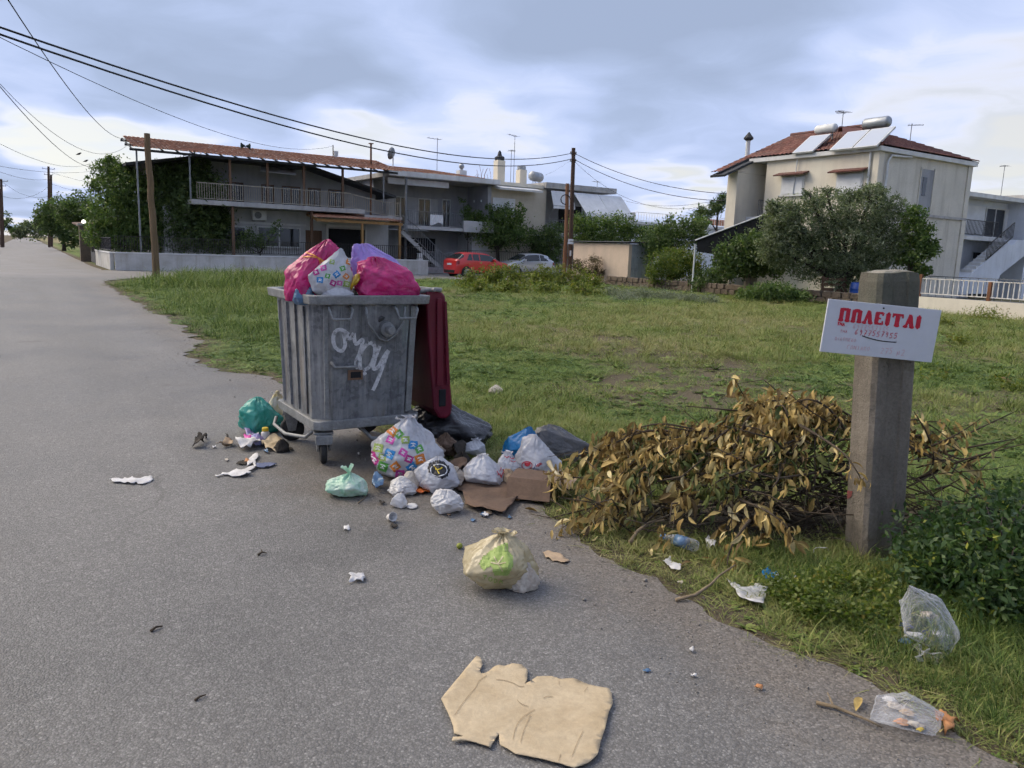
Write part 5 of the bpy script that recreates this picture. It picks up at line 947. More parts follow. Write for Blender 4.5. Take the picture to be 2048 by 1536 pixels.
levels = [(.402, .475, .12, .33), (.405, .48, .12, .45), (.416, .495, .125, .8), (.43, .52, .125, 1.19)]
mb = MB(); vs_ = []
for L in levels: vs_ += octa(*L)
inner = [octa(a - .012, b - .012, c_, z) for a, b, c_, z in levels[::-1][:2]]
for r in inner: vs_ += r
k = 8; nl = len(levels) + 2
mb.add(vs_, [(i * k + j, i * k + (j + 1) % k, (i + 1) * k + (j + 1) % k, (i + 1) * k + j) for i in range(nl - 1) for j in range(k)] + [tuple(range(7, -1, -1)), tuple((nl - 1) * k + j for j in range(k))])
body = mb.build('body', m_galv, TB); bv = body.modifiers.new('b', 'BEVEL'); bv.width = .025; bv.segments = 3; bv.limit_method = 'ANGLE'; bv.angle_limit = rad(20)
def ringbox(mb, o0, o1, i0, i1):       # a rim of box section between two outlines
    n = len(o0); mb.add(o0 + o1 + i1 + i0, [(a * n + j, a * n + (j + 1) % n, ((a + 1) % 4) * n + (j + 1) % n, ((a + 1) % 4) * n + j) for a in range(4) for j in range(n)])
mb = MB(); ringbox(mb, octa(.465, .565, .05, 1.185), octa(.472, .572, .05, 1.25), octa(.418, .508, .06, 1.185), octa(.418, .508, .06, 1.25)); mb.build('rim', MATS['galv_light'], TB, bevel=.008)
mb = MB(); ringbox(mb, octa(.42, .492, .05, .265), octa(.422, .494, .05, .335), octa(.38, .45, .09, .265), octa(.38, .45, .09, .335)); mb.build('base_skirt', MATS['galv_light'], TB, bevel=.008)
for x in (-.255, .255):
    mb = MB(); mb.tube([(x - .085, -.52, 1.18), (x - .085, -.575, 1.15), (x - .065, -.585, 1.085), (x + .065, -.585, 1.085), (x + .085, -.575, 1.15), (x + .085, -.52, 1.18)], .010, 8); mb.build('handle', MATS['galv_light'], TB, smooth=True)
mb = MB(); mb.tube([(-.30, -.49, .77), (-.285, -.535, .735), (-.12, -.535, .735), (-.10, -.49, .77)], .010, 8); mb.build('handle', MATS['galv_light'], TB, smooth=True)
mb = MB(); sh = [(-.06, 1.165), (.25, 1.165), (.245, 1.06), (.17, .95), (.11, .915), (.05, .935), (-.04, 1.05)]
def ny(z): return -(.475 + (.52 - .475) * (z - .33) / .86)
mb.add([(x, ny(z) - .002, z) for x, z in sh] + [(x * .94 + .001, ny(z) - .034, 1.05 + (z - 1.05) * .94) for x, z in sh], [tuple(range(13, 6, -1))] + [(i, (i + 1) % 7, (i + 1) % 7 + 7, i + 7) for i in range(7)]); mb.build('trunnion_plate', MATS['galv_dark'], TB, bevel=.006); mb = MB(); mb.tube([(x, ny(z) - .03, z) for x, z in sh[1:] + sh[:1]], .009, 6); mb.build('plate_edge', MATS['galv_light'], TB, smooth=True)
mb = MB(); mb.lathe([(.06, -.52), (.055, -.55), (.03, -.555), (.03, -.62), (.026, -.625), (.01, -.625)], 18, (.115, 0, 1.0), axis='y'); mb.build('trunnion', MATS['galv_light'], TB)
mb = MB(); mb.box(-.155, -.075, ny(.67) - .004, ny(.67) + .02, .645, .69); mb.build('rusted_hole', MATS['dark_inside'], TB); mb = MB(); mb.box(-.175, -.06, ny(.67) - .002, ny(.67) + .02, .63, .705); mb.build('rust_patch', MATS['galv_rust'], TB)
for x, w in ((.315, .022), (-.33, .015)): mb = MB(); mb.slab((x - w, ny(.36) - .006, .36), (x + w, ny(.36) - .006, .36), (x * 1.06 + w, ny(1.17) - .006, 1.17), (x * 1.06 - w, ny(1.17) - .006, 1.17), .01); mb.build('stiffener', MATS['galv_light'], TB)
for i in range(4): mb = MB(); y = -.27 + i * .18; mb.beam((-.404, y * 1.04, .36), (-.432, y * 1.1, 1.16), .010, .03); mb.build('rib', m_galv, TB)
def caster(x, y, ang):
    mb = MB(); mb.box(-.07, .07, -.07, .07, .23, .246); mb.slab((-.055, -.06, .235), (-.055, .06, .235), (-.045, .03, .09), (-.045, -.03, .09), .008); mb.slab((.055, .06, .235), (.055, -.06, .235), (.045, -.03, .09), (.045, .03, .09), .008); mb.box(-.06, .06, -.10, -.06, .16, .229); c_ = mb.build('caster', MATS['galv_light'], TB, bevel=.004)
    mb = MB(); mb.lathe([(.04, -.024), (.082, -.024), (.098, -.014), (.098, .014), (.082, .024), (.04, .024)], 28, axis='x'); w_ = mb.build('wheel', MATS['tyre'], c_, smooth=True); w_.location = (0, 0, .098)
    mb = MB(); mb.lathe([(.07, -.018), (.07, .018)], 20, axis='x'); mb.lathe([(.018, -.03), (.018, .03)], 10, axis='x'); h_ = mb.build('hub', MATS['rail_grey'], c_); h_.location = (0, 0, .098)
    mb = MB(); mb.box(-.085, .085, -.085, .085, .2465, .275); mb.build('caster_block', MATS['galv_light'], TB)
    c_.location = (x, y, 0); c_.rotation_euler.z = ang
    TB.children[-1].location = (x, y, 0)
caster(-.33, -.39, rad(-14)); caster(-.33, .37, rad(72)); caster(.33, -.39, rad(20)); caster(.33, .39, rad(50))
mb = MB(); mb.tube([(-.47, .32, .22), (-.50, .28, .17), (-.48, .05, .14), (-.40, -.2, .16), (-.36, -.3, .24)], .014, 8); mb.build('foot_bar', MATS['galv_light'], TB, smooth=True); mb = MB(); mb.tube([(-.05, -.40, .26), (.02, -.47, .17), (.22, -.50, .15), (.36, -.42, .2)], .015, 8); mb.build('foot_bar', MATS['galv_light'], TB, smooth=True)
# lid swung right over, hanging on the field side
prof = [(.475, 1.28), (.54, 1.285), (.62, 1.275), (.655, 1.24), (.69, .8), (.74, .38), (.735, .29), (.69, .255), (.62, .26), (.565, .34), (.505, .9)]
mb = MB(); n_ = 14
for i in range(n_ + 1):
    f = i / n_; y = -.44 + 1.0 * f; e = 1 - .05 * (abs(2 * f - 1) ** 6)
    mb.v += [(.5 + (x - .5) * e + .012 * math.sin(f * 3.14), y, .7 + (z - .7) * (.985 + .015 * e)) for x, z in prof]
k = len(prof); mb.f = [(i * k + j, i * k + (j + 1) % k, (i + 1) * k + (j + 1) % k, (i + 1) * k + j) for i in range(n_) for j in range(k)] + [tuple(range(k)), tuple(n_ * k + j for j in range(k - 1, -1, -1))]; mb.m = [0] * len(mb.f)
lid = mb.build('lid', MATS['lid_burgundy'], TB, bevel=.02)
mb = MB(); mb.box(.60, .665, -.4475, -.43, .36, .50); mb.build('grip_recess', MATS['dark_inside'], lid, bevel=.01)
mb = MB(); mb.slab((.575, -.452, .53), (.625, -.452, .53), (.60, -.452, 1.22), (.56, -.452, 1.22), -.012); mb.slab((.66, -.452, .54), (.69, -.452, .54), (.645, -.452, 1.2), (.625, -.452, 1.2), -.012); mb.build('lid_rib', MATS['lid_burgundy'], lid, bevel=.004)
mb = MB(); mb.tube([(.44, -.40, 1.275), (.56, -.44, 1.29), (.60, -.46, 1.285)], .018, 10); mb.tube([(.53, -.48, 1.29), (.53, .55, 1.29)], .013, 8); mb.build('hinge', MATS['galv_light'], TB)
# ------------------------------------------------------------------ prints and paint that lie on a surface
def wmat(o):
    m = o.matrix_basis.copy(); p = o.parent
    while p: m = p.matrix_basis @ m; p = p.parent
    return m
def caster_for(o):
    M_ = wmat(o); me = o.data; return BVHTree.FromPolygons([M_ @ v.co for v in me.vertices], [tuple(p.vertices) for p in me.polygons])
def hit(bvh, x, y, off):
    d = Vector(ray(x, y)).normalized(); loc, n, i, _ = bvh.ray_cast(Vector(CC), d)
    if loc is None: return None
    if n.dot(d) > 0: n = -n
    return loc + n * off
def smooth_line(p, n=6):
    out = []
    P = [p[0]] + list(p) + [p[-1]]
    for i in range(1, len(P) - 2):
        for k in range(n):
            t = k / n; out.append(tuple(.5 * ((2 * b) + (-a + c) * t + (2 * a - 5 * b + 4 * c - d) * t * t + (-a + 3 * b - 3 * c + d) * t ** 3) for a, b, c, d in zip(P[i - 1], P[i], P[i + 1], P[i + 2])))
    return out + [tuple(p[-1])]
def paint_on(o, strokes, w, mat, name, off=.003, smooth=True, parent=None, fills=()):
    """strokes: picture polylines brushed on the face of o, fills: picture polygons"""
    bvh = caster_for(o); mb = MB(); T = parent or o.parent; inv = wmat(T).inverted()
    for s in strokes:
        s = smooth_line(s) if smooth and len(s) > 2 else [tuple(Vector(s[i]).lerp(Vector(s[i + 1]), k / 5)) for i in range(len(s) - 1) for k in range(5)] + [s[-1]]
        prev = None
        for i, p in enumerate(s):
            a = s[max(0, i - 1)]; b = s[min(len(s) - 1, i + 1)]; dx, dy = b[0] - a[0], b[1] - a[1]; l = math.hypot(dx, dy) or 1; nx, ny_ = -dy / l * w / 2, dx / l * w / 2
            q = (hit(bvh, p[0] + nx, p[1] + ny_, off), hit(bvh, p[0] - nx, p[1] - ny_, off))
            if None in q: prev = None; continue
            q = (inv @ q[0], inv @ q[1])
            if prev and (q[0] - prev[0]).length < .15: mb.quad(prev[0], q[0], q[1], prev[1])
            prev = q
    for poly in fills:
        xs = [p[0] for p in poly]; ys = [p[1] for p in poly]; st = max(1., (max(xs) - min(xs)) / 22)
        nx_ = int((max(xs) - min(xs)) / st) + 1; nyy = int((max(ys) - min(ys)) / st) + 1; cache = {}
        def inside(x, y):
            r = False; j = len(poly) - 1
            for i in range(len(poly)):
                if (poly[i][1] > y) != (poly[j][1] > y) and x < (poly[j][0] - poly[i][0]) * (y - poly[i][1]) / (poly[j][1] - poly[i][1]) + poly[i][0]: r = not r
                j = i
            return r
        def H(i, j):
            if (i, j) not in cache: cache[i, j] = hit(bvh, min(xs) + i * st, min(ys) + j * st, off)
            return cache[i, j]
        for i in range(nx_):
            for j in range(nyy):
                if inside(min(xs) + (i + .5) * st, min(ys) + (j + .5) * st):
                    q = [H(i, j), H(i + 1, j), H(i + 1, j + 1), H(i, j + 1)]
                    if None not in q and (q[0] - q[2]).length < .08: mb.quad(*[inv @ p for p in q])
    if not mb.f: return None
    return mb.build(name, MATS[mat], T, smooth=True)
pm('spray_white', (.55, .55, .56), (.40, .40, .41), 14., .7, lo=.45, hi=.75)
_nt = MATS['spray_white'].node_tree; _n = nd(_nt, 'ShaderNodeTexNoise', {'Vector': nd(_nt, 'ShaderNodeTexCoord').outputs['Object'], 'Scale': 22., 'Detail': 5., 'Roughness': .7}).outputs[0]
_nt.links.new(nd(_nt, 'ShaderNodeMixShader', {0: ramp(_nt, _n, [(.34, .7), (.52, .04)]), 1: _nt.nodes['Principled BSDF'].outputs[0], 2: nd(_nt, 'ShaderNodeBsdfTransparent').outputs[0]}).outputs[0], _nt.nodes['Material Output'].inputs[0])
Z6 = lambda pts: [(520 + x / 3.071, 460 + y / 3.071) for x, y in pts]
paint_on(body, [Z6(s) for s in [[(545, 640), (500, 612), (462, 622), (450, 670), (462, 720), (500, 742), (522, 705), (512, 640)], [(515, 615), (548, 668), (575, 632)], [(575, 632), (588, 700), (630, 672), (612, 750), (588, 815), (600, 850)], [(672, 690), (632, 730), (612, 800), (622, 858), (668, 842), (700, 775), (702, 712), (672, 690)], [(735, 712), (705, 790), (695, 850), (725, 838), (765, 770), (788, 738)], [(788, 738), (755, 830), (722, 920), (692, 985)], [(648, 872), (622, 896)]]], 7.2, 'spray_white', 'graffiti', .004)
# ------------------------------------------------------------------ bags
def bagmat(name, col, col2, trans=.28, rough=.27, scale=7., wr=.5, clear=0.):
    m, nt, b = newmat(name); pos = nd(nt, 'ShaderNodeTexCoord').outputs['Object']
    n1 = nd(nt, 'ShaderNodeTexNoise', {'Vector': pos, 'Scale': scale, 'Detail': 4., 'Roughness': .6, 'Distortion': .6}).outputs[0]
    c = mixc(nt, ramp(nt, n1, [(.38, 0.), (.62, 1.)]), col, col2)
    rd = nd(nt, 'ShaderNodeTexNoise', {'Vector': pos, 'Scale': 4.5, 'Detail': 4., 'Roughness': .5, 'Distortion': 1.6}, noise_type='RIDGED_MULTIFRACTAL').outputs[0]
    fn = nd(nt, 'ShaderNodeTexNoise', {'Vector': pos, 'Scale': 26., 'Detail': 3., 'Distortion': 2.}).outputs[0]
    h = mth(nt, 'ADD', rd, mth(nt, 'MULTIPLY', fn, .22))
    nrm = nd(nt, 'ShaderNodeBump', {'Strength': min(1., wr * 1.5), 'Distance': .03, 'Height': h}).outputs[0]
    nt.links.new(c, b.inputs['Base Color']); b.inputs['Roughness'].default_value = rough; b.inputs['Specular IOR Level'].default_value = .5; b.inputs['Coat Weight'].default_value = .35; b.inputs['Coat Roughness'].default_value = .12; nt.links.new(nrm, b.inputs['Normal'])
    tr = nd(nt, 'ShaderNodeBsdfTranslucent', {0: c, 'Normal': nrm}); out = nd(nt, 'ShaderNodeMixShader', {0: trans, 1: b.outputs[0], 2: tr.outputs[0]})
    if clear:
        tp = nd(nt, 'ShaderNodeBsdfTransparent', {0: (1, 1, 1)}); lw = nd(nt, 'ShaderNodeLayerWeight', {'Blend': .28, 'Normal': nrm}).outputs['Facing']
        out = nd(nt, 'ShaderNodeMixShader', {0: mth(nt, 'MULTIPLY', mth(nt, 'SUBTRACT', 1., lw), clear), 1: out.outputs[0], 2: tp.outputs[0]})
    nt.links.new(out.outputs[0], nt.nodes['Material Output'].inputs[0]); return m
bagmat('bag_pink', (.62, .022, .19), (.40, .012, .12)); bagmat('bag_purple', (.40, .30, .68), (.33, .24, .58)); bagmat('bag_white', (.66, .66, .68), (.50, .50, .53)); bagmat('bag_black', (.013, .013, .015), (.022, .022, .025), .05, .3, 6., .8)
bagmat('bag_teal', (.035, .34, .27), (.10, .44, .36), .3); bagmat('bag_mint', (.34, .60, .44), (.58, .68, .60), .3, .4, 9.); bagmat('bag_blue', (.012, .22, .50), (.01, .16, .38)); bagmat('bag_cream', (.58, .50, .32), (.48, .40, .23)); bagmat('bag_smoke', (.075, .075, .08), (.045, .045, .05), .15, .28, 5., .6)
bagmat('bag_mixed', (.62, .60, .55), (.58, .47, .20), .3, .35, 11.); bagmat('bag_lightblue', (.10, .20, .34), (.16, .26, .40)); bagmat('film_clear', (.66, .67, .69), (.52, .53, .56), .3, .2, 8., .7, .93); bagmat('film_white', (.72, .71, .70), (.60, .58, .57), .3, .45, 14., .5)
bagmat('drawstring_yellow', (.62, .40, .035), (.55, .32, .02)); bagmat('paper_stained', (.62, .56, .47), (.42, .34, .27), .2, .8, 12., .3)
def ridged(p): return 1 - 2 * abs(mnoise.noise(p))
def bag_mesh(rx, ry, h, seed, crumple=.12, folds=9, pinch=.95, shear=(0, 0), flat=.7, nu=110, nv=64, sag=.36, box=0., lumps=17, film=.92):
    """thin film drawn tight over lumpy contents: radius from a hull of random contents, then pleats from the mouth and crumples"""
    rg = random.Random(seed * 77 + 5); so = Vector((seed * 13.7, seed * 5.1, seed * 2.3)); pts = []
    for i in range(lumps):
        z = -1 + 2 * (i + rg.random()) / lumps; th = i * 2.399 + rg.uniform(-.5, .5); r = math.sqrt(max(0, 1 - z * z)); k = rg.uniform(.68, 1.2) if abs(z) < .85 else rg.uniform(.9, 1.05)
        if z > .35: r *= 1 - pinch * .45 * (z - .35) / .65
        if z < -.55: r = max(r, .72)
        pts.append(Vector((r * math.cos(th), r * math.sin(th), max(z, -.82))) * k)
    pts += [Vector((0, 0, 1.0)), Vector((.08, .05, 1.0))]
    bm = bmesh.new(); [bm.verts.new(p) for p in pts]; bmesh.ops.convex_hull(bm, input=bm.verts); bm.normal_update(); bmesh.ops.triangulate(bm, faces=bm.faces[:]); tree_ = BVHTree.FromBMesh(bm)
    vs_ = []
    for j in range(nv):
        t = j / (nv - 1); ph = math.pi * t; zz = -math.cos(ph); r0 = math.sin(ph)
        s = min(1, max(0, (t - .45) / .55)); s = s * s * (3 - 2 * s)
        for i in range(nu):
            th = 2 * math.pi * i / nu; cx, sy = math.cos(th), math.sin(th); d = Vector((cx * r0, sy * r0, zz)); d.normalize()
            ht = tree_.ray_cast(Vector((0, 0, 0)), d); R_ = (ht[3] or 1.) * film + (1 - film) * (1 - .25 * pinch * s)
            q = d * 1.0
            n = mnoise.noise(q * 1.6 + so) * .7 + ridged(q * 3.1 + so) * .38 + ridged(q * 6.5 + so * 1.7) * .15 + ridged(q * 13. + so) * .04
            f1 = mnoise.voronoi(q * 2.7 + so)[0]; n -= math.exp(-(f1[1] - f1[0]) * 12) * .5
            a_ = th + .5 * mnoise.noise(q * 1.2 - so)
            pleat = ridged(Vector((math.cos(a_) * folds / 2.4, math.sin(a_) * folds / 2.4, t * 1.1)) + so) * (.25 + 1.5 * s) + ridged(Vector((math.cos(a_) * folds, math.sin(a_) * folds, t * 1.6)) + so) * (.12 + .6 * s)
            k_ = R_ * (1 + crumple * (n * .9 + pleat * .62))
            e = 1 + ((1 / max(abs(cx), abs(sy))) - 1) * box; v = d * k_; w_ = 1 + sag * (.5 - (v.z + 1) / 2); zv = min(1.06, max(0, (v.z + .84) / 1.84))
            vs_.append((rx * v.x * e * w_ + shear[0] * zv * zv, ry * v.y * e * w_ + shear[1] * zv * zv, max(zv * h, .002 * math.sin(i * 1.3 + j) + .003)))
    bm.free()
    return vs_, [(j * nu + i, j * nu + (i + 1) % nu, (j + 1) * nu + (i + 1) % nu, (j + 1) * nu + i) for j in range(nv - 1) for i in range(nu)]
def tuft(mb, c, d, L, r, seed, n=26, flare=1.7):
    """gathered neck opening into a ruffled mouth"""
    c = Vector(c); d = Vector(d).normalized(); x = d.cross(Vector((.3, .2, .9))).normalized(); y = d.cross(x); rg = random.Random(seed); ph = [rg.uniform(0, 6) for _ in range(4)]; vs_ = []
    for j, (t, q) in enumerate(((-.3, .9), (0, .42), (.25, .40), (.6, .9), (1., flare))):
        for i in range(n):
            a = 2 * math.pi * i / n; w_ = 1 + (.25 + .4 * max(t, 0)) * math.sin(a * 5 + ph[0]) * .6 + .3 * max(t, 0) * math.sin(a * 3 + ph[1]); zt = t + .22 * max(t, 0) * math.sin(a * 2 + ph[2]) + .12 * max(t, 0) * math.sin(a * 7 + ph[3])
            vs_.append(c + d * (L * zt) + (x * math.cos(a) + y * math.sin(a)) * (r * q * w_))
    mb.add(vs_, [(j * n + i, j * n + (i + 1) % n, (j + 1) * n + (i + 1) % n, (j + 1) * n + i) for j in range(4) for i in range(n)])
def ear(mb, c, d, L, w, bend=.6):
    c, d = Vector(c), Vector(d).normalized(); x = d.cross(Vector((0, 0, 1))); x = x.normalized() if x.length > .1 else Vector((1, 0, 0)); n = d.cross(x); pts = []
    for j in range(7):
        t = j / 6; p = c + d * L * t + n * L * bend * .4 * math.sin(t * 2.6) - Vector((0, 0, L * .35 * t * t)); ww = w * (.5 + .9 * math.sin(t * 2.4 + .4)) / 1.4
        for k in range(4): pts.append(p + x * ww * (k / 3 - .5) + n * .25 * w * math.sin(k * 1.7 + j))
    mb.add(pts, [(j * 4 + k, j * 4 + k + 1, (j + 1) * 4 + k + 1, (j + 1) * 4 + k) for j in range(6) for k in range(3)])
def bag(label, x0, x1, y0, y1, mat, seed, zb=0., Y=None, dy=.85, knot=None, kd=(0, 0, 1), kl=.10, rot=(0, 0, 0), name='rubbish_bag', cat='bag', group=None, kmat=None, squash=1., **kw):
    xc = (x0 + x1) / 2
    if Y is None: P = G(xc, y1, zb); Yf = P.y
    else: Yf = Y
    k_ = Yf / F_PX; rx = (x1 - x0) / 2 * k_ * (1.06 if Y else 1.16); ry = rx * dy; Yc = Yf + ry * .75; rx *= Yc / Yf
    base = D(xc, y1, Yc); base.z = zb; h = max(.03, D(xc, y0, Yc).z - zb) * squash
    T = thing(name, label, cat, base, 0, group); vs_, fs = bag_mesh(rx, ry, h, seed, **kw)
    mb = MB(); mb.add(vs_, fs); b = mb.build('film', MATS[mat], T, smooth=True); b.rotation_euler = rot
    if rot[0] or rot[1]: zm = min((Euler(rot).to_matrix() @ v.co).z for v in b.data.vertices); b.location.z = -zm + .002
    sh = kw.get('shear', (0, 0))
    if knot:
        mb = MB(); top = Euler(rot).to_matrix() @ Vector((sh[0], sh[1], h * .97)) + b.location
        if knot == 'tuft': tuft(mb, top, kd, kl, kl * .38, seed)
        if knot == 'ears': ear(mb, top, (kd[0] - .8, kd[1] - .3, kd[2]), kl, kl * .45); ear(mb, top, (kd[0] + .9, kd[1], kd[2]), kl * .9, kl * .4); tuft(mb, top, (0, 0, 1), kl * .3, kl * .22, seed, 14)
        mb.build('knot', MATS[kmat or mat], T, smooth=True)
    T['film'] = b.name
    return T, b
RIM = 1.19; LATE = []
for nm, c in (('ink_blue', (.03, .22, .50)), ('ink_green', (.10, .34, .06)), ('ink_orange', (.62, .20, .03)), ('ink_magenta', (.40, .02, .20)), ('ink_pink', (.62, .08, .36)), ('ink_red', (.55, .05, .07)), ('ink_black', (.015, .015, .018)), ('ink_grey', (.2, .2, .22)), ('ink_lime', (.30, .40, .10)), ('ink_white', (.7, .7, .7)), ('ink_yellow', (.62, .45, .03)), ('ink_navy', (.05, .07, .24))): pm(nm, c, tuple(q * .85 for q in c), 20., .5)
def square_print(b, cells, size, seed):
    rg = random.Random(seed); inks = ['ink_blue', 'ink_green', 'ink_orange', 'ink_magenta', 'ink_pink', 'ink_lime']; by = {}
    wh = []
    for n, (x, y) in enumerate(cells):
        a = rg.uniform(-.7, .7); s = size * rg.uniform(.85, 1.15); sq = [(x + s * (math.cos(a) * u - math.sin(a) * v), y + s * (math.sin(a) * u + math.cos(a) * v)) for u, v in ((-.55, -.5), (.55, -.5), (.55, .5), (-.55, .5))]
        by.setdefault(inks[(n * 7 + seed) % 6], []).append(sq)
        def L(*p): return [(x + s * .5 * (math.cos(a) * u - math.sin(a) * v), y + s * .5 * (math.sin(a) * u + math.cos(a) * v)) for u, v in p]
        wh += [L((-.6, -.3), (.0, -.4), (.55, -.2)), L((-.5, .35), (.1, .2), (.5, .4)), L((-.2, -.1), (.2, .1))]
    for ink, sqs in by.items():
        for q in sqs: paint_on(b, [], 1, ink, 'printed_square', .0025, fills=[q])
    o = paint_on(b, wh, max(1., size * .12), 'ink_white', 'print_lettering', .0045, smooth=False); o['kind'] = 'stuff'
# on the container
T, b = bag('big pink bag with orange drawstring at the left end of the container', 563, 664, 484, 592, 'bag_pink', 1, RIM, 5.5, rot=(0, 0, RZ), dy=.7, crumple=.10, folds=15, pinch=.5, shear=(.13, -.02), sag=.05)
paint_on(b, [[(601, 500), (612, 505), (628, 511), (634, 515)], [(606, 514), (620, 514), (634, 515), (642, 520), (646, 527), (647, 534)], [(634, 515), (639, 522), (640, 531)], [(634, 515), (650, 525), (652, 536)]], 2.6, 'ink_orange', 'drawstring', .006)
T, b = bag('white bag printed with coloured squares, pointed up on the container', 613, 714, 500, 592, 'bag_white', 2, RIM, 5.5, rot=(0, 0, RZ), dy=.4, crumple=.07, folds=8, pinch=1.1, shear=(.06, 0), flat=.8)
square_print(b, [(632, 545), (647, 536), (664, 524), (673, 549), (685, 537), (692, 553), (666, 566), (679, 566), (693, 568), (640, 560), (655, 552), (698, 524), (706, 537)], 10.5, 3)
bag('small white bag lying low between the pink bags on the container', 634, 708, 571, 598, 'bag_white', 3, 1.17, 5.5, rot=(0, 0, RZ), dy=.5, crumple=.08, pinch=.5, knot=None); 
T, b = bag('purple bag behind the right-hand pink bag on the container', 702, 826, 494, 585, 'bag_purple', 4, RIM, 6.0, rot=(0, 0, RZ), dy=.5, crumple=.06, folds=12, pinch=.0, shear=(-.14, 0), sag=.0, lumps=40)
T, b = bag('long pink bag with yellow drawstring lying along the container rim', 708, 848, 519, 603, 'bag_pink', 5, RIM, 5.72, rot=(0, 0, RZ), dy=.45, crumple=.10, folds=8, pinch=.15, shear=(-.10, 0), sag=.25, lumps=26)
t = thing('drawstring', 'yellow drawstring tying the long pink bag', 'string', D(712, 565, 5.6)); mb = MB(); mb.tube([D(x, y, Y) - t.location for x, y, Y in ((720, 549, 5.68), (713, 553, 5.62), (708, 563, 5.6), (703, 574, 5.6), (701, 582, 5.62))], [.012, .02, .016, .012, .006], 6); mb.tube([D(x, y, Y) - t.location for x, y, Y in ((720, 549, 5.68), (716, 560, 5.6), (709, 570, 5.6))], .010, 6); mb.build('cord', MATS['drawstring_yellow'], t, smooth=True)
bag('black bag half hidden under the long pink bag on the container', 700, 775, 560, 606, 'bag_black', 6, RIM, 5.78, rot=(0, 0, RZ), dy=.6, crumple=.12)
bag('small denim-blue bag tucked at the left of the container rim', 588, 628, 568, 592, 'bag_lightblue', 7, 1.17, 5.48, dy=.6, crumple=.14)
bag('white paper scrap on the container rim below the long pink bag', 783, 822, 580, 603, 'film_white', 8, 1.17, 5.82, rot=(0, 0, RZ), dy=.4, crumple=.2, name='paper_scrap', cat='paper')
bag('black rubbish bag filling the middle of the container', 640, 800, 585, 680, 'bag_black', 60, .85, 5.68, dy=.8, crumple=.08)
# left of the container
T, b = bag('teal green bag standing at the left wheel of the container', 477, 556, 797, 872, 'bag_teal', 9, crumple=.09, folds=10, pinch=.3, shear=(-.01, 0))
T, b = bag('whitish bag with yellow rubbish wedged beside the container wheel', 526, 584, 786, 862, 'bag_mixed', 10, dy=.7, crumple=.09, pinch=.5, knot='ears', kl=.06, kd=(0, 0, 1), kmat='bag_white')
# right of the container
T, b = bag('large white bag printed with coloured squares leaning on the container', 728, 872, 836, 964, 'bag_white', 11, dy=.6, crumple=.10, folds=9, pinch=1.0, shear=(.05, 0), flat=.75, knot='ears', kl=.10, kd=(-.3, 0, 1))
square_print(b, [(757, 896), (779, 908), (766, 933), (791, 933), (749, 920), (806, 905), (811, 880), (826, 890), (798, 868), (840, 918), (818, 918), (781, 880), (765, 915), (824, 935), (838, 898), (785, 862), (742, 912), (800, 948)], 16, 5)
T, b = bag('black bag behind the large printed bag under the hanging lid', 800, 968, 806, 900, 'bag_black', 12, dy=.6, crumple=.12, folds=7, pinch=.5, shear=(-.08, .1), flat=.8)
T, b = bag('white bag with a round black dial logo in front of the heap', 818, 912, 916, 988, 'bag_white', 13, dy=.7, crumple=.09, pinch=.6, shear=(.03, 0))
ZL = lambda pts: [(640 + x / 3.413, 780 + y / 3.413) for x, y in pts]
paint_on(b, [], 1, 'ink_black', 'printed_dial', .003, fills=[ZL([(735, 530), (745, 500), (790, 480), (840, 485), (880, 520), (888, 550), (870, 590), (835, 605), (790, 590), (745, 560)])])
paint_on(b, [ZL([(770 + 55 * math.cos(a * .45) + 40, 548 + 40 * math.sin(a * .45)) for a in range(15)]), ZL([(655, 660), (690, 640)]), ZL([(700, 690), (735, 660)])], 1.6, 'ink_white', 'dial_ring', .005); paint_on(b, [ZL([(780, 520), (800, 545), (835, 530)]), ZL([(800, 545), (815, 575)])], 2.4, 'ink_yellow', 'dial_hands', .006)
T, b = bag('small white bag behind the black cloth in the heap', 930, 974, 880, 918, 'bag_white', 14, knot='ears', kl=.055, crumple=.12)
T, b = bag('white bag with red lettering in the middle of the heap', 926, 1012, 911, 980, 'bag_white', 15, dy=.8, knot='ears', kl=.055, crumple=.08, pinch=.3, shear=(-.02, 0), flat=.6)
paint_on(b, [ZL([(x, y + 18 * (i % 2) - 6), (x + 14, y - 16 + 30 * (i % 3 == 0)), (x + 26, y + 12)]) for i, (x, y) in enumerate([(1205, 560), (1225, 545), (1245, 535), (1262, 520), (1210, 590), (1235, 580), (1258, 562), (1275, 550)])], 1.5, 'ink_red', 'red_lettering', .004)
T, b = bag('white torn bag with small red lettering in the heap', 985, 1040, 905, 968, 'bag_white', 16, dy=.8, knot='ears', kl=.055, crumple=.13, pinch=.6)
paint_on(b, [ZL([(1258, 450), (1275, 462), (1290, 452)]), ZL([(1295, 455), (1310, 470), (1325, 462)]), ZL([(1300, 480), (1320, 492), (1335, 485)])], 1.5, 'ink_red', 'red_lettering', .004)
T, b = bag('white bag with a round red and navy badge beside the dry branches', 1030, 1118, 874, 966, 'bag_white', 17, dy=.6, crumple=.10, folds=8, pinch=.7, shear=(-.03, 0), knot=None)
ZM = lambda pts: [(980 + x / 5.851, 840 + y / 5.851) for x, y in pts]
paint_on(b, [ZM([(435 + 60 * math.cos(a * .42), 530 + 45 * math.sin(a * .42)) for a in range(16)]), ZM([(545, 545), (560, 520), (600, 500)]), ZM([(560, 545), (585, 520), (610, 515)])], 1.7, 'ink_red', 'red_badge', .004); paint_on(b, [ZM([(500, 590), (530, 540), (535, 510)]), ZM([(520, 590), (545, 595), (560, 580)])], 1.2, 'ink_navy', 'navy_lettering', .004)
paint_on(b, [], 1, 'ink_red', 'badge_wing', .005, fills=[ZM([(400, 500), (480, 490), (470, 530), (430, 545), (410, 530)])])
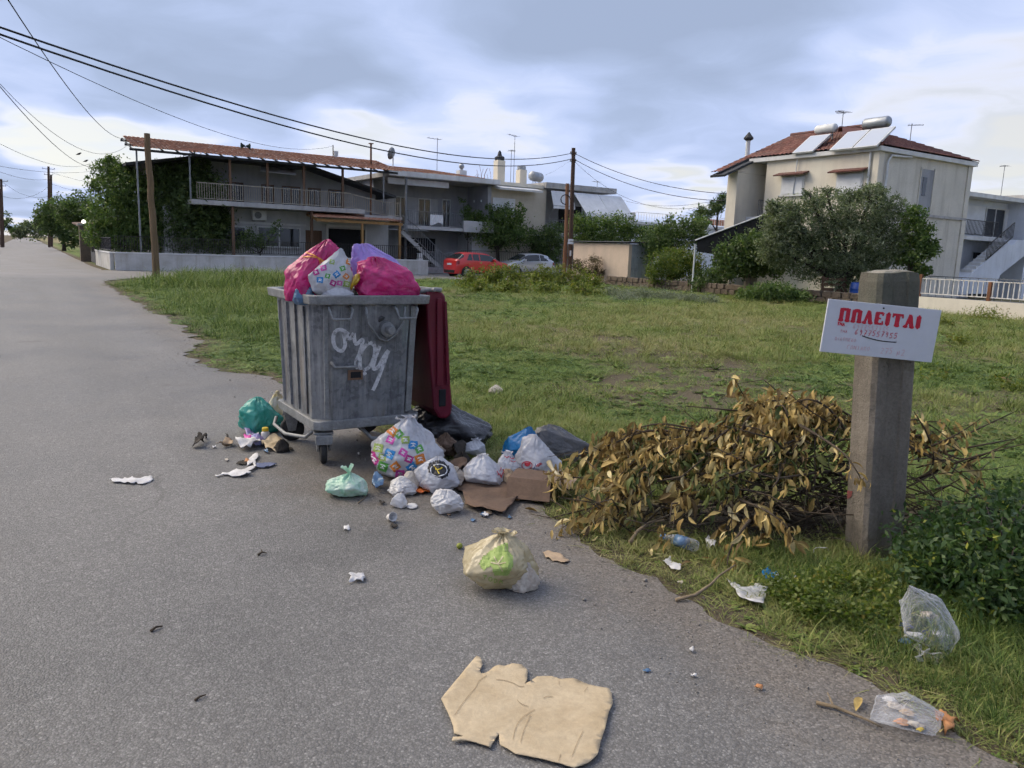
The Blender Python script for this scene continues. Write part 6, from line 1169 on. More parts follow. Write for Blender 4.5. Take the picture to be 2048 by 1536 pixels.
mb = MB(); o_ = T.location; mb.tube([D(x, y, Y) - o_ for x, y, Y in ((1098, 925, 4.95), (1106, 940, 4.86), (1116, 950, 4.8), (1124, 954, 4.78))], [.02, .012, .014, .006], 7); mb.build('twisted_handle', MATS['bag_cream'], T, smooth=True)
T, b = bag('bright blue bag behind the white badge bag', 1000, 1084, 856, 930, 'bag_blue', 18, dy=.8, crumple=.09, folds=10, pinch=.5, shear=(.05, 0))
T, b = bag('smoky grey bag with a box in it at the grass edge', 1070, 1190, 856, 930, 'bag_smoke', 19, dy=.6, crumple=.08, pinch=.5, shear=(-.12, .05), flat=.55, box=.5)
T, b = bag('light green knotted bag alone on the asphalt', 657, 741, 948, 998, 'bag_mint', 20, dy=.8, crumple=.10, folds=9, pinch=.85, sag=.3, knot='tuft', kl=.055, kd=(-.15, 0, 1), kmat='bag_mint')
T, b = bag('white crumpled bag with paper in front of the brown cardboard', 857, 929, 982, 1030, 'film_white', 21, dy=.8, crumple=.16, pinch=.3)
T, b = bag('small round white bag near the orange wrapper', 782, 816, 987, 1018, 'film_white', 22, crumple=.14)
T, b = bag('clear crumpled plastic with pink stains beside the printed bag', 775, 832, 955, 992, 'film_white', 23, dy=.8, crumple=.2, name='plastic_wrap', cat='wrapper')
T, b = bag('cream shopping bag with a green flower print, nearest on the asphalt', 908, 1072, 1066, 1190, 'bag_cream', 24, dy=.72, crumple=.085, folds=12, pinch=.95, shear=(.03, 0), sag=.25, flat=.72, knot='ears', kl=.085, kd=(.2, 0, 1))
paint_on(b, [], 1, 'ink_lime', 'green_flower_print', .003, fills=[ZL([(1085, 1190), (1110, 1140), (1180, 1090), (1250, 1050), (1285, 1045), (1280, 1100), (1310, 1130), (1315, 1200), (1290, 1255), (1250, 1270), (1190, 1260), (1170, 1200), (1120, 1230)])])
pm('ink_lime2', (.36, .48, .12), (.3, .42, .1), 20., .5); paint_on(b, [ZL([(1215, 1190), (1250, 1140)]), ZL([(1215, 1190), (1270, 1180)]), ZL([(1215, 1190), (1250, 1235)]), ZL([(1215, 1190), (1190, 1140)]), ZL([(1215, 1190), (1165, 1180)])], 2., 'bag_cream', 'flower_veins', .005)
def Lz(x, y, s, *st): return [ZL([(x + u * s, y + v * s) for u, v in q]) for q in st]
paint_on(b, Lz(1115, 1262, 26, [(0, 0), (1, .25)], [(.5, .12), (.35, 1)]) + Lz(1150, 1275, 26, [(.5 + .45 * math.cos(a * .7), .5 + .5 * math.sin(a * .7)) for a in range(10)]) + Lz(1188, 1285, 26, [(0, 0), (0, 1), (.6, .8), (.8, .45), (.6, .1), (0, 0)]) + Lz(1222, 1290, 26, [(0, 1), (.45, 0), (.9, 1)], [(.2, .65), (.7, .65)]), 1.6, 'ink_lime', 'lettering', .004, smooth=False)
o_ = T.location
bag('torn yellow and white wrapping hanging out of the cream bag', 1020, 1072, 1128, 1186, 'paper_stained', 25, dy=.5, crumple=.25, name='torn_wrapper', cat='wrapper')

# loose rubbish packed between the bags
for i, (x0, x1, y0, y1, mt, lb) in enumerate([(868, 912, 868, 915, 'cardboard_brown', 'brown crushed carton between the printed bag and the black cloth'), (905, 940, 905, 950, 'rag_dark', 'dark rotten lump beside the dial-logo bag'), (850, 885, 885, 925, 'paper_tan', 'tan crumpled paper spilling beside the printed bag'), (888, 930, 935, 975, 'paper_stained', 'stained paper wad between the dial-logo bag and the red-letter bag'), (1000, 1035, 940, 975, 'paper_tan', 'round tan food tub under the torn white bag'), (905, 950, 850, 890, 'bag_black', 'small black bag end behind the heap'), (800, 840, 945, 985, 'paper_stained', 'pale stained tissue wad under the dial-logo bag'), (548, 580, 880, 906, 'rag_dark', 'dark rotten scrap beside the left wheel'), (500, 530, 868, 892, 'print_mix', 'lilac printed carton in front of the teal bag')]):
    LATE.append((lb, x0, x1, y0, y1, mt, 90 + i))
# ------------------------------------------------------------------ concrete post and its sign
m_post, nt, bs = newmat('old_concrete')
pos = nd(nt, 'ShaderNodeTexCoord').outputs['Object']
n1 = nd(nt, 'ShaderNodeTexNoise', {'Vector': nd(nt, 'ShaderNodeMapping', {0: pos, 3: (1, 1, .35)}).outputs[0], 'Scale': 7., 'Detail': 8., 'Roughness': .7}).outputs[0]
n2 = nd(nt, 'ShaderNodeTexNoise', {'Vector': pos, 'Scale': 70., 'Detail': 5., 'Roughness': .7}).outputs[0]
vo = nd(nt, 'ShaderNodeTexVoronoi', {'Vector': pos, 'Scale': 42.}).outputs['Distance']
c = mixc(nt, ramp(nt, n1, [(.3, 0.), (.7, 1.)]), (.115, .10, .08), (.21, .185, .155)); c = mixc(nt, 1., c, ramp(nt, n2, [(.25, .72), (.75, 1.2)]), 'MULTIPLY')
zz = nd(nt, 'ShaderNodeSeparateXYZ', {0: pos}).outputs[2]
moss = mth(nt, 'MULTIPLY', sstep(nt, zz, 1.05, 1.45), ramp(nt, n1, [(.35, .3), (.6, 1.)])); c = mixc(nt, mth(nt, 'MULTIPLY', moss, .75), c, (.055, .066, .050))
pit = sstep(nt, vo, .16, .05); c = mixc(nt, mth(nt, 'MULTIPLY', pit, ramp(nt, n1, [(.5, 0.), (.6, 1.)])), c, (.03, .027, .024))
nt.links.new(c, bs.inputs['Base Color']); bs.inputs['Roughness'].default_value = .95; bs.inputs['Specular IOR Level'].default_value = .2
nt.links.new(nd(nt, 'ShaderNodeBump', {'Strength': .8, 'Distance': .008, 'Height': mth(nt, 'SUBTRACT', n2, mth(nt, 'MULTIPLY', pit, .8))}).outputs[0], bs.inputs['Normal'])
pb = Vector((2.055, 4.11, 0)); TP = thing('concrete_post', 'thick weathered concrete post carrying the for-sale sign', 'post', pb, rad(6)); TP.rotation_euler.y = rad(-3.4)
mb = MB(); sec = [(-.118, -.085), (-.098, -.108), (-.045, -.108), (-.036, -.098), (.036, -.098), (.045, -.108), (.098, -.108), (.118, -.085), (.118, .085), (.098, .108), (-.098, .108), (-.118, .085)]
nz = 40; k = len(sec)
for j in range(nz + 1):
    z = -.1 + 1.66 * j / nz; top = max(0, (z - 1.5) / .06)
    for (x, y) in sec:
        g = .004 * mnoise.noise(Vector((x * 9, y * 9, z * 7))) + .003 * mnoise.noise(Vector((x * 30, y * 30, z * 30))); e = 1 - .06 * top ** 2
        mb.v.append((x * e + g, y * e + g, z + (.012 * mnoise.noise(Vector((x * 14, y * 14, 3))) if j == nz else 0)))
mb.f = [(i * k + j, i * k + (j + 1) % k, (i + 1) * k + (j + 1) % k, (i + 1) * k + j) for i in range(nz) for j in range(k)] + [tuple(nz * k + j for j in range(k))]; mb.m = [0] * len(mb.f)
shaft = mb.build('shaft', m_post, TP); 
pm('lichen', (.30, .27, .22), (.16, .16, .13), 18., .95, .5, 60); mb = MB(); mb.add([(x * .93, y * .93, 1.553 + .006 * math.sin(i * 3)) for i, (x, y) in enumerate(sec)] + [(x * .5, y * .5, 1.575) for x, y in sec], [(i, (i + 1) % 12, (i + 1) % 12 + 12, i + 12) for i in range(12)] + [tuple(range(12, 24))]); mb.build('crumbled_top', MATS['lichen'], TP)
pm('faded_red', (.20, .045, .045), (.14, .05, .045), 30., .9); paint_on(shaft, [], 1, 'faded_red', 'red_paint_mark', .003, fills=[[(1694, 981), (1706, 982), (1704, 992), (1699, 997), (1693, 996)]])
# sign: real board in front of the post
Ys = 3.95; SA, SB, SC_, SD = (D(x, y, Ys) for x, y in ((1650, 602), (1876, 620), (1863, 730), (1640, 703)))
org = SD; ex = ((SB - SA) + (SC_ - SD)) / 2; ey = ((SA - SD) + (SB - SC_)) / 2; sw, shh = ex.length, ey.length; ex.normalize(); ey = (ey - ex * ey.dot(ex)).normalized(); nz_ = ex.cross(ey)
TSg = thing('for_sale_sign', 'white for-sale sign with red Greek lettering fixed to the concrete post', 'sign', org); TSg.matrix_basis = Matrix([[ex.x, ey.x, nz_.x, org.x], [ex.y, ey.y, nz_.y, org.y], [ex.z, ey.z, nz_.z, org.z], [0, 0, 0, 1]])
pm('sign_board', (.50, .51, .55), (.46, .47, .51), 3., .45, .02, fine=.02); mb = MB(); mb.box(0, sw, 0, shh, -.012, 0); board = mb.build('board', MATS['sign_board'], TSg, bevel=.002)
pm('sign_red', (.50, .012, .035), (.40, .01, .03), 30., .5); pm('marker_red', (.42, .08, .12), (.55, .25, .28), 40., .6); pm('marker_faint', (.50, .30, .34), (.56, .44, .46), 40., .6)
def flat_poly(mb, pts, z): mb.add([(p[0], p[1], z) for p in pts], [tuple(range(len(pts)))])
def bar(mb, a, b, w, z=.0015):
    a, b = Vector((*a, 0)), Vector((*b, 0)); d = (b - a).normalized(); n = Vector((-d.y, d.x, 0)) * w / 2; mb.add([(*(a + n).xy, z), (*(b + n).xy, z), (*(b - n).xy, z), (*(a - n).xy, z)], [(3, 2, 1, 0)])
# slab-serif capitals: strokes with notched serifs
def letter(ch, x, y, w, h):
    mb = MB(); st = h * .34; zc = [0]
    def B(a, b, ww=st): zc[0] += 1; bar(mb, (x + a[0] * w, y + a[1] * h), (x + b[0] * w, y + b[1] * h), ww, .0012 + zc[0] * .00012)
    def foot(cx, yy): B((cx - .25, yy), (cx + .25, yy), h * .15); B((cx - .15, yy), (cx + .15, yy), h * .24)
    if ch == 'P': B((.2, .05), (.2, .95)); B((.8, .05), (.8, .95)); B((.0, .93), (1., .93), h * .20); B((.2, 1.0), (.8, 1.0), h * .14); foot(.2, .06); foot(.8, .06)
    if ch == 'W': B((.2, .05), (.22, .9)); B((.8, .05), (.78, .9)); B((.12, .9), (.88, .9), h * .2); B((.25, .99), (.75, .99), h * .14); foot(.2, .06); foot(.8, .06); B((.0, .9), (.2, .9), h * .12); B((.8, .9), (1., .9), h * .12)
    if ch in 'LA': B((.2, .05), (.48, .95), h * .22); B((.8, .05), (.52, .95), h * .33); B((.35, .97), (.65, .97), h * .16); foot(.15, .06); foot(.82, .06)
    if ch == 'A': B((.3, .36), (.7, .36), h * .13)
    if ch == 'E': B((.25, .05), (.25, .95)); B((.1, .93), (.9, .93), h * .18); B((.1, .07), (.95, .07), h * .18); B((.3, .5), (.72, .5), h * .14); B((.9, .98), (.86, .72), h * .13); B((.95, .02), (.9, .30), h * .13)
    if ch == 'I': B((.5, .05), (.5, .95), st * 1.1); foot(.5, .06); foot(.5, .95)
    if ch == 'T': B((.5, .05), (.5, .95), st * 1.1); B((.0, .92), (1., .92), h * .2); B((.06, .98), (.04, .68), h * .13); B((.94, .98), (.96, .68), h * .13); foot(.5, .06)
    return mb.build('letter', MATS['sign_red'], TSg)
lh = shh * .235; x = sw * .115; y0 = shh * .615
for ch, w in (('P', .092), ('W', .088), ('L', .082), ('E', .080), ('I', .042), ('T', .095), ('A', .085), ('I', .042)):
    letter(ch, x, y0, w * sw, lh); x += w * sw + .0165 * sw
STROKES = {'0': [[(.5, 1), (.1, .7), (.1, .3), (.5, 0), (.9, .3), (.9, .7), (.5, 1)]], '2': [[(.1, .8), (.5, 1), (.85, .75), (.1, 0), (.9, .05)]], '5': [[(.9, 1), (.25, 1), (.15, .55), (.6, .6), (.85, .3), (.5, 0), (.1, .1)]], '6': [[(.8, 1), (.25, .6), (.1, .25), (.5, 0), (.8, .25), (.5, .45), (.15, .3)]], '7': [[(.1, 1), (.9, 1), (.4, 0)], [(.2, .5), (.8, .52)]], '9': [[(.8, .75), (.45, .55), (.2, .8), (.5, 1), (.8, .75), (.7, .2), (.5, 0)]],
 'T': [[(0, 1), (1, 1)], [(.5, 1), (.5, 0)]], 'H': [[(.1, 0), (.1, 1)], [(.9, 0), (.9, 1)], [(.1, .5), (.9, .5)]], 'L': [[(.05, 0), (.5, 1), (.95, 0)]], 'I': [[(.5, 0), (.5, 1)]], 'K': [[(.1, 0), (.1, 1)], [(.85, 1), (.15, .5), (.9, 0)]], 'P': [[(.1, 0), (.1, 1), (.9, 1), (.9, 0)]], 'E': [[(.9, 1), (.1, 1), (.1, 0), (.9, 0)], [(.1, .5), (.7, .5)]], 'D': [[(.05, 0), (.5, 1), (.95, 0), (.05, 0)]], 'G': [[(.1, 0), (.1, 1), (.9, 1)]], 'W': [[(.0, 0), (.3, 0), (.1, .6), (.5, 1), (.9, .6), (.7, 0), (1, 0)]], 'N': [[(.1, 0), (.1, 1), (.9, 0), (.9, 1)]], 'A': [[(.05, 0), (.5, 1), (.95, 0)], [(.2, .4), (.8, .4)]], 'm': [[(.1, -.3), (.1, .6), (.15, .05), (.6, .1), (.65, .6), (.7, 0), (.9, .05)]], '.': [[(.4, 0), (.5, .05)]], ' ': []}
def scrawl(txt, x, y, h, w, pen, mat, name, slant=.15, jit=.06, gap=.35):
    mb = MB(); rg = random.Random(txt)
    zz = 0
    for ch in txt:
        if ch == ' ': x += w * 1.2; continue
        dy = rg.uniform(-.1, .1) * h
        for s in STROKES[ch]:
            q = [(x + (px + slant * py + rg.uniform(-jit, jit)) * w, y + dy + (py + rg.uniform(-jit, jit)) * h) for px, py in s]
            for a, b in zip(q[:-1], q[1:]): zz += 1; bar(mb, a, b, pen, .0010 + zz * .00001)
        x += w * (1 + gap)
    o = mb.build(name, MATS[mat], TSg); o['kind'] = 'stuff'; return o
scrawl('THL.', sw * .11, shh * .525, shh * .06, sw * .018, .0055, 'sign_red', 'small_lettering', 0, .0, .3)
scrawl('6977557955', sw * .25, shh * .495, shh * .085, sw * .024, .0034, 'marker_faint', 'handwritten_number'); scrawl('THL', sw * .145, shh * .40, shh * .05, sw * .017, .0024, 'marker_red', 'handwritten_word')
scrawl('6977557955', sw * .275, shh * .385, shh * .10, sw * .0285, .0044, 'marker_red', 'handwritten_number')
scrawl('OIKOPEDO'.replace('O', '0'), sw * .11, shh * .245, shh * .06, sw * .018, .0032, 'marker_faint', 'handwritten_word'); scrawl('GWNIAKO'.replace('O', '0'), sw * .23, shh * .10, shh * .075, sw * .022, .0032, 'marker_faint', 'handwritten_word'); scrawl('275 m2', sw * .53, shh * .085, shh * .11, sw * .028, .0032, 'marker_faint', 'handwritten_area')
mb = MB()
for i in range(12):
    t0, t1 = i / 12, (i + 1) / 12; f = lambda t: (sw * (.345 + .31 * t), shh * (.375 - .055 * t - .03 * math.sin(t * 3.1))); bar(mb, f(t0), f(t1), .0052, .0016)
mb.build('black_underline', MATS['ink_black'], TSg)
mb = MB(); mb.lathe([(.004, 0), (.005, .002), (.002, .004)], 8, (sw * .49, shh * .93, 0)); mb.build('nail', MATS['ink_black'], TSg)
# ------------------------------------------------------------------ flat litter cut to outline
from mathutils.geometry import delaunay_2d_cdt
def sheet(name, label, cat, poly_px, mat, seed, amp=.01, thick=.003, step=.03, curl=.0, zb=.004, edge=0., group=None, rag=.05):
    """a torn sheet lying on the ground: outline found on the ground, filled, bent"""
    rj = random.Random(seed + 900); size_ = max(max(p[0] for p in poly_px) - min(p[0] for p in poly_px), 8)
    for lev in range(2):
        q = []
        for i, p in enumerate(poly_px):
            n_ = poly_px[(i + 1) % len(poly_px)]; L = math.hypot(n_[0] - p[0], n_[1] - p[1]); q.append(p)
            if L > 3: k_ = rj.uniform(.35, .65); a_ = rj.gauss(0, rag) * min(L, size_ * .25); q.append((p[0] + (n_[0] - p[0]) * k_ - (n_[1] - p[1]) / L * a_ * .8, p[1] + (n_[1] - p[1]) * k_ + (n_[0] - p[0]) / L * a_ * .5))
        poly_px = q
    P = [G(x, y) for x, y in poly_px]; c = sum(P, Vector()) / len(P); pts = [(p - c).xy for p in P]; n = len(pts)
    xs = [p.x for p in pts]; ys = [p.y for p in pts]; rg = random.Random(seed); ins = []
    def inside(x, y):
        r = False; j = n - 1
        for i in range(n):
            if (pts[i].y > y) != (pts[j].y > y) and x < (pts[j].x - pts[i].x) * (y - pts[i].y) / (pts[j].y - pts[i].y) + pts[i].x: r = not r
            j = i
        return r
    x = min(xs)
    while x < max(xs):
        y = min(ys)
        while y < max(ys):
            q = (x + rg.uniform(-.3, .3) * step, y + rg.uniform(-.3, .3) * step)
            if inside(*q): ins.append(Vector(q))
            y += step
        x += step
    vs_, _, fs, *_ = delaunay_2d_cdt(pts + ins, [(i, (i + 1) % n) for i in range(n)], [], 1, 1e-5)
    so = Vector((seed * 3.3, seed, 0)); R_ = max(max(xs) - min(xs), max(ys) - min(ys)) / 2; V = []
    for v in vs_:
        q = Vector((v.x, v.y, 0)); z = amp * (mnoise.noise(q * (1.1 / R_) * 1.3 + so) + .8 + .6 * ridged(q * (2.2 / R_) + so) + .3 * ridged(q * (6 / R_) + so)); z += curl * (q.length / R_) ** 3; V.append((v.x, v.y, max(0, z)))
    z0_ = min(q[2] for q in V); V = [(q[0], q[1], q[2] - z0_) for q in V]
    mb = MB(); mb.add(V, fs); o = mb.build(name, MATS[mat], None, smooth=True); o.location = (c.x, c.y, zb); s = o.modifiers.new('t', 'SOLIDIFY'); s.thickness = thick; s.offset = 1
    return tag(o, label, cat, group)
pm('cardboard', (.46, .37, .245), (.36, .275, .165), 5., .85, .2, 50, fine=.08, lo=.42, hi=.75, streak=(9., .15, (.30, .21, .12))); pm('cardboard_brown', (.155, .10, .068), (.10, .066, .046), 4., .9, .2, 50, fine=.1); pm('paper_white', (.62, .61, .60), (.48, .46, .44), 10., .8, .2); pm('paper_tan', (.42, .31, .20), (.30, .22, .15), 10., .85, .2)
pm('rag_dark', (.03, .026, .022), (.055, .045, .035), 10., .95, .3); pm('rag_blue', (.13, .15, .24), (.09, .11, .18), 10., .9, .3); pm('peel_orange', (.45, .17, .05), (.50, .28, .13), 12., .6, .2); pm('print_mix', (.42, .30, .50), (.20, .26, .48), 25., .5, .1); pm('orange_pack', (.58, .16, .02), (.50, .10, .02), 9., .4, .1)
ZC = lambda pts: [(840 + x / 4.876, 1280 + y / 4.876) for x, y in pts]
cb = sheet('cardboard_sheet', 'large torn beige cardboard sheet lying nearest on the asphalt', 'cardboard', ZC([(205, 610), (380, 390), (550, 195), (590, 205), (610, 270), (580, 330), (600, 358), (640, 350), (725, 285), (770, 268), (830, 278), (900, 255), (1000, 275), (1050, 320), (1045, 420), (1018, 462), (1060, 440), (1140, 380), (1280, 375), (1360, 405), (1500, 405), (1640, 465), (1740, 490), (1840, 510), (1870, 560), (1880, 650), (1840, 740), (1810, 880), (1760, 1020), (1730, 1160), (1640, 1235), (1500, 1290), (1350, 1240), (1160, 1190), (1080, 1175), (930, 1140), (780, 1050), (770, 940), (730, 1000), (685, 1080), (540, 1030), (420, 1010), (310, 1022), (320, 985), (430, 975), (330, 940), (325, 870), (270, 730)]), 'cardboard', 3, .0045, .0035, .025, .006, rag=.022)
pm('crease_brown', (.25, .185, .11), (.34, .26, .16), 30., .9)
cr_ = [[(650, 358), (575, 410), (545, 470), (470, 560), (400, 650), (340, 745)], [(740, 395), (830, 408), (905, 432), (965, 462), (1015, 465)], [(945, 595), (985, 635), (1055, 662)], [(1120, 690), (1010, 760), (940, 850), (905, 985)], [(1075, 745), (1010, 900), (980, 1015)], [(1200, 580), (1245, 562), (1300, 570)], [(1600, 515), (1635, 470)], [(1355, 410), (1358, 450)], [(1480, 1150), (1540, 1000), (1590, 900)], [(1345, 1215), (1370, 1130)]]
for q in cr_: paint_on(cb, [ZC(q)], 1.0, 'crease_brown', 'crease_line', .0062, parent=cb)
sheet('cardboard_sheet', 'dark brown flattened cardboard under the white bags at the road edge', 'cardboard', [(900, 965), (920, 950), (960, 965), (1000, 975), (1040, 975), (1038, 1000), (1010, 1035), (985, 1030), (950, 1024), (930, 1015), (925, 990)], 'cardboard_brown', 4, .035, .004, .04, .02)
t = thing('cardboard_box', 'squashed brown cardboard box under the white badge bag', 'box', G(1072, 1000) + Vector((0, .12, 0)), rad(-14)); mb = MB(); mb.box(-.17, .12, -.1, .14, .0, .13); mb.build('carton', MATS['cardboard_brown'], t, bevel=.006); mb = MB(); mb.slab((-.17, -.103, .13), (.12, -.103, .13), (.14, -.22, .03), (-.15, -.2, .02), .004); mb.build('flap', MATS['cardboard_brown'], t); mb = MB(); mb.slab((.122, -.1, .13), (.122, .14, .135), (.26, .16, .1), (.24, -.1, .09), .004); mb.build('flap', MATS['paper_tan'], t)
for lb, x0, x1, y0, y1, mt, sd in LATE: bag(lb, x0, x1, y0, y1, mt, sd, crumple=.2, lumps=12, name='crumpled_scrap', cat='scrap')
ZR = lambda pts: [(200 + x / 4.655, 780 + y / 4.655) for x, y in pts]
sheet('flat_rag', 'flattened pale rag on the open asphalt at the left', 'rag', ZR([(85, 850), (150, 838), (230, 835), (300, 822), (420, 820), (490, 822), (500, 845), (440, 870), (380, 885), (290, 888), (220, 878), (120, 870)]), 'paper_white', 5, .008, .002, .02, rag=.22)
sheet('cloth_strip', 'twisted white cloth strip on the asphalt in front of the teal bag', 'rag', ZR([(1068, 800), (1140, 785), (1200, 785), (1270, 762), (1370, 745), (1435, 715), (1420, 690), (1365, 712), (1385, 670), (1420, 625), (1470, 615), (1475, 640), (1440, 670), (1460, 710), (1440, 745), (1370, 780), (1410, 795), (1340, 815), (1230, 820), (1190, 800), (1090, 820)]), 'paper_white', 6, .014, .003, .015, rag=.15)
sheet('plastic_scrap', 'small blue-grey plastic scrap beside the white cloth strip', 'scrap', ZR([(1455, 700), (1530, 688), (1650, 695), (1600, 720), (1530, 735), (1460, 732)]), 'rag_blue', 7, .008, .002, .02)
sheet('dark_scrap', 'black scrap under the white cloth strip', 'scrap', ZR([(1265, 695), (1310, 668), (1360, 660), (1365, 700), (1320, 705)]), 'rag_dark', 8, .012, .003, .02)
sheet('tan_tissue', 'flat tan tissue on the road edge right of the cream bag', 'tissue', [(1085, 1108), (1100, 1104), (1115, 1108), (1130, 1118), (1140, 1122), (1128, 1130), (1105, 1124), (1092, 1118)], 'paper_tan', 9, .008, .002, .02, rag=.2)
sheet('white_scrap', 'white plastic scrap with ragged ends at the grass edge', 'scrap', [(1452, 1162), (1470, 1175), (1480, 1188), (1500, 1186), (1520, 1175), (1535, 1185), (1528, 1205), (1525, 1222), (1500, 1215), (1480, 1206), (1470, 1190), (1460, 1180)], 'film_white', 10, .03, .002, .02)
sheet('face_mask', 'crumpled white and blue face mask in the verge', 'face mask', [(1545, 1158), (1560, 1152), (1580, 1160), (1600, 1160), (1618, 1168), (1600, 1168), (1575, 1168), (1555, 1174), (1540, 1176)], 'film_white', 11, .03, .002, .012)
sheet('blue_wrapper', 'bright blue wrapper piece by the face mask', 'wrapper', [(1522, 1158), (1538, 1153), (1552, 1162), (1545, 1172), (1530, 1174)], 'bag_blue', 12, .03, .002, .012)
sheet('white_tissue', 'small white tissue left of the plastic bottle in the verge', 'tissue', [(1325, 1124), (1340, 1122), (1350, 1130), (1362, 1134), (1360, 1146), (1345, 1142), (1332, 1132)], 'film_white', 13, .02, .002, .012)
sheet('white_tissue', 'white tissue caught on the dry leaves right of the plastic bottle', 'tissue', [(1408, 1088), (1420, 1084), (1432, 1094), (1428, 1106), (1415, 1104)], 'film_white', 14, .04, .002, .012)
sheet('lilac_tissue', 'crumpled lilac tissue alone on the asphalt', 'tissue', [(697, 1152), (712, 1150), (730, 1155), (726, 1166), (708, 1166), (698, 1169), (702, 1160)], 'film_white', 15, .02, .002, .012, rag=.2)
sheet('orange_wrapper', 'orange snack wrapper below the dial-logo bag', 'wrapper', ZL([(560, 700), (600, 680), (690, 670), (760, 685), (772, 705), (700, 715), (640, 718), (580, 725)]), 'orange_pack', 16, .022, .002, .015)
sheet('pink_wrapper', 'pink-stained white wrapper lying over the orange one', 'wrapper', ZL([(600, 640), (650, 610), (700, 600), (730, 640), (745, 675), (690, 672), (640, 690)]), 'paper_stained', 17, .05, .002, .015)
sheet('plastic_disc', 'round white plastic disc on the asphalt', 'disc', [(824 + 11 * math.cos(a * .52), 1014 + 5.5 * math.sin(a * .52)) for a in range(12)], 'paper_white', 18, .002, .004, .02)
sheet('light_blue_sachet', 'light blue plastic sachet beside the light green bag', 'sachet', [(744, 972), (750, 964), (762, 966), (770, 976), (766, 984), (750, 990), (745, 984)], 'bag_lightblue', 19, .04, .002, .012)
sheet('black_cloth', 'black cloth in the middle of the rubbish heap', 'cloth', ZL([(880, 420), (910, 370), (950, 380), (1000, 450), (990, 480), (960, 500), (910, 480)]), 'rag_dark', 20, .12, .003, .03)
for i, (pp, mt, lb) in enumerate([([(720, 350), (780, 340), (840, 350), (830, 400), (780, 420), (740, 400)], 'paper_tan', 'tan paper spilling from the large printed bag'), ([(800, 400), (860, 390), (870, 450), (840, 500), (810, 470)], 'paper_stained', 'stained paper between the printed bag and the black cloth'), ([(900, 340), (960, 345), (990, 390), (1000, 440), (960, 420), (920, 380)], 'paper_tan', 'curved tan cardboard strip behind the black cloth'), ([(860, 600), (920, 560), (990, 560), (1000, 640), (920, 660), (880, 640)], 'cardboard_brown', 'brown cardboard piece beside the dial-logo bag')]):
    sheet('paper_piece', lb, 'paper', ZL(pp), mt, 40 + i, .09, .003, .03)
for i, (pp, mt, lb) in enumerate([([(1330, 400), (1380, 385), (1450, 420), (1440, 470), (1370, 460)], 'print_mix', 'blue printed carton scrap at the foot of the teal bag'), ([(1260, 500), (1340, 480), (1480, 490), (1500, 540), (1400, 570), (1310, 570), (1270, 530)], 'paper_white', 'white printed paper scrap in front of the teal bag'), ([(1340, 490), (1400, 480), (1430, 520), (1370, 540)], 'ink_pink', 'small pink paper scrap in front of the teal bag'), ([(1500, 520), (1580, 480), (1640, 470), (1700, 490), (1690, 560), (1640, 590), (1540, 570)], 'cardboard', 'crumpled light cardboard beside the container wheel'), ([(1080, 545), (1150, 520), (1180, 500), (1230, 500), (1240, 530), (1160, 540)], 'paper_tan', 'tan scrap beside the dark stick'), ([(1170, 430), (1185, 425), (1210, 490), (1195, 500)], 'rag_dark', 'short dark stick-like scrap near the teal bag'), ([(855, 540), (900, 500), (910, 470), (945, 470), (950, 500), (990, 470), (985, 440), (1000, 450), (1000, 480), (960, 510), (965, 540), (910, 545)], 'rag_dark', 'small black rag on the asphalt left of the litter')]):
    sheet('litter_scrap', lb, 'scrap', ZR(pp), mt, 50 + i, .045, .003, .018, rag=.18)
rl = random.Random(77)
for i in range(34):
    if i < 22: x, y = rl.uniform(640, 1150), rl.uniform(905, 1060)
    elif i < 28: x, y = rl.uniform(400, 620), rl.uniform(880, 930)
    else: x, y = rl.uniform(1250, 1950), rl.uniform(1130, 1420)
    r_ = rl.uniform(3.5, 9); k_ = rl.randint(5, 8)
    sheet('litter_bit', 'tiny scrap of litter strewn round the container and along the verge', 'litter', [(x + r_ * rl.uniform(.6, 1.4) * math.cos(6.283 * j / k_), y + r_ * .5 * rl.uniform(.6, 1.4) * math.sin(6.283 * j / k_)) for j in range(k_)], rl.choice(('paper_white', 'paper_tan', 'film_white', 'cardboard_brown', 'rag_dark', 'paper_stained', 'peel_orange', 'bag_lightblue')), 400 + i, .012, .0015, .01, group='tiny scraps of litter', rag=.2)
t = thing('plastic_jar', 'small jar with a yellow cap by the container wheel', 'jar', G(531, 882)); mb = MB(); mb.lathe([(.03, 0), (.034, .01), (.034, .07), (.022, .085)], 14); mb.build('jar_body', MATS['film_white'], t, smooth=True); mb = MB(); mb.lathe([(.026, .085), (.026, .11), (.02, .115)], 14); mb.build('cap', MATS['ink_yellow'], t)
t = thing('plastic_cup', 'small white plastic cup tipped over on the asphalt', 'cup', G(778, 1040)); mb = MB(); mb.lathe([(.018, 0), (.026, .055), (.028, .058), (.024, .056), (.016, .004)], 16); o = mb.build('cup_wall', MATS['paper_white'], t, smooth=True); o.rotation_euler = (rad(70), 0, rad(35)); o.location.z = .001 - min((o.rotation_euler.to_matrix() @ v.co).z for v in o.data.vertices)
t = thing('fruit', 'small green fruit on the asphalt beside the cream bag', 'fruit', G(919, 1097)); mb = MB(); mb.lathe([(.004, 0), (.014, .004), (.018, .015), (.014, .027), (.004, .031)], 12); pm('fruit_green', (.25, .27, .04), (.2, .22, .03), 20., .5); mb.build('flesh', MATS['fruit_green'], t, smooth=True)
T, b = bag('small pinkish white food lump lying out on the field', 976, 1006, 770, 790, 'paper_stained', 26, crumple=.1, name='food_lump', cat='food')
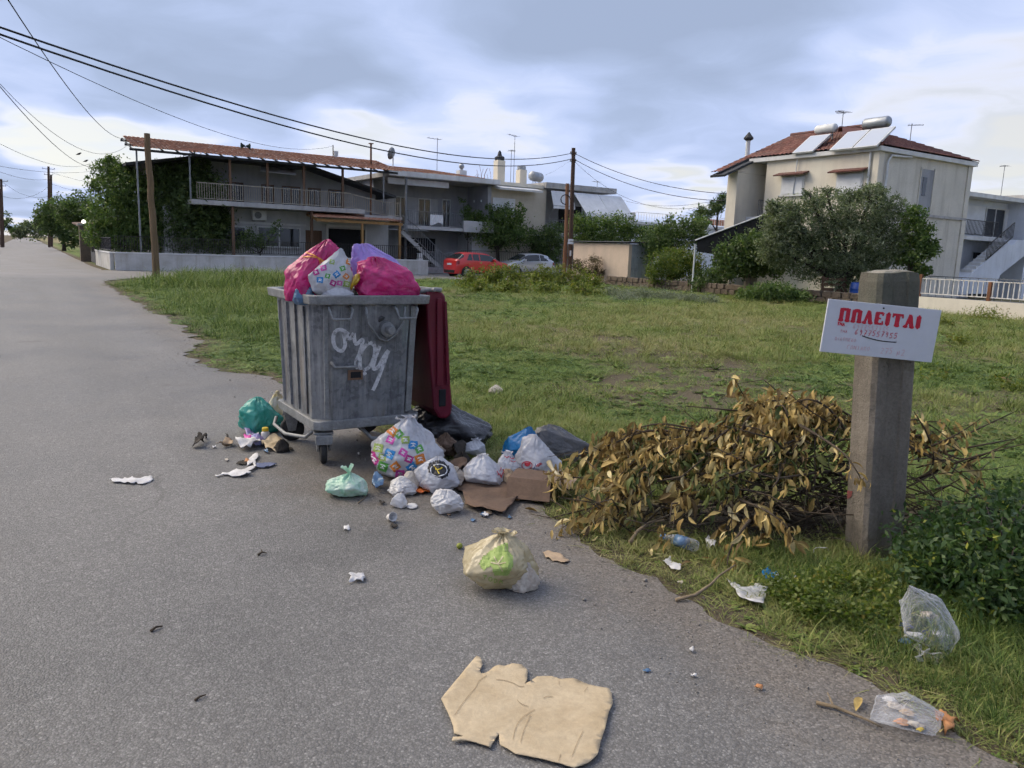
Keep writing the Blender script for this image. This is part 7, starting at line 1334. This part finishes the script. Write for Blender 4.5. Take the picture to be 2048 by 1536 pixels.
def bottle(label, x0, y0, x1, y1):
    a, b_ = G(x0, y0), G(x1, y1); L = (b_ - a).length; t = thing('plastic_bottle', label, 'bottle', a, math.atan2(b_.y - a.y, b_.x - a.x)); r = .034
    mb = MB(); mb.lathe([(.013, .02), (.014, .04), (.026, .07), (r, .10), (r, L * .5), (r * .93, L * .53), (r, L * .56), (r, L - .015), (r * .8, L)], 18, (0, 0, r + .01), axis='x'); mb.build('bottle_wall', MATS['film_clear'], t, smooth=True); mb = MB(); mb.lathe([(.016, 0), (.016, .022), (.013, .024)], 14, (0, 0, r + .01), axis='x'); mb.build('cap', MATS['ink_blue'], t); mb = MB(); mb.lathe([(r + .001, L * .42), (r + .001, L * .72)], 18, (0, 0, r + .01), axis='x'); mb.build('label_band', MATS['bag_lightblue'], t, smooth=True)
bottle('clear plastic bottle with blue cap lying in the verge', 1322, 1086, 1393, 1108)
p = G(1644, 1110); t = thing('wire_ring', 'white ring standing in the grass left of the concrete post', 'ring', p); mb = MB(); mb.tube([(.045 * math.cos(a * .33), .02 * math.sin(a), .0 + .05 * math.sin(a * .33)) for a in range(11)], .003, 6); mb.build('hoop_ring', MATS['paper_white'], t, smooth=True)
# clear bags at the lower right
T, b = bag('clear pointed bag with crushed blue and white cups in the grass', 1783, 1920, 1182, 1312, 'film_clear', 27, dy=.7, crumple=.09, folds=6, pinch=1.2, shear=(-.09, .02), flat=.9, name='clear_bag', lumps=12)
o_ = T.location; mb = MB(); tuft(mb, G(1838, 1300, .03) - o_, (0, -1, -.1), .07, .022, 3, 22, 2.2); mb.build('knot', MATS['film_clear'], T, smooth=True)
for i, (x, y, mt, s) in enumerate([(1835, 1265, 'paper_white', .05), (1855, 1255, 'ink_navy', .035), (1815, 1240, 'ink_navy', .03), (1860, 1225, 'paper_stained', .055), (1812, 1270, 'bag_lightblue', .03), (1880, 1260, 'paper_white', .045)]):
    g = G(x, y, .05); vs_, fs = bag_mesh(s, s * .8, s * .6, 70 + i, crumple=.34, nu=40, nv=26, lumps=9); mb = MB(); mb.add([(v[0] + g.x - o_.x, v[1] + g.y - o_.y, v[2] + .015) for v in vs_], fs); mb.build('crushed_cup', MATS[mt], T, smooth=True)
T, b = bag('clear bag of food peelings lying on the road edge', 1746, 1876, 1366, 1470, 'film_clear', 28, dy=.9, crumple=.08, pinch=.6, squash=.55, flat=.5, name='clear_bag', lumps=14)
o_ = T.location
for i, (x, y, mt, s) in enumerate([(1790, 1405, 'paper_stained', .035), (1815, 1415, 'paper_tan', .03), (1805, 1435, 'peel_orange', .028), (1830, 1440, 'paper_stained', .03), (1842, 1448, 'ink_yellow', .016), (1780, 1390, 'paper_white', .026)]):
    g = G(x, y, .03); vs_, fs = bag_mesh(s, s * .8, s * .5, 80 + i, crumple=.34, nu=36, nv=24, lumps=9); mb = MB(); mb.add([(v[0] + g.x - o_.x, v[1] + g.y - o_.y, v[2] + .008) for v in vs_], fs); mb.build('peeling', MATS[mt], T, smooth=True)
sheet('orange_peel', 'orange peel with pale inside beside the bag of peelings', 'peel', [(1865, 1440), (1885, 1436), (1900, 1446), (1920, 1444), (1905, 1456), (1906, 1472), (1890, 1474), (1882, 1458), (1870, 1452)], 'peel_orange', 30, .03, .003, .012)
# ------------------------------------------------------------------ sticks
pm('twig_bark', (.075, .055, .036), (.045, .033, .022), 20., .9, .3); pm('twig_pale', (.25, .19, .12), (.16, .12, .075), 20., .9, .3)
def stick(label, pts, r, mat='twig_bark', forks=(), name='stick'):
    P = [Vector(p) for p in pts]; t = thing(name, label, 'stick', P[0]); mb = MB(); q = [p - P[0] for p in P]; mb.tube(q, [r * (1 - .6 * i / (len(q) - 1)) for i in range(len(q))], 6); mb.build('stem', MATS[mat], t, smooth=True)
    for f in forks: mb = MB(); mb.tube([Vector(p) - P[0] for p in f], [r * .6, r * .3], 5); mb.build('side_twig', MATS[mat], t)
def g3(*l): return [G(x, y, z) for x, y, z in l]
stick('long pale forked stick on the road edge by the peelings bag', g3((1632, 1405, .012), (1670, 1414, .012), (1705, 1428, .015), (1735, 1440, .02), (1765, 1455, .012)), .008, 'twig_pale', [g3((1668, 1414, .012), (1655, 1385, .02))])
stick('small dark twig on the open asphalt above the cardboard', g3((302, 1262, .006), (312, 1254, .01), (325, 1252, .006)), .007); stick('short dark twig on the asphalt left of the cream bag', g3((516, 1110, .006), (524, 1104, .015), (534, 1106, .006)), .007, forks=[g3((524, 1104, .012), (522, 1098, .02))]); stick('tiny dark twig near the cardboard sheet', g3((390, 1400, .005), (400, 1393, .008), (412, 1389, .005)), .005)
stick('thin straw beside the light green bag', g3((716, 1006, .004), (726, 998, .006), (736, 990, .004)), .004, 'twig_pale'); stick('curved bare branch reaching from the dry leaves to the road edge', g3((1352, 1200, .01), (1390, 1190, .02), (1420, 1170, .04), (1440, 1150, .06), (1470, 1130, .08)), .009, 'twig_pale'); stick('pale bent stick under the dry branches', g3((1260, 1085, .01), (1275, 1062, .05), (1300, 1045, .08), (1330, 1040, .1)), .013, 'twig_pale')
# ------------------------------------------------------------------ heap of cut branches with dry leaves
def drymat(name, stops, use_obj):
    m, nt, b = newmat(name); t = nd(nt, 'ShaderNodeObjectInfo').outputs['Random'] if use_obj else nd(nt, 'ShaderNodeAttribute', attribute_name='tint').outputs['Fac']
    c = ramp(nt, t, stops); nn = nd(nt, 'ShaderNodeTexNoise', {'Vector': nd(nt, 'ShaderNodeNewGeometry').outputs['Position'], 'Scale': 45., 'Detail': 3.}).outputs[0]; c = mixc(nt, 1., c, ramp(nt, nn, [(.3, .75), (.7, 1.2)]), 'MULTIPLY')
    nt.links.new(c, b.inputs['Base Color']); b.inputs['Roughness'].default_value = .6; b.inputs['Specular IOR Level'].default_value = .3
    tr = nd(nt, 'ShaderNodeBsdfTranslucent', {0: c}); mx = nd(nt, 'ShaderNodeMixShader', {0: .2, 1: b.outputs[0], 2: tr.outputs[0]}); nt.links.new(mx.outputs[0], nt.nodes['Material Output'].inputs[0]); return m
dry_stops = [(0., (.12, .075, .028)), (.3, (.29, .195, .062)), (.6, (.44, .315, .105)), (.85, (.54, .41, .16)), (1., (.60, .50, .26))]
m_dry = drymat('dry_leaf', dry_stops, False); m_dry_o = drymat('dry_leaf_single', dry_stops, True); m_greenish = drymat('wilting_leaf', [(0., (.06, .085, .022)), (.6, (.12, .14, .04)), (1., (.28, .22, .08))], False)
def leaf_shape(L, w, curl, fold, n=4):
    v = []
    for i in range(n + 1):
        t = i / n; ww = w / 2 * math.sin(math.pi * min(.98, t * .92 + .06)) ** .8; x = L * t * (1 - .18 * curl * t); z = -L * curl * .45 * t * t
        v += [(x, -ww, z + fold * ww), (x, 0, z), (x, ww, z + fold * ww)]
    f = []
    for i in range(n): a = i * 3; f += [(a, a + 1, a + 4, a + 3), (a + 1, a + 2, a + 5, a + 4)]
    return np.array(v), np.array(f)
LSH = [leaf_shape(l_, w_, c_, f_) for l_, w_, c_, f_ in ((.095, .030, .5, .5), (.10, .022, 1.1, .9), (.085, .026, .2, 1.3), (.09, .034, 1.6, .4))]
leaf_me = []
for v, f in LSH: me = np_mesh('leaf', v, f, m_dry_o, smooth=True); leaf_me.append(me)
def branch(label, path, nleaf, seed, single=False, size=1., mat=None, r=.009, group=None, start=.2, spread=.04, droop=.7, tone=.5):
    rg = random.Random(seed); P = [Vector(p) for p in smooth_line([tuple(q) for q in path], 5)]; t = thing('cut_branch', label, 'branch', P[0], 0, group); q = [p - P[0] for p in P]; n = len(q)
    mb = MB(); mb.tube(q, [r * (1 - .8 * i / (n - 1)) for i in range(n)], 6); stem = mb.build('stem', MATS['twig_bark'], t, smooth=True)
    V = []; F_ = []; Tn = []; o = 0
    for i in range(nleaf):
        f = start + (1 - start) * (i + rg.random()) / nleaf; k = f * (n - 1); a = int(min(n - 2, k)); p = q[a].lerp(q[a + 1], k - a) + Vector((rg.gauss(0, spread), rg.gauss(0, spread), rg.gauss(0, spread * .6))) * (.3 + .7 * (f < .98))
        d = (q[a + 1] - q[a]).normalized(); az = math.atan2(d.y, d.x) + (1 if i % 2 else -1) * rg.uniform(.3, 1.5); pitch = -droop - .25 + rg.gauss(0, .5); s = size * rg.choice((.45, .7, .85, 1., 1.2)) * rg.uniform(.85, 1.15)
        rot = Euler((rg.gauss(0, 1.0), -pitch, az)); sh_ = rg.randrange(4)
        if p.z + P[0].z < .02: p.z = .02 - P[0].z
        wp = p + P[0]
        if group and 1.5 < wp.x < 2.05 and wp.y < 4.6 and wp.z < .40 - abs(wp.x - 1.78) * .4 and rg.random() < .9: continue
        if single: inst('leaf', leaf_me[sh_], t, p, rot, (s, s, s))
        else:
            v, fc_ = LSH[sh_]; M3 = np.array(rot.to_matrix()) * s; vv = v @ M3.T + np.array(p); V.append(vv); F_.append(fc_ + o); o += len(v); Tn.append(np.full(len(fc_), min(1, max(0, rg.gauss(tone, .28)))))
    if V:
        vv = np.concatenate(V); lim = -P[0].z + .006; vv[:, 2] = np.maximum(vv[:, 2], lim); ob = inst('leaves', np_mesh('leaves', vv, np.concatenate(F_), mat or m_dry, np.concatenate(Tn), smooth=True), t); ob['kind'] = 'stuff'
    return t
def hp(X, Y): return .74 * math.exp(-((X - 1.75) / .72) ** 2 - ((Y - 4.72) / .50) ** 2) + .40 * math.exp(-((X - .72) / .42) ** 2 - ((Y - 4.72) / .36) ** 2) + .50 * math.exp(-((X - 2.72) / .42) ** 2 - ((Y - 4.85) / .42) ** 2)
rg = random.Random(42); GH = 'cut branches heaped round the concrete post'
for i in range(50):
    if i < 16: x0, y0 = rg.uniform(1.0, 1.7), rg.uniform(4.45, 5.0); x1, y1 = rg.uniform(.22, .75), rg.uniform(4.2, 4.95)
    elif i < 38: x0, y0 = rg.uniform(1.2, 2.2), rg.uniform(4.7, 5.0); x1, y1 = rg.uniform(.7, 1.75), rg.uniform(4.05, 4.75)
    else: x0, y0 = rg.uniform(1.9, 2.5), rg.uniform(4.6, 5.0); x1, y1 = rg.uniform(2.3, 3.0), rg.uniform(4.45, 5.1)
    pth = []
    for k in range(5):
        t_ = k / 4; X = x0 + (x1 - x0) * t_ + rg.gauss(0, .04); Y_ = y0 + (y1 - y0) * t_ + rg.gauss(0, .04); pth.append((X, Y_, max(.04, hp(X, Y_) * rg.uniform(.82, 1.05) + .02)))
    branch(('cut branch with dry tan leaves at the left end of the heap' if i < 16 else 'cut branch with dry leaves in the middle of the heap left of the post' if i < 38 else 'cut twiggy branch with few dry leaves right of the concrete post'), pth, rg.randint(110, 140) if i < 38 else 26, 200 + i, group=('branches at the left end of the heap', 'branches in the middle of the heap', 'twiggy branches right of the post')[(i >= 16) + (i >= 38)], spread=.05, size=rg.uniform(.8, 1.1), start=.05, tone=rg.choice((.2, .4, .55, .65)), mat=m_greenish if i in (5, 9, 17, 18, 21, 24, 27, 29, 31, 35) else None)
def dp(*l): return [D(x, y, Y) for x, y, Y in l]
branch('upright sprig of dry leaves at the back of the heap', dp((1520, 870, 4.75), (1502, 825, 4.75), (1484, 785, 4.75), (1466, 752, 4.75)), 36, 300, True, 1.0, spread=.03, start=.1, droop=.5)
branch('spray of pale dry leaves drooping in front of the post', dp((1600, 850, 4.4), (1650, 880, 4.2), (1690, 910, 3.95), (1715, 945, 3.85), (1722, 962, 3.84)), 30, 301, True, .75, spread=.022, start=.15)
branch('big pale drooping spray of dry leaves low in the heap', dp((1480, 1000, 4.2), (1530, 1020, 4.0), (1570, 1050, 3.9), (1595, 1090, 3.85)), 40, 302, True, .9, spread=.028, start=.15)
branch('sprig of dry leaves pointing right beyond the post', dp((1830, 905, 4.7), (1880, 885, 4.6), (1925, 862, 4.55), (1965, 835, 4.5)), 22, 303, True, .75, spread=.02, start=.2)
branch('dry sprig hanging down to the verge beside the bottle', dp((1500, 1040, 4.0), (1470, 1080, 3.9), (1455, 1120, 3.82), (1460, 1150, 3.78)), 34, 304, True, .9, spread=.04, start=.2)
branch('dry spray at the left tip of the heap touching the cardboard box', dp((1260, 950, 4.7), (1200, 960, 4.65), (1150, 955, 4.6), (1110, 962, 4.55)), 40, 305, True, .95, spread=.05, start=.1)
branch('crest of dry leaves on top of the heap left of the post', dp((1690, 860, 4.6), (1660, 820, 4.6), (1625, 800, 4.6), (1590, 805, 4.62), (1550, 830, 4.65)), 44, 306, True, 1.05, spread=.05, start=.05)
branch('wilting green spray in the middle of the heap', dp((1520, 930, 4.35), (1480, 945, 4.28), (1440, 960, 4.22), (1410, 985, 4.18)), 44, 307, False, 1.0, m_greenish, spread=.05, start=.1)
branch('low dry spray along the front edge of the heap', dp((1330, 1000, 4.5), (1290, 1030, 4.4), (1240, 1040, 4.4), (1180, 1035, 4.4)), 40, 308, True, .95, spread=.05, start=.05)
branch('bare twiggy branch pointing right from behind the post', dp((1830, 960, 4.7), (1900, 930, 4.6), (1960, 910, 4.5), (2060, 885, 4.4)), 3, 309, True, .6, r=.011, start=.6)
# bare tangle inside the heap
mb = MB(); rg = random.Random(5)
for i in range(520):
    X = rg.choice([rg.gauss(1.8, .22), rg.gauss(1.75, .3), rg.gauss(2.6, .25), rg.gauss(1.3, .4)]); Y_ = rg.uniform(4.2, 4.9); z = rg.uniform(.02, max(.08, hp(X, Y_) * .95)); a = rg.uniform(0, 6.28); L = rg.uniform(.2, .6); dz = rg.uniform(-.25, .25)
    p0 = Vector((X, Y_, z)); p2 = p0 + Vector((math.cos(a) * L, math.sin(a) * L * .6, dz)); p2.z = max(.01, p2.z); pm_ = p0.lerp(p2, .5) + Vector((rg.gauss(0, .05), rg.gauss(0, .05), rg.gauss(0, .04))); pm_.z = max(.01, pm_.z)
    r = rg.uniform(.002, .008); mb.tube([p0, pm_, p2], [r, r * .8, r * .4], 5)
tag(mb.build('twig_tangle', MATS['twig_bark'], None, smooth=True), 'tangle of bare brown twigs inside the branch heap', 'twigs', kind='stuff')
# fallen leaves on the ground
lab = 'single fallen dry leaf in the verge grass'
for i, (x, y) in enumerate([(1050, 1018), (1120, 1022), (1150, 1045), (1165, 1020), (1230, 1060), (1270, 1075), (1385, 1125), (1640, 1175), (1635, 1165), (1880, 1465), (1720, 1395), (1500, 1150), (1555, 1120), (1340, 1060), (1300, 1100)]):
    g = G(x, y, .012); o = inst('fallen_leaf', random.choice(leaf_me), None, g, (random.uniform(-.4, .4), random.uniform(-.3, .1), random.uniform(0, 6.28)), (1, 1, 1)); tag(o, lab, 'leaf', 'fallen dry leaves in the verge')
# ------------------------------------------------------------------ green shrub at the right
leafmat('leaf_shrub', [(0., (.022, .042, .016)), (.45, (.044, .082, .026)), (.8, (.080, .13, .038)), (.95, (.15, .20, .05)), (1., (.27, .28, .05))])
bl = [(D(x, y, Y), (r, r, r * .9)) for x, y, Y, r in [(1880, 1080, 3.75, .20), (1960, 1065, 3.8, .18), (2040, 1040, 3.9, .2), (1850, 1130, 3.6, .16), (1930, 1140, 3.5, .20), (2020, 1120, 3.5, .24), (2080, 1180, 3.4, .22), (1990, 1190, 3.3, .16), (2075, 1000, 4.1, .14), (2110, 1090, 3.6, .24)]]
b0 = G(1980, 1200); b0.z = 0
tree('shrub', 'dark green leafy shrub right of the concrete post', 'shrub', b0, bl, 14000, .042, .019, 'leaf_shrub', trunk=.012, seed=40, shell=.25, clump=.26, per=12)
bl = [(G(x, y, .04), (r, r, .05)) for x, y, r in [(1600, 1190, .14), (1680, 1170, .14), (1740, 1180, .12), (1780, 1220, .1), (1640, 1220, .12), (1720, 1230, .12), (1560, 1170, .1)]]
V, F_, tn = leaves([(tuple(c), r) for c, r in bl], 5200, .024, .016, 41, shell=.05, clump=.4, flat=.5); tag(inst('clover', np_mesh('clover', V, F_, MATS['leaf_lime'], tn)), 'bright green clover mat at the foot of the post', 'clover', kind='stuff')
